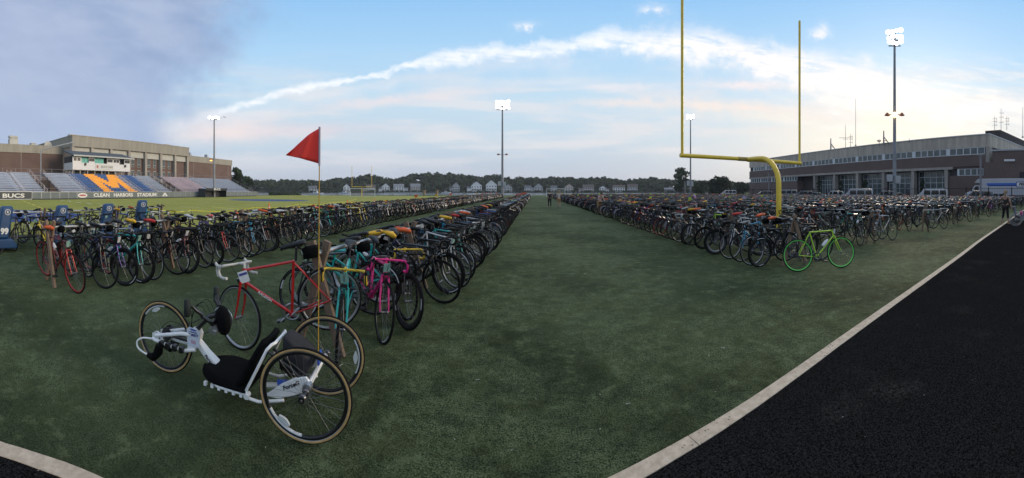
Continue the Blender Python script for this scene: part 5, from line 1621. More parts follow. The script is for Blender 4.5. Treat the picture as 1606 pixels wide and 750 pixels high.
for row in ROWS:
    s = .18 if row['key'] != 'hand' else .66; k = 0; total = plen(row['P'])
    while s < total:
        p, t = poly_at(row['P'], s)
        side = 1 if k % 2 == 0 else -1            # +1: front wheel towards +X
        nrm = Vector((t.y, -t.x)) * side
        h = math.atan2(nrm.y, nrm.x)
        D = p.length
        near = max(0, 1 - p.y / 12)
        if row['key'] == 'hand': h += -({0: 1.15, 2: .88, 4: .70, 6: .56, 8: .46}.get(k, .07 + .45 * near)) if side > 0 else (.5 * near + .06)
        elif row['key'] == 'sled': h += (.15 if side > 0 else -.1)
        else: h += (.16 if side < 0 else -.12)
        h += rb.gauss(0, .14 if not (row['key'] in ('hand', 'sled') and k < 5) else .03)
        reach = rb.gauss(.73, .03)
        c = Vector((p.x + math.cos(h) * reach, p.y + math.sin(h) * reach, 0))
        sp_ = dict(steer=rb.gauss(0, .16), col=rb.choice(PALETTE), rim='s' if rb.random() < .17 else ('r' if rb.random() < .03 else 'b'), deep=rb.random() < .3, slope=rb.choice([0, 0, 1]),
                   tape='w' if rb.random() < .07 else 'b', wsad=rb.random() < .06, cover=None, bag=rb.random() < .3, bottle=rb.random() < .15, flat=rb.random() < .12,
                   tag1=rb.choice([paper, mint, paper, None, None]), tag2=rb.random() < .6, sticker=rb.uniform(0, 6) if rb.random() < .45 else 0, seed=rb.randrange(99))
        q = rb.random()
        if q < .065: sp_['cover'] = 'orange'
        elif q < .105: sp_['cover'] = 'yellow'
        elif q < .125: sp_['cover'] = 'red'
        elif q < .135: sp_['cover'] = 'white'
        bikes.append(dict(row=row, k=k, side=side, loc=c, head=h, pitch=R(rb.uniform(4, 11)), roll=rb.gauss(0, R(4.5)), D=c.length, spec=sp_, s=s))
        k += 1; s += row['sp'] * rb.uniform(.8, 1.25)
# hand-set looks of the ones that stand out
def row_b(key): return [b for b in bikes if b['row']['key'] == key]
rA = row_b('hand'); bikes_remove = []
def setspec(b, **kw): b['spec'].update(kw)
right_side = [b for b in rA if b['side'] > 0]; left_side = [b for b in rA if b['side'] < 0]
[setspec(b, steer=0) for b in right_side[:3]]; setspec(right_side[0], col='teal', tape='y', cover=None, tag1=mint, rim='b', flat=False, sticker=0)
setspec(right_side[1], col='pink', tape='p', cover=None, tag1=mint, rim='b', flat=False, sticker=1.2, fat=1.3)
setspec(right_side[2], col='black', tape='b', cover='yellow', flat=False, rim='b'); setspec(right_side[3], col='black', tape='y', cover=None, tag1=lilac, flat=False)
setspec(right_side[4], col='graphite', cover='orange', rim='b', flat=False); setspec(right_side[5], col='black', cover=None, rim='b'); setspec(right_side[6], col='white', cover=None, rim='s', tape='w')
setspec(right_side[8], col='teal', cover=None, rim='s'); setspec(right_side[10], cover='yellow'); setspec(right_side[12], cover='red'); setspec(right_side[15], cover='orange')
setspec(left_side[1], col='teal', cover=None); setspec(left_side[2], cover='yellow', col='teal')
[setspec(b, col='black') for b in right_side[2:30] if b['spec']['col'] in ('yellow', 'orange', 'lime', 'purple') ]; rS = row_b('sled'); S1 = [b for b in rS if b['side'] > 0]
setspec(S1[0], col='maroon', fork='red', rim='r', cover='orange', tag1=mint, flat=False); setspec(S1[1], col='black', cover=None, deep=False); [setspec(b_, steer=rb.gauss(0, .05)) for b_ in S1[:4]]; setspec(S1[2], col='navy', fork='purple', cover=None, rim='b', deep=True, sticker=1.0)
setspec(S1[3], col='teal', cover=None, fork='teal', deep=True, rim='b', sticker=2.0, tag1=mint); setspec(S1[4], col='black', cover='yellow'); setspec(S1[5], col='black'); setspec(S1[6], col='maroon', cover=None)
[setspec(S1[q], col='black') for q in (7, 8, 10, 11)]; setspec(S1[9], rim='s', col='black', fork='red', cover=None); setspec(S1[12], rim='s', col='sky', fork='sky', cover=None)
setspec([b for b in rS if b['side'] < 0][0], col='maroon', rim='r', cover=None)
rL = row_b('lime'); L1 = [b for b in rL if b['side'] < 0]
setspec(L1[1], col='graphite', rim='s', deep=False); setspec(L1[2], col='sky', fork='sky', rim='b', cover='orange'); setspec(L1[3], rim='s', col='white', cover=None); setspec(L1[4], rim='b', cover='red'); setspec(L1[6], cover='yellow')
setspec(L1[9], rim='s', cover='orange', col='black'); setspec(L1[0], col='black', cover=None, tag1=paper)
rR0 = row_b('r0'); setspec(rR0[0], col='silver', cover=None, rim='b'); setspec(rR0[1], col='graphite')
# drop the few that would stand inside the goal post, the sled or the hand-built ones
goal_base = Vector((8.85, 10.75, 0))
bikes = [b for b in bikes if (b['loc'] + Vector((math.cos(b['head']), math.sin(b['head']), 0)) * -.5 - goal_base).length > .42]
bikes.sort(key=lambda b: b['D'])
NEAR, MID = 96, 294
ORD1 = ['first', 'second', 'third', 'fourth', 'fifth', 'sixth', 'seventh', 'eighth', 'ninth', 'tenth', 'eleventh', 'twelfth', 'thirteenth', 'fourteenth', 'fifteenth', 'sixteenth', 'seventeenth', 'eighteenth', 'nineteenth']
TENS = {2: 'twenty', 3: 'thirty', 4: 'forty', 5: 'fifty', 6: 'sixty', 7: 'seventy', 8: 'eighty'}
def ordinal(n):
    if n <= 19: return ORD1[n - 1]
    t, u = divmod(n, 10)
    return TENS[t][:-1] + 'ieth' if u == 0 else TENS[t] + '-' + ORD1[u - 1]
CNAME = dict(black='black', graphite='dark grey', white='white', silver='silver', red='red', maroon='dark red', teal='teal', blue='blue', navy='navy', sky='sky blue', lime='lime', green='dark green', pink='bright pink', purple='purple', yellow='yellow', orange='orange')
shared = {}
def blabel(b):
    r_ = b['row']; s_ = b['spec']; c = CNAME[s_['col']]
    ex = f"with {s_['cover']} cover" if s_.get('cover') else ('with silver rims' if s_['rim'] == 's' else 'with dark wheels')
    return f"{c} bicycle {ex}, {ordinal(b['k'] + 1)} along {r_['name']}"
def place(root, b):
    root.location = b['loc']; root.rotation_euler = Euler((b['roll'], b['pitch'], b['head']), 'XYZ')
    tag(root, blabel(b), 'bicycle', 'bicycles hanging in the racks')
for i, b in enumerate(bikes[:MID]):
    place(bike_full(b['spec']) if i < NEAR else bike_mid(b['spec']), b)

# ---- the rest of the bicycles as one mass of real low meshes
def low_bike():
    m = MB(); m.m = 0
    for c in (FA, RA): m.ring(c, WR - .015, [(.015, 0), (-.02, .015), (-.02, -.015)], 14)
    m.m = 1
    m.tube([ST, HT], .018, 3, smooth=False, cap=False); m.tube([HL, BB_], .02, 3, smooth=False, cap=False); m.tube([ST + Vector((-.01, 0, .14)), BB_], .017, 3, smooth=False, cap=False); m.tube([HT, HL, FA], .022, 3, smooth=False, cap=False)
    m.tube([ST, RA], .014, 3, smooth=False, cap=False); m.tube([BB_, RA], .014, 3, smooth=False, cap=False)
    m.m = 2
    c = HT + Vector((.075, 0, .055)); m.tube([c + Vector((.05, -.21, -.12)), c + Vector((.12, -.21, 0)), c + Vector((0, -.1, 0)), c + Vector((0, .1, 0)), c + Vector((.12, .21, 0)), c + Vector((.05, .21, -.12))], .018, 3, cap=False); m.tube([HT, c], .016, 3, cap=False)
    m.m = 3
    m.prism([(-.89, SP.z + .03), (-.6, SP.z + .04), (-.62, SP.z + .06), (-.88, SP.z + .08)], -.05, .05)
    m.m = 4
    m.box((HT.x + .06, 0, HT.z - .03), (.004, .10, .12))
    for i in range(6):
        a = PI * i / 6 + .3
        for cc in (FA, RA): pass
    m.m = 5
    m.box((BB_.x, -.05, BB_.z), (.13, .012, .13)); m.box((FA.x, 0, FA.z), (.05, .1, .05)); m.box((RA.x, 0, RA.z), (.09, .1, .09))
    return m
lb_ = low_bike()
lv = np.array(lb_.v, dtype=np.float64)
tri = []
tm = []
for f, mi in zip(lb_.f, lb_.mi):
    for k in range(1, len(f) - 1): tri.append((f[0], f[k], f[k + 1])); tm.append(mi)
tri = np.array(tri); tm = np.array(tm)
mass_mats = [tyreb, rims] + [MATS['frame_' + c] for c in ('black', 'graphite', 'white', 'silver', 'red', 'maroon', 'teal', 'blue', 'navy', 'sky', 'lime', 'green', 'pink', 'purple', 'yellow', 'orange')] + [tapeb, tapew, sadb, orange_c, yellow_c, red_c, COV['white'], paper, mint, darkmetal]
mi_of = {m_.name: i for i, m_ in enumerate(mass_mats)}
VV, FF, MM = [], [], []; off = 0
rest = bikes[MID:]
for b in rest:
    s_ = b['spec']; mt = Euler((b['roll'], b['pitch'], b['head']), 'XYZ').to_matrix(); A_ = np.array(mt)
    v = lv @ A_.T + np.array(b['loc'])
    lut = np.array([mi_of['rim_silver'] if s_['rim'] == 's' else 0, mi_of['frame_' + s_['col']], mi_of['bar_tape_white'] if s_['tape'] == 'w' else mi_of['bar_tape_black'],
                    mi_of[COV[s_['cover']].name] if s_['cover'] else mi_of['saddle_black'], mi_of[(s_['tag1'] or tyreb).name], mi_of['dark_metal']])
    VV.append(v); FF.append(tri + off); MM.append(lut[tm]); off += len(v)
mass = link('bicycles', np_mesh('bicycles', np.concatenate(VV), np.concatenate(FF), mass_mats, np.concatenate(MM)))
tag(mass, 'dense mass of hundreds of parked bicycles filling the farther racks of the field', 'bicycles', kind='stuff')
print('bikes', len(bikes), 'mass', len(rest))

# ------------------------------------------------------------------ racks
def rack(a, b, lab, nleg, m_leg, spread=.3):
    d = b - a; L_ = d.length; rz = math.atan2(d.y, d.x)
    root = tag(empty('bike_rack', (a.x, a.y, 0), rz), lab, 'bike rack', 'wood and pipe bike racks')
    m = MB(); m.tube([(0, 0, BZ - .03), (L_ - .02, 0, BZ - .03)], .026, 8); m.build('rail', galv, root)
    for i in range(nleg):
        x = .12 + (L_ - .3) * i / max(1, nleg - 1)
        for s in (-1, 1):
            leg = MB(); foot = Vector((x + s * .05, s * spread, 0)); top = Vector((x + s * .05, -s * .07, BZ + .09)); dd = top - foot; ang = math.atan2(dd.y, dd.z)
            leg.box((foot + top) / 2, (.040, .085, dd.length), (-ang, 0, 0))
            leg.build('leg', m_leg, root)
SEGL = 5.8
for row in ROWS:
    tot = plen(row['P']); s = 0 if row['key'] in ('hand', 'sled', 'lime') else .45; i = 0
    while s < tot - .5:
        e_ = min(s + SEGL, tot)
        a, _ = poly_at(row['P'], s); b, _ = poly_at(row['P'], e_)
        if a.length < 60 or row['key'] in ('hand', 'lime'):
            nm = 'near end' if i == 0 else f'{ordinal(i + 1)} rack from the near end'
            rack(Vector((a.x, a.y, 0)), Vector((b.x, b.y, 0)), (f"crossed board bike rack, nearest of {row['name']}" if i == 0 else f"crossed board bike rack, {ordinal(i + 1)} along {row['name']}"), 3, woodl if row['key'] in ('sled', 'r0', 'r1') else wood, .3 if row['key'] in ('hand', 'sled', 'lime') else .17)
        s += SEGL; i += 1

# ------------------------------------------------------------------ red bicycle at the near end
def manual(spec, fx, fy, head, pitch, roll, lab, z=0.0):
    r_ = bike_full(spec); r_.location = (fx, fy, z); r_.rotation_euler = Euler((roll, pitch, head), 'XYZ'); tag(r_, lab, 'bicycle'); return r_
hd = math.atan2(-.52, -.70)
red = manual(dict(steer=-.65, col='red', rim='s', deep=0, tape='w', bag=True, tag1=None, tag2=True, sticker=0, bottle=False), -2.72, 2.58, hd, R(13), R(-2), 'red steel road bicycle with white bar tape hung on the near rack end')
for sd_, rx_, rz_ in ((-1, PI / 2, 0), (1, PI / 2, PI)):
    ang = math.atan2(HL.z - BB_.z, HL.x - BB_.x)
    c = BB_.lerp(HL, .55)
    rot = Euler((0, -ang, 0)).to_matrix() @ Euler((PI / 2, 0, 0 if sd_ < 0 else PI)).to_matrix()
    o = text('frame_lettering', 'RALEIGH', .034, letterw, red, (c.x, sd_ * .019, c.z), rot.to_euler(), .001, (1.25, 1), offset=.001)
m = MB(); m.box((HT.x + .02, .03, HT.z - .08), (.10, .004, .12), (0, .1, .1)); o = m.build('number_card', paper, red)
m = MB(); m.box((HT.x + .02, .0335, HT.z - .05), (.085, .003, .025), (0, .1, .1)); m.build('card_band', mat('card_navy', (.05, .06, .25), .7), o)

# lime bicycle leaning on the rack end of the lime row
lime = manual(dict(col='lime', rim='g', deep=0, tape='b', bottle=True, tag1=paper, tag2=True, fat=1.25, sticker=0), 5.87, 5.04, -.40, 0, R(-7), 'lime green road bicycle with green rims standing before the crossed boards')
# bicycles around the blue sled handled by the short row; extra upright ones behind it
manual(dict(col='yellow', rim='b', flat=True, tag1=None), -9.55, 6.1, 2.5, 0, R(4), 'white handled yellow framed bicycle standing behind the third blue sled pad')
manual(dict(col='white', rim='b', flat=True, tag1=None), -9.2, -.35, 3.6, 0, R(3), 'white flat bar bicycle standing beside the blue pad lettered 99')
manual(dict(col='yellow', rim='b', flat=True), -10.3, 1.9, 3.3, 0, R(-3), 'yellow bicycle between the first and second blue sled pads')

# ================================================================== HANDCYCLE
hc_mid = Vector((-1.47, 2.10, 0)) * 1.025; hc_u = Vector((-1.37, -.49, 0)).normalized()
hc = tag(empty('handcycle', hc_mid, math.atan2(hc_u.y, hc_u.x)), 'white racing handcycle with black seat and tan walled tyres', 'handcycle')
def hcw(c, lean=0.0, spk=28):
    r_ = .322; w = MB(); w.ring((0, 0, 0), r_ - .012, [(.012 * math.cos(a), .0115 * math.sin(a)) for a in np.linspace(0, 2 * PI, 10, endpoint=False)], 56)
    wo_ = w.build('wheel', tyreb, hc, c); wo_.rotation_euler = (lean, 0, 0)
    for s in (-1, 1):
        t_ = MB(); t_.ring((0, 0, 0), r_ - .014, [(.006, s * .0095), (.0015, s * .0125), (-.010, s * .0125), (-.012, s * .0085)], 56); t_.build('tan_sidewall', tanwall, wo_)
    t_ = MB(); t_.ring((0, 0, 0), r_ - .034, [(.012, -.0095), (.012, .0095), (-.016, .007), (-.018, 0), (-.016, -.007)], 56); t_.build('rim', rimb, wo_)
    t_ = MB(); t_.ring((0, 0, 0), r_ - .034, [(.011, -.0105), (.006, -.0105), (.006, .0105), (.011, .0105)], 56); t_.build('brake_track', rims, wo_)
    sp_ = MB()
    for i in range(spk):
        a = 2 * PI * i / spk; s = 1 if i % 2 else -1; b = a + s * .5
        sp_.tube([(.02 * math.cos(b), s * .03, .02 * math.sin(b)), ((r_ - .05) * math.cos(a), 0, (r_ - .05) * math.sin(a))], .0011, 4, cap=False)
        nip = [((r_ - .063) * math.cos(a), 0, (r_ - .063) * math.sin(a)), ((r_ - .05) * math.cos(a), 0, (r_ - .05) * math.sin(a))]
        sp_.tube(nip, .0024, 4)
    sp_.lathe((0, 0, 0), [(.008, -.07), (.014, -.05), (.026, -.034), (.026, -.03), (.013, -.026), (.013, .026), (.026, .03), (.026, .034), (.014, .05), (.008, .07)], 14, 'y'); sp_.build('spokes', spok, wo_)
    rf = MB(); a = -.95 if c[1] > 0 else PI
    if c[0] > 1: a = 1.15
    e1, e2 = Vector((math.cos(a), 0, math.sin(a))), Vector((-math.sin(a), 0, math.cos(a)))
    cc = e1 * .245
    outl = [(-.006, -.046), (.006, -.046), (.018, -.012), (.018, .012), (.006, .046), (-.006, .046), (-.018, .012), (-.018, -.012)]
    vs = [cc + e1 * q[0] + e2 * q[1] + Vector((0, yy, 0)) for yy in (-.008, .008) for q in outl]
    rf.add(vs, [tuple(range(8))[::-1], tuple(range(8, 16))] + [(i, (i + 1) % 8, 8 + (i + 1) % 8, 8 + i) for i in range(8)]); rf.build('spoke_reflector', mat('reflector_white', (.62, .64, .63), .35, coat=.6), wo_)
    st_ = MB(); st_.ring((0, 0, 0), r_ - .046, [(-.006, -.0085), (.004, -.0098), (.004, .0098), (-.006, .0085)], 10, a0=a - .55, a1=a + .45); st_.build('rim_decal', paper, wo_)
    return wo_
hcw((0, .30, .322), -.04); hcw((0, -.30, .322), .04); fw = hcw((1.41, 0, .322), 0, 28)
Wm = whitegloss
def ht(name, pts, r, m_=Wm, n=12, par=hc): o = MB(); o.tube(pts, r, n); return o.build(name, m_, par)
ht('axle_tube', [(0, -.235, .334), (0, .235, .334)], .019)
ax_ = ht('axle_hub', [(0, .255, .322), (0, .33, .322), (0, .365, .322)], [.016, .016, .022], blackp); ht('axle_hub', [(0, -.255, .322), (0, -.365, .322)], [.016, .022], blackp)
ht('axle_clamp', [(0, .19, .334), (0, .245, .334)], .031, chrome)
# wing boards at the sides ("Force G")
for s in (1, -1):
    m = MB(); m.prism([(-.03, .335), (.015, .39), (.10, .37), (.20, .31), (.30, .225), (.36, .20), (.22, .205), (.10, .25), (.02, .29)][::1], s * .185, s * .205); o = m.build('side_wing', Wm, hc, bevel=.006)
    if s > 0: text('lettering', 'ForceG', .038, mat('letter_ink', (.012, .012, .014), .5), o, (.125, .2085, .315), (PI / 2 , R(-27), PI), .001, (1.15, 1), shear=.2, offset=.0012)
# main beam from seat to the steering plate, widening
m = MB()
loft(m, [(.68, [(-.035, .165), (-.035, .205), (.035, .205), (.035, .165)]), (.80, [(-.04, .18), (-.04, .225), (.04, .225), (.04, .18)]), (.93, [(-.035, .25), (-.035, .315), (.035, .315), (.035, .25)]), (1.04, [(-.028, .345), (-.03, .41), (.03, .41), (.028, .345)]), (1.08, [(-.022, .40), (-.022, .46), (.022, .46), (.022, .40)])])
bm = m.build('main_beam', Wm, hc, bevel=.006)
ang = math.atan2(.345 - .215, 1.0 - .80)
text('lettering', 'Force', .038, MATS['letter_ink'], bm, (.90, .0405, .262), (PI / 2, R(38), PI), .001, (1.1, 1), shear=.2, offset=.0012)
# fork frame: upper and lower rails to the front axle on both sides
for s in (-1, 1):
    ht('lower_rail', [(1.03, s * .045, .315), (1.12, s * .065, .292), (1.30, s * .068, .288), (1.47, s * .062, .292), (1.50, s * .060, .30)], .0165)
    ht('upper_rail', [(1.07, s * .04, .43), (1.17, s * .062, .425), (1.46, s * .062, .335)], [.017, .018, .016])
    m = MB(); m.prism([(1.37, .30), (1.50, .285), (1.50, .35), (1.40, .37)], s * .052, s * .064); m.build('axle_plate', Wm, hc)
    # foot rest: padded cup and white loop
    m = MB(); secs = []
    for i in range(6):
        a = .3 + i * .42; secs.append((a, 1.49 - .09 * math.sin(a) + .045, .245 - .075 * math.cos(a)))
    m.tube([(1.37, s * .115, .29), (1.385, s * .12, .215), (1.43, s * .12, .165), (1.50, s * .12, .165)], [.03, .038, .035, .02], 8, flat=1.4); m.build('foot_cup', blackf, hc)
    ht('foot_loop', catmull([Vector(q_) for q_ in [(1.50, s * .065, .295), (1.585, s * .10, .29), (1.64, s * .12, .25), (1.625, s * .125, .195), (1.55, s * .12, .168), (1.44, s * .12, .16)]], 4), .0085)
    ht('foot_bracket', [(1.38, s * .07, .285), (1.38, s * .125, .285)], .012, blackp)
# fork crown plate with number card
m = MB(); m.prism([(1.035, .30), (1.12, .30), (1.10, .47), (1.03, .49), (1.00, .44)], -.045, .045); m.build('steering_crown', Wm, hc, bevel=.008)
nc_ = MB(); nc_.prism([(1.105, .335), (.985, .345), (.975, .47), (1.0, .49), (1.09, .50), (1.115, .475)], .052, .056); nco = nc_.build('number_card', mat('card_white', (.62, .66, .74), .7), hc)
m = MB(); m.prism([(1.075, .492), (1.01, .486), (1.02, .474), (1.07, .476)], .0565, .0575); m.build('card_logo', mat('card_blue', (.05, .10, .42), .6), nco)
text('number', 'T-00077', .030, mat('card_navy2', (.05, .06, .22), .7), nco, (1.043, .058, .438), (PI / 2, R(-3), PI), .0005, (.95, 1), offset=.0012)
m = MB(); m.prism([(1.07, .395), (1.02, .395), (1.015, .365), (1.065, .365)], .0565, .057); m.build('card_stamp', mat('card_pink', (.55, .35, .45), .7), nco)
m = MB(); m.box((1.045, .057, .462), (.075, .001, .008)); m.build('card_line', MATS['card_navy2'], nco)
# drive: crank post, chain ring with guard disc, crank arms and grips
ht('crank_post', [(1.06, 0, .45), (.99, 0, .53), (.92, 0, .60), (.84, 0, .63)], [.022, .020, .020, .018], blackp)
ht('crank_axle', [(.82, -.10, .60), (.82, .12, .60)], .02, blackp)
m = MB()   # padded black disc seen almost face on: a domed shroud behind the crank
m.lathe((0, 0, 0), [(.02, .055), (.075, .048), (.108, .020), (.116, -.012), (.098, -.034), (.02, -.045)], 28, 'x'); o = m.build('chest_pad', blackf, hc, (.775, .02, .605)); o.rotation_euler = (0, 0, .85)
m = MB()
for rr_, y_ in ((.088, -.02), (.070, -.008), (.055, .004)): m.ring((.83, -.05 + y_, .585), rr_, [(-.010, -.002), (.010, -.0015), (.010, .0015), (-.010, .002)], 30)
for i in range(5): a = 2 * PI * i / 5; m.tube([(.83, -.06, .585), (.83 + .08 * math.cos(a), -.06, .585 + .08 * math.sin(a))], .006, 4)
m.build('chainring', chrome, hc)
m = MB(); m.tube([(.83, -.06, .675), (1.12, -.05, .50), (1.41, -.04, .385)], .0045, 4); m.tube([(.80, -.06, .50), (1.10, -.05, .395), (1.41, -.04, .29)], .0045, 4); m.build('chain', darkmetal, hc)
for (s, dx_, dz_) in ((1, .0, .0), (-1, .0, .0)):
    ca = MB(); ca.tube([(.83, s * .10, .60), (.90, s * .13, .645), (.955, s * .15, .71)], [.018, .016, .014], 8); ca.build('crank_arm', blackp, hc)
    gx = .985
    g_ = MB(); g_.tube([(.955, s * .15, .71), (.965, s * .20, .73)], .012, 8); g_.lathe((gx, s * .225, .665), [(.016, -.01), (.027, -.004), (.028, .06), (.026, .12), (.016, .13)], 14); g_.tube([(.965, s * .20, .73), (gx, s * .225, .715)], .012, 8); g_.build('grip', mat('grip_dark', (.012, .018, .016), .75), hc)
    b_ = MB(); b_.tube([(.90, s * .13, .66), (.94, s * .17, .70), (.955, s * .20, .74)], [.02, .014, .008], 7); b_.build('shift_lever', blackp, hc)
m = MB()
for k in range(4):
    y_ = -.05 + k * .035; m.tube(catmull([Vector(q_) for q_ in [(.90 + .02 * k, y_, .64), (.98, y_ * 1.5, .72 - .015 * k), (1.07, y_, .66), (1.10, 0, .54), (1.10, y_ * .5, .44)]], 6), .0026, 4)
m.tube(catmull([Vector(q_) for q_ in [(1.12, .03, .45), (1.2, .05, .50), (1.32, .05, .49), (1.41, .05, .40)]], 6), .0026, 4)
m.build('cables', blackm, hc)
m = MB(); m.box((.81, .09, .56), (.05, .04, .05), (0, .4, .3)); m.box((.84, .085, .53), (.04, .03, .04)); m.lathe((.80, .11, .53), [(.02, -.01), (.02, .012)], 10, 'y'); m.build('gear_changer', chrome, hc)
# front derailleur/small ring on the wheel, brake
m = MB()
for i in range(6): m.lathe((1.41, -.036 - i * .004, .334), [(.058 - i * .006, -.001), (.058 - i * .006, .001)], 18, 'y')
m.box((1.43, -.06, .25), (.03, .02, .10)); m.build('cassette', darkmetal, hc)
m = MB(); m.prism([(1.33, .30), (1.43, .30), (1.45, .385), (1.40, .41), (1.36, .38)], -.09, -.075); m.build('chain_guard', blackp, hc)
for k in range(4):
    m = MB(); x = 1.14 + k * .075; m.box((x, .09, .305 - .004 * k), (.035, .05, .05)); m.build('rail_clip', blackp, hc)
ht('leg_strap', [(1.12, -.07, .31), (1.36, -.07, .31)], .014, blackp)
# seat
def soft(name, loc, dims, rot, m_, rad=.03):
    o = MB().box((0, 0, 0), dims).build(name, m_, hc, loc); o.rotation_euler = rot
    md = o.modifiers.new('b', 'BEVEL'); md.width = rad; md.segments = 4
    for p in o.data.polygons: p.use_smooth = True
    return o
cu = MB(); secs = []
outl = [(.47, .40), (.60, .42), (.72, .42), (.82, .38), (.87, .28), (.885, .12)]
vs = []
def cush_w(x): return .205 * (1 - max(0, (x - .68) / .24) ** 2.2 * .75)
X_ = np.linspace(.44, .885, 14)
secs = []
for x in X_:
    w = max(.05, cush_w(x)); zt = .252 - .012 * math.cos((x - .44) * 9) ; e = .02
    zb = .195
    notch = .018 if x > .8 else 0
    secs.append((x, [(-w + .0, zb), (-w - .004, zb + .02), (-w + .01, zt - .012), (-w + .035, zt), (-.02, zt - notch - .006), (.02, zt - notch - .006), (w - .035, zt), (w - .01, zt - .012), (w + .004, zb + .02), (w, zb)]))
loft(cu, secs); cso = cu.build('seat_cushion', blackf, hc, (.02, .03, 0), bevel=.006)
bk = MB(); secs = []
P0, P1 = Vector((.53, 0, .235)), Vector((.345, 0, .565)); up_ = (P1 - P0).normalized(); bkn = Vector((up_.z, 0, -up_.x))
for i in range(9):
    t = i / 8; c = P0.lerp(P1, t); w = .20 - .05 * t ** 2; th = .026
    ring_ = [(-w, 0), (-w + .02, th), (-.05, th * .6), (.05, th * .6), (w - .02, th), (w, 0), (w - .02, -th), (-w + .02, -th)]
    secs.append([(c.x + bkn.x * q, y + .03, c.z + bkn.z * q) for y, q in ring_])
n_ = 8; vs = [p for s_ in secs for p in s_]; fs = [(i * n_ + k, i * n_ + (k + 1) % n_, (i + 1) * n_ + (k + 1) % n_, (i + 1) * n_ + k) for i in range(8) for k in range(n_)] + [tuple(range(n_))[::-1], tuple(range(8 * n_, 9 * n_))]
bk.add(vs, fs, True); bk.build('backrest', blackf, hc)
for s in (-1, 1):
    ht('seat_tube', [(.27, s * .10 + .03, .56), (.285, s * .14 + .03, .558), (.31, s * .165 + .03, .53), (.475, s * .195 + .03, .19), (.465, s * .19 + .03, .165), (.36, s * .19 + .03, .16), (.18, s * .20, .20)], .0115)
    ht('seat_rail', [(.46, s * .19 + .03, .185), (.70, s * .195 + .03, .185), (.84, s * .13 + .03, .19)], .012)
for k in range(6):
    x = .50 + k * .062; m = MB(); m.box((x, .225, .178), (.022, .022, .03)); m.build('seat_clip', Wm, hc); m = MB(); m.box((x, -.165, .178), (.022, .022, .03)); m.build('seat_clip', Wm, hc)
ht('seat_tube_joint', [(.45, .205, .19), (.45, .25, .185)], .021); ht('back_brace', [(.30, .10, .50), (.02, .14, .36)], .011, blackp); ht('back_brace', [(.30, -.10, .50), (.02, -.14, .36)], .011, blackp)
ht('cross_bar', [(.27, -.08, .56), (.27, .13, .56)], .0125); ht('frame_bar', [(.44, 0.03, .17), (.2, 0, .2), (0, 0, .31)], .02, Wm)
ht('rear_stay', [(.30, .20, .52), (.14, .19, .43), (.03, .19, .345)], .010, blackp)
# bag behind the backrest with papers
m = MB(); loft(m, [(.02, [(-.11, .37), (-.10, .46), (.10, .46), (.12, .37)]), (.08, [(-.12, .35), (-.11, .51), (.11, .50), (.13, .35)]), (.17, [(-.12, .34), (-.10, .57), (.11, .58), (.13, .35)]), (.23, [(-.11, .40), (-.09, .60), (.10, .60), (.11, .40)])])
bg_ = m.build('rear_bag', mat('bag_black', (.016, .016, .02), .85, var=.3, vscale=12, bump=.5, bscale=14), hc, bevel=.02)
m = MB(); m.box((-.035, .03, .455), (.012, .15, .05), (0, .1, .1)); m.build('blue_label', mat('label_blue', (.03, .09, .42), .6), bg_); m = MB(); m.box((-.06, -.03, .42), (.012, .10, .06), (.3, .1, .2)); m.build('hang_tag', paper, bg_)
m = MB(); m.box((.18, .175, .30), (.11, .02, .055), (0, .15, .0)); m.build('blue_patch', MATS['label_blue'], bg_)
for k in range(4): m = MB(); m.tube([(.10 + .02 * k, .12, .33), (.22, .165 + .004 * k, .40 + .015 * k), (.16 - .01 * k, .17, .33 + .03 * k)], .006, 5); m.build('strap', blackm, bg_)
# tall flag
fx_, fy_ = .012, -.10
fp = tag(empty('flag_pole', hc_mid + hc_u * fx_ + Vector((-hc_u.y, hc_u.x, 0)) * fy_, 0), 'tall thin yellow pole carrying a red pennant above the handcycle', 'flag')
m = MB(); m.tube([(0, 0, .30), (.006, .0, 1.2), (.012, 0, 1.98)], .0042, 7); m.build('pole', mat('pole_yellow', (.55, .32, .04), .4), fp)
m = MB(); m.tube([(.011, 0, 1.855), (.013, 0, 2.150)], .0085, 8); m.build('sleeve', mat('sleeve_lilac', (.42, .36, .42), .6), fp)
dirp = Vector((-math.cos(az_of(500)), math.sin(az_of(500)), 0))
vs = []; n1_, n2_ = 14, 8
for i in range(n1_ + 1):
    u = i / n1_
    top = 2.138 - .118 * u ** 1.0 - .12 * u ** 2.1 + .045 * math.sin(u * PI); bot = 1.868 + .03 * u + .035 * u * u + .018 * math.sin(u * PI)
    bot = 1.868 + .068 * u ** .9
    top = 2.138 + (1.936 - 2.138) * (u ** 1.25)
    for j in range(n2_ + 1):
        v = j / n2_; z = bot + (top - bot) * v
        q = dirp * (.255 * u) + Vector((.013, 0, 0)) + Vector((dirp.y, -dirp.x, 0)) * (.022 * math.sin(u * 8 + v * 2.5) * u ** .5 + .006 * math.sin(u * 19 + v * 5))
        vs.append((q.x, q.y, z))
fs = [(i * (n2_ + 1) + j, (i + 1) * (n2_ + 1) + j, (i + 1) * (n2_ + 1) + j + 1, i * (n2_ + 1) + j + 1) for i in range(n1_) for j in range(n2_)]
pm = MB(); pm.add(vs, fs, True)
redcloth = bpy.data.materials.new('red_cloth'); redcloth.use_nodes = True
t_ = NT(redcloth.node_tree); nt = redcloth.node_tree; b_ = nt.nodes['Principled BSDF']; b_.inputs['Base Color'].default_value = (.95, .11, .085, 1); b_.inputs['Roughness'].default_value = .7
tr_ = t_.n('ShaderNodeBsdfTranslucent'); tr_.inputs[0].default_value = (1, .16, .12, 1); mx = t_.n('ShaderNodeMixShader'); mx.inputs[0].default_value = .5
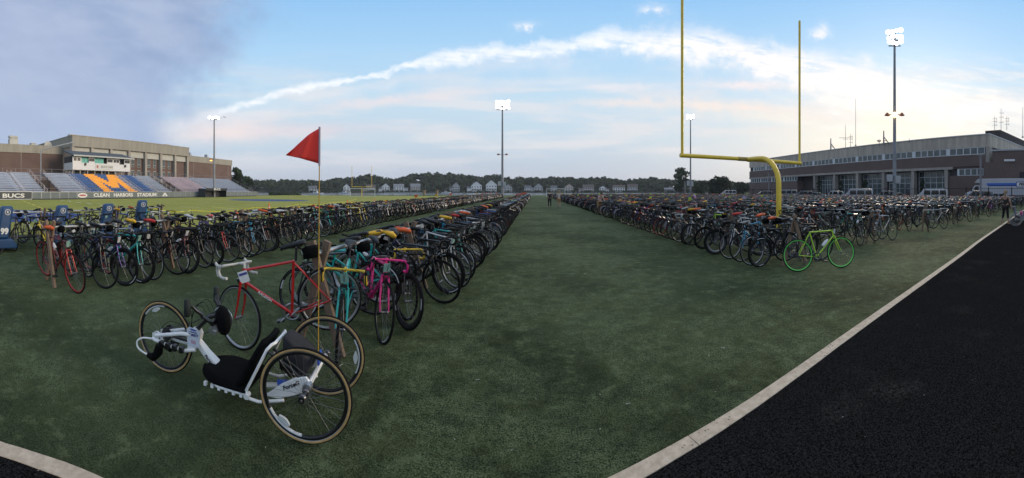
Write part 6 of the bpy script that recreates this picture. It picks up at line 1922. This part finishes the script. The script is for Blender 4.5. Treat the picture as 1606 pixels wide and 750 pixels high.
nt.links.new(b_.outputs[0], mx.inputs[1]); nt.links.new(tr_.outputs[0], mx.inputs[2]); nt.links.new(mx.outputs[0], nt.nodes['Material Output'].inputs[0])
po = pm.build('pennant', redcloth, fp); md = po.modifiers.new('s', 'SOLIDIFY'); md.thickness = .0015

# ================================================================== BLUE BLOCKING SLED
sled = tag(empty('blocking_sled', (0, 0, 0)), 'blue padded football blocking sled with four upright pads between the racks', 'blocking sled')
PADS = [(2, 9.9, 323.5), (90, 10.9, 322), (163, 12.0, 319.5), (217, 13.0, 314)]
pts = []
for i, (px_, D, yt) in enumerate(PADS):
    p = at(px_, D); zt = zat(yt, D); pts.append(p)
    rz = -az_of(px_) + .25
    m = MB(); w, d_ = .165, .13
    lean = .16
    secs = []
    for t, ww, dd in ((0, .85, .8), (.04, 1, 1), (.5, 1, 1), (.9, 1.0, 1), (.97, .93, .85), (1, .75, .6)):
        z = .36 + (zt - .36) * t; ox = lean * t
        secs.append([(-w * ww + ox, -d_ * dd, z), (-w * ww * .75 + ox, -d_ * dd * 1.25, z), (w * ww * .75 + ox, -d_ * dd * 1.25, z), (w * ww + ox, -d_ * dd, z), (w * ww + ox, d_ * dd, z), (-w * ww + ox, d_ * dd, z)])
    n_ = 6; vs = [q for s_ in secs for q in s_]; L_ = len(secs)
    m.add(vs, [(a * n_ + k, a * n_ + (k + 1) % n_, (a + 1) * n_ + (k + 1) % n_, (a + 1) * n_ + k) for a in range(L_ - 1) for k in range(n_)] + [tuple(range(n_))[::-1], tuple(range((L_ - 1) * n_, L_ * n_))])
    pad = m.build('pad', sledblue, sled, (p.x, p.y, 0), bevel=.02); pad.rotation_euler = (0, 0, rz)
    zt_l = zt - .16
    m = MB(); m.ring((lean * .88, -d_ * 1.25 - .006, zt_l), .075, [(-.008, -.003), (.008, -.003), (.008, .003), (-.008, .003)], 20); em = m.build('emblem_ring', letterw, pad)
    text('emblem_letter', 'R', .10, letterw, pad, (lean * .88, -d_ * 1.25 - .008, zt_l), (PI / 2, 0, 0), .002, (1, 1), offset=.003)
    m = MB(); m.prism([(-.22, .30), (.26, .30), (.40, .12), (.44, .04), (-.34, .04), (-.30, .16)], -.26, .30); foot = m.build('foot_pad', sledblue, sled, (p.x, p.y, .06), bevel=.03); foot.rotation_euler = (0, 0, rz)
    if i == 0:
        text('lettering', '99', .22, letterw, pad, (.05, -d_ * 1.25 - .008, .56), (PI / 2, 0, 0), .002, (1, 1), offset=.012)
for a, b in zip(pts[:-1], pts[1:]):
    m = MB(); m.tube([a + Vector((0, 0, .35)), b + Vector((0, 0, .35))], .04, 8); m.build('cross_bar', blackp, sled)
for p in pts:
    m = MB(); m.tube([p + Vector((.55, -.1, .03)), p + Vector((.3, -.05, .02)), p + Vector((-1.2, .3, .02)), p + Vector((-1.35, .35, .12))], .03, 7); m.tube([p + Vector((-.1, 0, .05)), p + Vector((-.2, .05, .75))], .03, 6); m.build('skid', blackp, sled)

# ================================================================== small field things
for i, (px_, yb, sz, lab) in enumerate([(422, 334, .72, 'orange and white delineator cone at the field edge nearest the teal framed bicycles'), (545, 326, .75, 'orange traffic cone at the field edge below the far goal post'), (587, 321, .7, 'orange traffic cone a little past the soccer goal'),
                                        (652, 317, .8, 'orange traffic cone by the white sideline'), (622, 320, .6, 'small orange cone between the two traffic cones past the soccer goal'), (705, 312, .7, 'farthest orange cone along the sideline')]):
    D = FPX * CAM_H / (yb - 300); p = at(px_, D); r_ = tag(empty('traffic_cone', p), lab, 'traffic cone', 'orange cones along the sideline')
    m = MB(); m.lathe((0, 0, .03), [(.15, 0), (.12, .06), (.06, sz * .75), (.035, sz), (.01, sz + .01)], 12); c_ = m.build('body', conemat, r_)
    m = MB(); m.box((0, 0, .015), (.38, .38, .03)); m.build('foot', conemat if i else blackm, r_)
    m = MB(); m.lathe((0, 0, .03), [(.086, sz * .45), (.073, sz * .62)], 12); m.build('band', letterw, c_)
# yellow barrier tape hung between thin stakes
tp_pts = [(225, 322.0, 14.5), (300, 330, 24), (400, 325.5, 30), (470, 320.0, 36), (520, 317.5, 42), (560, 312, 50)]
P_ = [at(x, D, max(.12, zat(y, D))) for x, y, D in tp_pts]
tape = tag(empty('barrier_tape'), 'yellow barrier tape sagging along the edge of the playing field', 'barrier tape')
for a, b in zip(P_[:-1], P_[1:]):
    m = MB(); vs = []; n = 16; dn = (b - a).normalized()
    for i in range(n + 1):
        t = i / n; q = a.lerp(b, t); q.z = max(.10, q.z - .18 * math.sin(PI * t)); tw = .8 * math.sin(i * 1.3)
        vs += [(q.x, q.y + .025 * math.sin(tw), q.z - .02 * math.cos(tw)), (q.x + .01, q.y - .025 * math.sin(tw), q.z + .02 * math.cos(tw))]
    m.add(vs, [(2 * i, 2 * i + 2, 2 * i + 3, 2 * i + 1) for i in range(n)]); m.build('tape', mat('tape_yellow', (.75, .68, .05), .5), tape)
for q in P_: m = MB(); m.tube([(q.x, q.y, 0), (q.x, q.y, q.z + .12)], .012, 6); m.build('stake', blackm, tape)
# row-marker cards on sticks
k = 0
rm_ = random.Random(3)
def marker(p, h, m_, lab, grp, w=.22, hh=.19):
    h -= .04
    r_ = tag(empty('marker_card', p, rm_.uniform(-.5, .5)), lab, 'marker card', grp)
    o = MB(); o.tube([(0, 0, 0), (0, .01, h)], .012, 5); o.build('stick', wood, r_)
    o = MB(); o.box((0, -.014, h - .1), (w, .012, hh), (rm_.uniform(-.2, .2), rm_.uniform(-.3, .3), 0)); o.build('card', m_, r_)
for key, cols, h_ in (('hand', [orange_c, orange_c, red_c], 1.38), ('sled', [orange_c, red_c, orange_c, yellow_c, paper], 1.40)):
    row = [r for r in ROWS if r['key'] == key][0]
    for j in range(11 if key == 'sled' else 9):
        s = (24 if key == 'sled' else 38) + j * 5.8
        if s > plen(row['P']): break
        p, t = poly_at(row['P'], s)
        marker(Vector((p.x, p.y, 0)), h_ + rm_.uniform(-.05, .12), rm_.choice(cols), f"orange marker card, {ordinal(j + 1)} along the {row['name']}", 'orange marker cards above the grandstand side racks')
for key in ['lime', 'r0', 'r1', 'r2', 'r3', 'r4']:
    row = [r for r in ROWS if r['key'] == key][0]
    for j in range(8):
        s = (14 if key in ('r0', 'r1') else 22) + j * 7.7
        if s > plen(row['P']): break
        if rm_.random() < .15: continue
        p, t = poly_at(row['P'], s)
        marker(Vector((p.x, p.y, 0)), 1.26 + rm_.uniform(-.05, .12), lime_c if rm_.random() < .8 or key in ('lime', 'r0') else lilac, f"lime marker card, {ordinal(j + 1)} along the {row['name']}", 'lime marker cards above the school side racks', .20, .18)
# white clods / litter on the turf
lm = MB(); rl = random.Random(9)
for i in range(46):
    a_ = rl.uniform(-1.4, .8); D = rl.uniform(2.2, 9); q = Vector((math.sin(a_) * D, math.cos(a_) * D, .006))
    t = rl.uniform(0, 3); s_ = rl.uniform(.003, .009)
    lm.tube([q, q + Vector((math.cos(t), math.sin(t), 0)) * s_ * rl.choice([1.5, 3, 6])], [s_ * .5, s_ * .25], 5)
o = lm.build('turf_litter', mat('litter_pale', (.40, .42, .34), .8)); tag(o, 'pale scraps of grass and paper scattered on the turf', 'litter', kind='stuff')
# two birds
for (px_, y_, lab) in ((345, 185.5, 'small dark bird gliding right of the grandstand floodlight, left of two'), (352, 184.0, 'small dark bird flapping right of the grandstand floodlight, right of two')):
    p = at(px_, 60, zat(y_, 60)); m = MB()
    m.tube([(-.2, 0, 0), (0, 0, .02), (.22, 0, 0)], [.01, .06, .015], 6)
    for s in (-1, 1): m.add([(-.08, 0, .02), (.1, 0, .02), (.06, s * .28, .10), (-.06, s * .28, .10), (-.02, s * .55, .03)], [(0, 1, 2, 3), (3, 2, 4)])
    tag(m.build('bird', mat('bird_dark', (.03, .03, .03), .8), None, p), lab, 'bird')


# ================================================================== PEOPLE
skin = mat('skin', (.42, .25, .18), .55); skin2 = mat('skin_tanned', (.36, .21, .15), .55)
hairb = mat('hair_blond', (.30, .21, .12), .7, var=.3, vscale=40); haird = mat('hair_dark', (.05, .035, .025), .7)
def skin_mesh(verts, edges, radii, sub=2, root=0):
    me = bpy.data.meshes.new('body'); me.from_pydata(verts, edges, []); o = bpy.data.objects.new('tmp', me); COL.objects.link(o)
    md = o.modifiers.new('skin', 'SKIN'); md.use_smooth_shade = True
    for i, v in enumerate(o.data.skin_vertices[0].data):
        r_ = radii[i]; v.radius = r_ if isinstance(r_, tuple) else (r_, r_); v.use_root = (i == root)
    sm_ = o.modifiers.new('sub', 'SUBSURF'); sm_.levels = sub; sm_.render_levels = sub
    bpy.context.view_layer.update()
    out = bpy.data.meshes.new_from_object(o.evaluated_get(bpy.context.evaluated_depsgraph_get()))
    bpy.data.objects.remove(o); bpy.data.meshes.remove(me)
    return out
def person(loc, rz, lab, pose, top_m, leg_m, skin_m, hair_m, hair_long=True, leg_to='calf', sleeve=False, shoe_m=None):
    """pose: dict of joints (x = left/right, y = depth, z up), facing -y"""
    root = tag(empty('person', loc, rz), lab, 'person')
    J = dict(pelvis=(0, 0, .92), waist=(0, -.01, 1.08), chest=(0, 0, 1.28), neck=(0, .01, 1.44), head0=(0, 0, 1.52), head1=(0, -.01, 1.60), head2=(0, 0, 1.67),
             hipL=(.09, 0, .88), kneeL=(.11, -.02, .48), ankL=(.12, .03, .09), toeL=(.13, -.13, .035), hipR=(-.09, 0, .88), kneeR=(-.11, -.02, .48), ankR=(-.12, .03, .09), toeR=(-.13, -.13, .035),
             shL=(.17, .01, 1.39), elL=(.22, .03, 1.12), wrL=(.23, -.05, .88), haL=(.23, -.08, .81), shR=(-.17, .01, 1.39), elR=(-.22, .03, 1.12), wrR=(-.23, -.05, .88), haR=(-.23, -.08, .81))
    J.update(pose)
    K_ = list(J.keys()); idx = {k: i for i, k in enumerate(K_)}
    rad = dict(pelvis=(.13, .10), waist=(.115, .085), chest=(.145, .10), neck=.052, head0=.06, head1=(.080, .092), head2=(.065, .075), hipL=.088, kneeL=.055, ankL=.036, toeL=.028, hipR=.088, kneeR=.055, ankR=.036, toeR=.028,
               shL=.052, elL=.038, wrL=.026, haL=(.030, .018), shR=.052, elR=.038, wrR=.026, haR=(.030, .018))
    E_ = [('pelvis', 'waist'), ('waist', 'chest'), ('chest', 'neck'), ('neck', 'head0'), ('head0', 'head1'), ('head1', 'head2')]
    for s in 'LR': E_ += [('pelvis', 'hip' + s), ('hip' + s, 'knee' + s), ('knee' + s, 'ank' + s), ('ank' + s, 'toe' + s), ('chest', 'sh' + s), ('sh' + s, 'el' + s), ('el' + s, 'wr' + s), ('wr' + s, 'ha' + s)]
    me = skin_mesh([J[k] for k in K_], [(idx[a], idx[b]) for a, b in E_], [rad[k] for k in K_])
    # fingers, nose and ears added to the same mesh
    fb = MB()
    for s in 'LR':
        h_ = Vector(J['ha' + s]); w_ = Vector(J['wr' + s]); d = (h_ - w_).normalized(); side = d.cross(Vector((0, 1, 0))).normalized()
        if side.length < .5: side = Vector((1, 0, 0))
        side = Vector((0, 1, 0)).lerp(side, .3).normalized()
        for k in range(4):
            b0 = h_ + side * (.011 * (k - 1.5) * 1.6); ln = (.068, .078, .074, .058)[k]
            fb.tube([b0 - d * .02, b0 + d * ln * .5, b0 + d * ln * .85 + Vector((0, -.012, 0)), b0 + d * ln + Vector((0, -.024, .0))], [.009, .0085, .0075, .006], 6)
        fb.tube([h_ - d * .03 + side * .02, h_ + side * .045 + d * .01, h_ + side * .052 + d * .04], [.011, .009, .007], 6)
    hc_ = Vector(J['head1'])
    face = Vector(pose.get('face', (0, -1, 0))).normalized(); sidev = Vector((-face.y, face.x, 0))
    fb.tube([hc_ + face * .085 + Vector((0, 0, .02)), hc_ + face * .112 + Vector((0, 0, -.015)), hc_ + face * .085 + Vector((0, 0, -.03))], [.008, .013, .012], 6)
    for s in (-1, 1): fb.tube([hc_ + sidev * s * .083 + Vector((0, 0, .02)), hc_ + sidev * s * .093, hc_ + sidev * s * .083 + Vector((0, 0, -.025))], [.01, .014, .008], 6)
    nb = len(me.vertices)
    vs = [tuple(v.co) for v in me.vertices] + [tuple(v) for v in fb.v]; fs = [tuple(p.vertices) for p in me.polygons] + [tuple(i + nb for i in f) for f in fb.f]
    me2 = bpy.data.meshes.new('body'); me2.from_pydata(vs, [], fs); me2.polygons.foreach_set('use_smooth', [True] * len(fs)); me2.materials.append(skin_m); me2.update()
    body = link('body', me2, root)
    for s in (-1, 1):
        e_ = MB(); c = hc_ + face * .078 + sidev * s * .032 + Vector((0, 0, .018)); e_.lathe(c, [(.002, -.008), (.010, 0), (.002, .008)], 8); e_.build('eye', blackm, body)
    e_ = MB(); c = hc_ + face * .083 + Vector((0, 0, -.05)); e_.box(c, (.04, .012, .008), (0, 0, math.atan2(face.y, face.x) + PI / 2)); e_.build('mouth', mat('lips', (.3, .1, .09), .5), body)
    # shirt, trousers as shells over the same joints
    def shell(names, edges, grow, name, m_):
        ii = {k: i for i, k in enumerate(names)}
        rr = []
        for k in names:
            r_ = rad[k.split('*')[0]] if k in rad else None
            if r_ is None: r_ = grow.get(k, .05)
            g_ = grow.get(k, .012)
            rr.append(tuple(q + g_ for q in r_) if isinstance(r_, tuple) else r_ + g_)
        me_ = skin_mesh([JJ[k] for k in names], [(ii[a], ii[b]) for a, b in edges], rr); me_.materials.append(m_); return link(name, me_, root)
    JJ = dict(J)
    mid = lambda a, b, t: tuple(Vector(J[a]).lerp(Vector(J[b]), t))
    for s in 'LR':
        JJ['mid' + s] = mid('hip' + s, 'knee' + s, .75); rad['mid' + s] = .062
        JJ['calf' + s] = mid('knee' + s, 'ank' + s, .55 if leg_to == 'calf' else .92); rad['calf' + s] = .046
        JJ['slv' + s] = mid('sh' + s, 'el' + s, .6); rad['slv' + s] = .046
    JJ['hem'] = tuple(Vector(J['pelvis']) + Vector((0, 0, -.02))); rad['hem'] = (.135, .105); JJ['up'] = mid('chest', 'neck', .6); rad['up'] = (.10, .055)
    shell(['hem', 'waist', 'chest', 'up', 'shL', 'shR'] + (['slvL', 'slvR'] if sleeve else []), [('hem', 'waist'), ('waist', 'chest'), ('chest', 'up'), ('chest', 'shL'), ('chest', 'shR')] + ([('shL', 'slvL'), ('shR', 'slvR')] if sleeve else []), {'shL': .012 if sleeve else -.012, 'shR': .012 if sleeve else -.012}, 'shirt', top_m)
    if leg_to == 'short': shell(['pelvis', 'hipL', 'midL', 'hipR', 'midR'], [('pelvis', 'hipL'), ('hipL', 'midL'), ('pelvis', 'hipR'), ('hipR', 'midR')], {'midL': .02, 'midR': .02}, 'shorts', leg_m)
    else: shell(['pelvis', 'hipL', 'kneeL', 'calfL', 'hipR', 'kneeR', 'calfR'], [('pelvis', 'hipL'), ('hipL', 'kneeL'), ('kneeL', 'calfL'), ('pelvis', 'hipR'), ('hipR', 'kneeR'), ('kneeR', 'calfR')], {'calfL': .01, 'calfR': .01}, 'trousers', leg_m)
    for s in 'LR':
        a, b = Vector(J['ank' + s]), Vector(J['toe' + s]); f_ = MB(); a = a + Vector((0, 0, -.055)); f_.tube([a + (a - b).normalized() * .045, a, a.lerp(b, .6), b + (b - a).normalized() * .02], [.03, .042, .045, .032], 10, flat=.7); f_.build('shoe', shoe_m or blackm, root)
    h_ = MB(); back = -face
    h_.lathe(hc_ + back * .018 + Vector((0, 0, .045)), [(.02, -.10), (.078, -.07), (.098, -.01), (.092, .04), (.06, .075), (.01, .088)], 14); 
    if hair_long: h_.tube([hc_ + back * .07 + Vector((0, 0, .05)), hc_ + back * .12, hc_ + back * .10 + Vector((0, 0, -.14)), hc_ + back * .08 + Vector((0, 0, -.24))], [.05, .05, .04, .015], 8)
    h_.build('hair', hair_m, root)
    return root, J
cl_black = mat('cloth_black', (.012, .012, .013), .9); cl_beige = mat('cloth_beige', (.50, .46, .42), .9); cl_tan = mat('cloth_tan', (.42, .24, .11), .9); cl_pink = mat('cloth_pale_pink', (.55, .38, .38), .9); cl_olive = mat('tank_dark', (.022, .019, .013), .9)
p = at(862, 35.3); person(p, PI - az_of(862), 'person in black top and black trousers walking away down the aisle', dict(kneeL=(.10, -.10, .49), ankL=(.11, .04, .10), wrR=(-.30, -.05, .95), elR=(-.28, .02, 1.15), haR=(-.31, -.09, .90)), cl_black, cl_black, skin, haird, False, 'long', True)
p = at(876.5, 35.8); person(p, PI - az_of(876), 'person in beige shirt and tan shorts walking with one arm raised to the head', dict(kneeR=(-.10, -.10, .49), elR=(-.30, -.02, 1.32), wrR=(-.22, -.06, 1.50), haR=(-.14, -.08, 1.57)), cl_beige, cl_tan, skin, hairb, False, 'short', True)
p = at(940, 25.5); person(p, -az_of(940) + .6, 'person in pale pink shirt bending among the lime row bicycles', dict(chest=(.0, -.10, 1.22), neck=(0, -.2, 1.36), head0=(0, -.24, 1.42), head1=(0, -.28, 1.48), head2=(0, -.30, 1.54), shL=(.17, -.16, 1.32), shR=(-.17, -.16, 1.32), elL=(.2, -.25, 1.1), elR=(-.2, -.25, 1.1), wrL=(.15, -.42, .98), wrR=(-.15, -.42, .98), haL=(.13, -.47, .95), haR=(-.13, -.47, .95)), cl_pink, cl_tan, skin, haird, False, 'short', True)
p = at(1577, 18.0)
wm, WJ = person((p.x, p.y, .0), PI - az_of(1577) - .25, 'blond woman in dark tank top and black capri leggings standing on the curb', dict(elL=(.30, -.02, 1.20), wrL=(.20, -.16, 1.36), haL=(.15, -.17, 1.42), elR=(-.26, .06, 1.10), wrR=(-.31, .0, .86), haR=(-.32, -.03, .79), kneeL=(.12, -.03, .48), ankL=(.20, .02, .09), toeL=(.24, -.13, .035), ankR=(-.16, .05, .09), toeR=(-.22, -.09, .035)), cl_olive, cl_black, skin2, hairb, True, 'calf', False, mat('sandal_tan', (.35, .22, .14), .7))
m = MB(); m.box((.14, -.20, 1.50), (.075, .012, .15), (.1, .1, 0)); o = m.build('phone', blackp, None); o.parent = None; o.matrix_world = wm.matrix_world; 
bpy.context.view_layer.update(); o.location = wm.location; o.rotation_euler = wm.rotation_euler; tag(o, 'dark phone held to the ear of the blond woman', 'phone')
# wheelchair beside her
wc = tag(empty('wheelchair', at(1597, 17.4, -.012), PI - az_of(1590) - .1), 'wheelchair with dark blue fabric seat and silver wheel beside the blond woman', 'wheelchair')
for s in (-1, 1):
    w_ = MB(); w_.ring((0, 0, 0), .30, [(.012 * math.cos(a), .012 * math.sin(a)) for a in np.linspace(0, 2 * PI, 6, endpoint=False)], 32); wo_ = w_.build('wheel', mat('tyre_grey', (.30, .30, .29), .6), wc, (.1, s * .32, .315))
    w_ = MB(); 
    for i in range(16): a = 2 * PI * i / 16; w_.tube([(0, 0, 0), (.29 * math.cos(a), 0, .29 * math.sin(a))], .002, 3, cap=False)
    w_.lathe((0, 0, 0), [(.035, -.04), (.035, .04)], 10, 'y'); w_.ring((0, s * .04, 0), .25, [(.008, 0), (0, .008), (-.008, 0), (0, -.008)], 24); w_.build('spokes', rims, wo_)
    c_ = MB(); c_.lathe((-.42, s * .22, .085), [(.05, -.015), (.085, -.013), (.085, .013), (.05, .015)], 14, 'y'); c_.build('caster', blackm, wc)
    f_ = MB(); f_.tube([(.16, s * .25, .92), (.16, s * .25, .30), (-.42, s * .24, .28), (-.42, s * .22, .17)], .013, 6); f_.tube([(.16, s * .25, .68), (-.22, s * .25, .68), (-.25, s * .25, .30)], .012, 6); f_.tube([(.16, s * .25, .92), (.30, s * .25, .93)], .016, 6); f_.build('side_frame', rims, wc)
m = MB(); loft(m, [(-.28, [(-.23, .46), (-.23, .50), (.23, .50), (.23, .46)]), (.14, [(-.24, .44), (-.24, .50), (.24, .50), (.24, .44)])]); m.build('seat', mat('fabric_navy', (.02, .03, .09), .8, bump=.3, bscale=60), wc, bevel=.015)
m = MB(); m.box((.175, 0, .70), (.05, .47, .42), (0, .1, 0)); m.build('backrest', MATS['fabric_navy'], wc, bevel=.02)
m = MB(); m.box((-.52, 0, .14), (.16, .34, .02), (0, .3, 0)); m.tube([(-.28, -.15, .46), (-.5, -.14, .15)], .012, 6); m.tube([(-.28, .15, .46), (-.5, .14, .15)], .012, 6); m.build('foot_rest', rims, wc)
m = MB(); m.lathe((-.15, -.10, .52), [(.06, 0), (.075, .02), (.07, .16), (.03, .20)], 10); m.build('magenta_bottle', mat('magenta', (.6, .02, .2), .5), wc)

# ------------------------------------------------------------------ evening haze
hm = bpy.data.materials.new('haze'); hm.use_nodes = True; hm.node_tree.nodes.clear()
hv = hm.node_tree.nodes.new('ShaderNodeVolumePrincipled'); ho_ = hm.node_tree.nodes.new('ShaderNodeOutputMaterial')
hv.inputs['Color'].default_value = (.86, .90, .95, 1); hv.inputs['Density'].default_value = HAZE
hm.node_tree.links.new(hv.outputs[0], ho_.inputs['Volume'])
m = MB(); m.bb(-1310, 1310, -1310, 1310, -3.5, 46)
tag(m.build('haze', hm), kind='stuff')
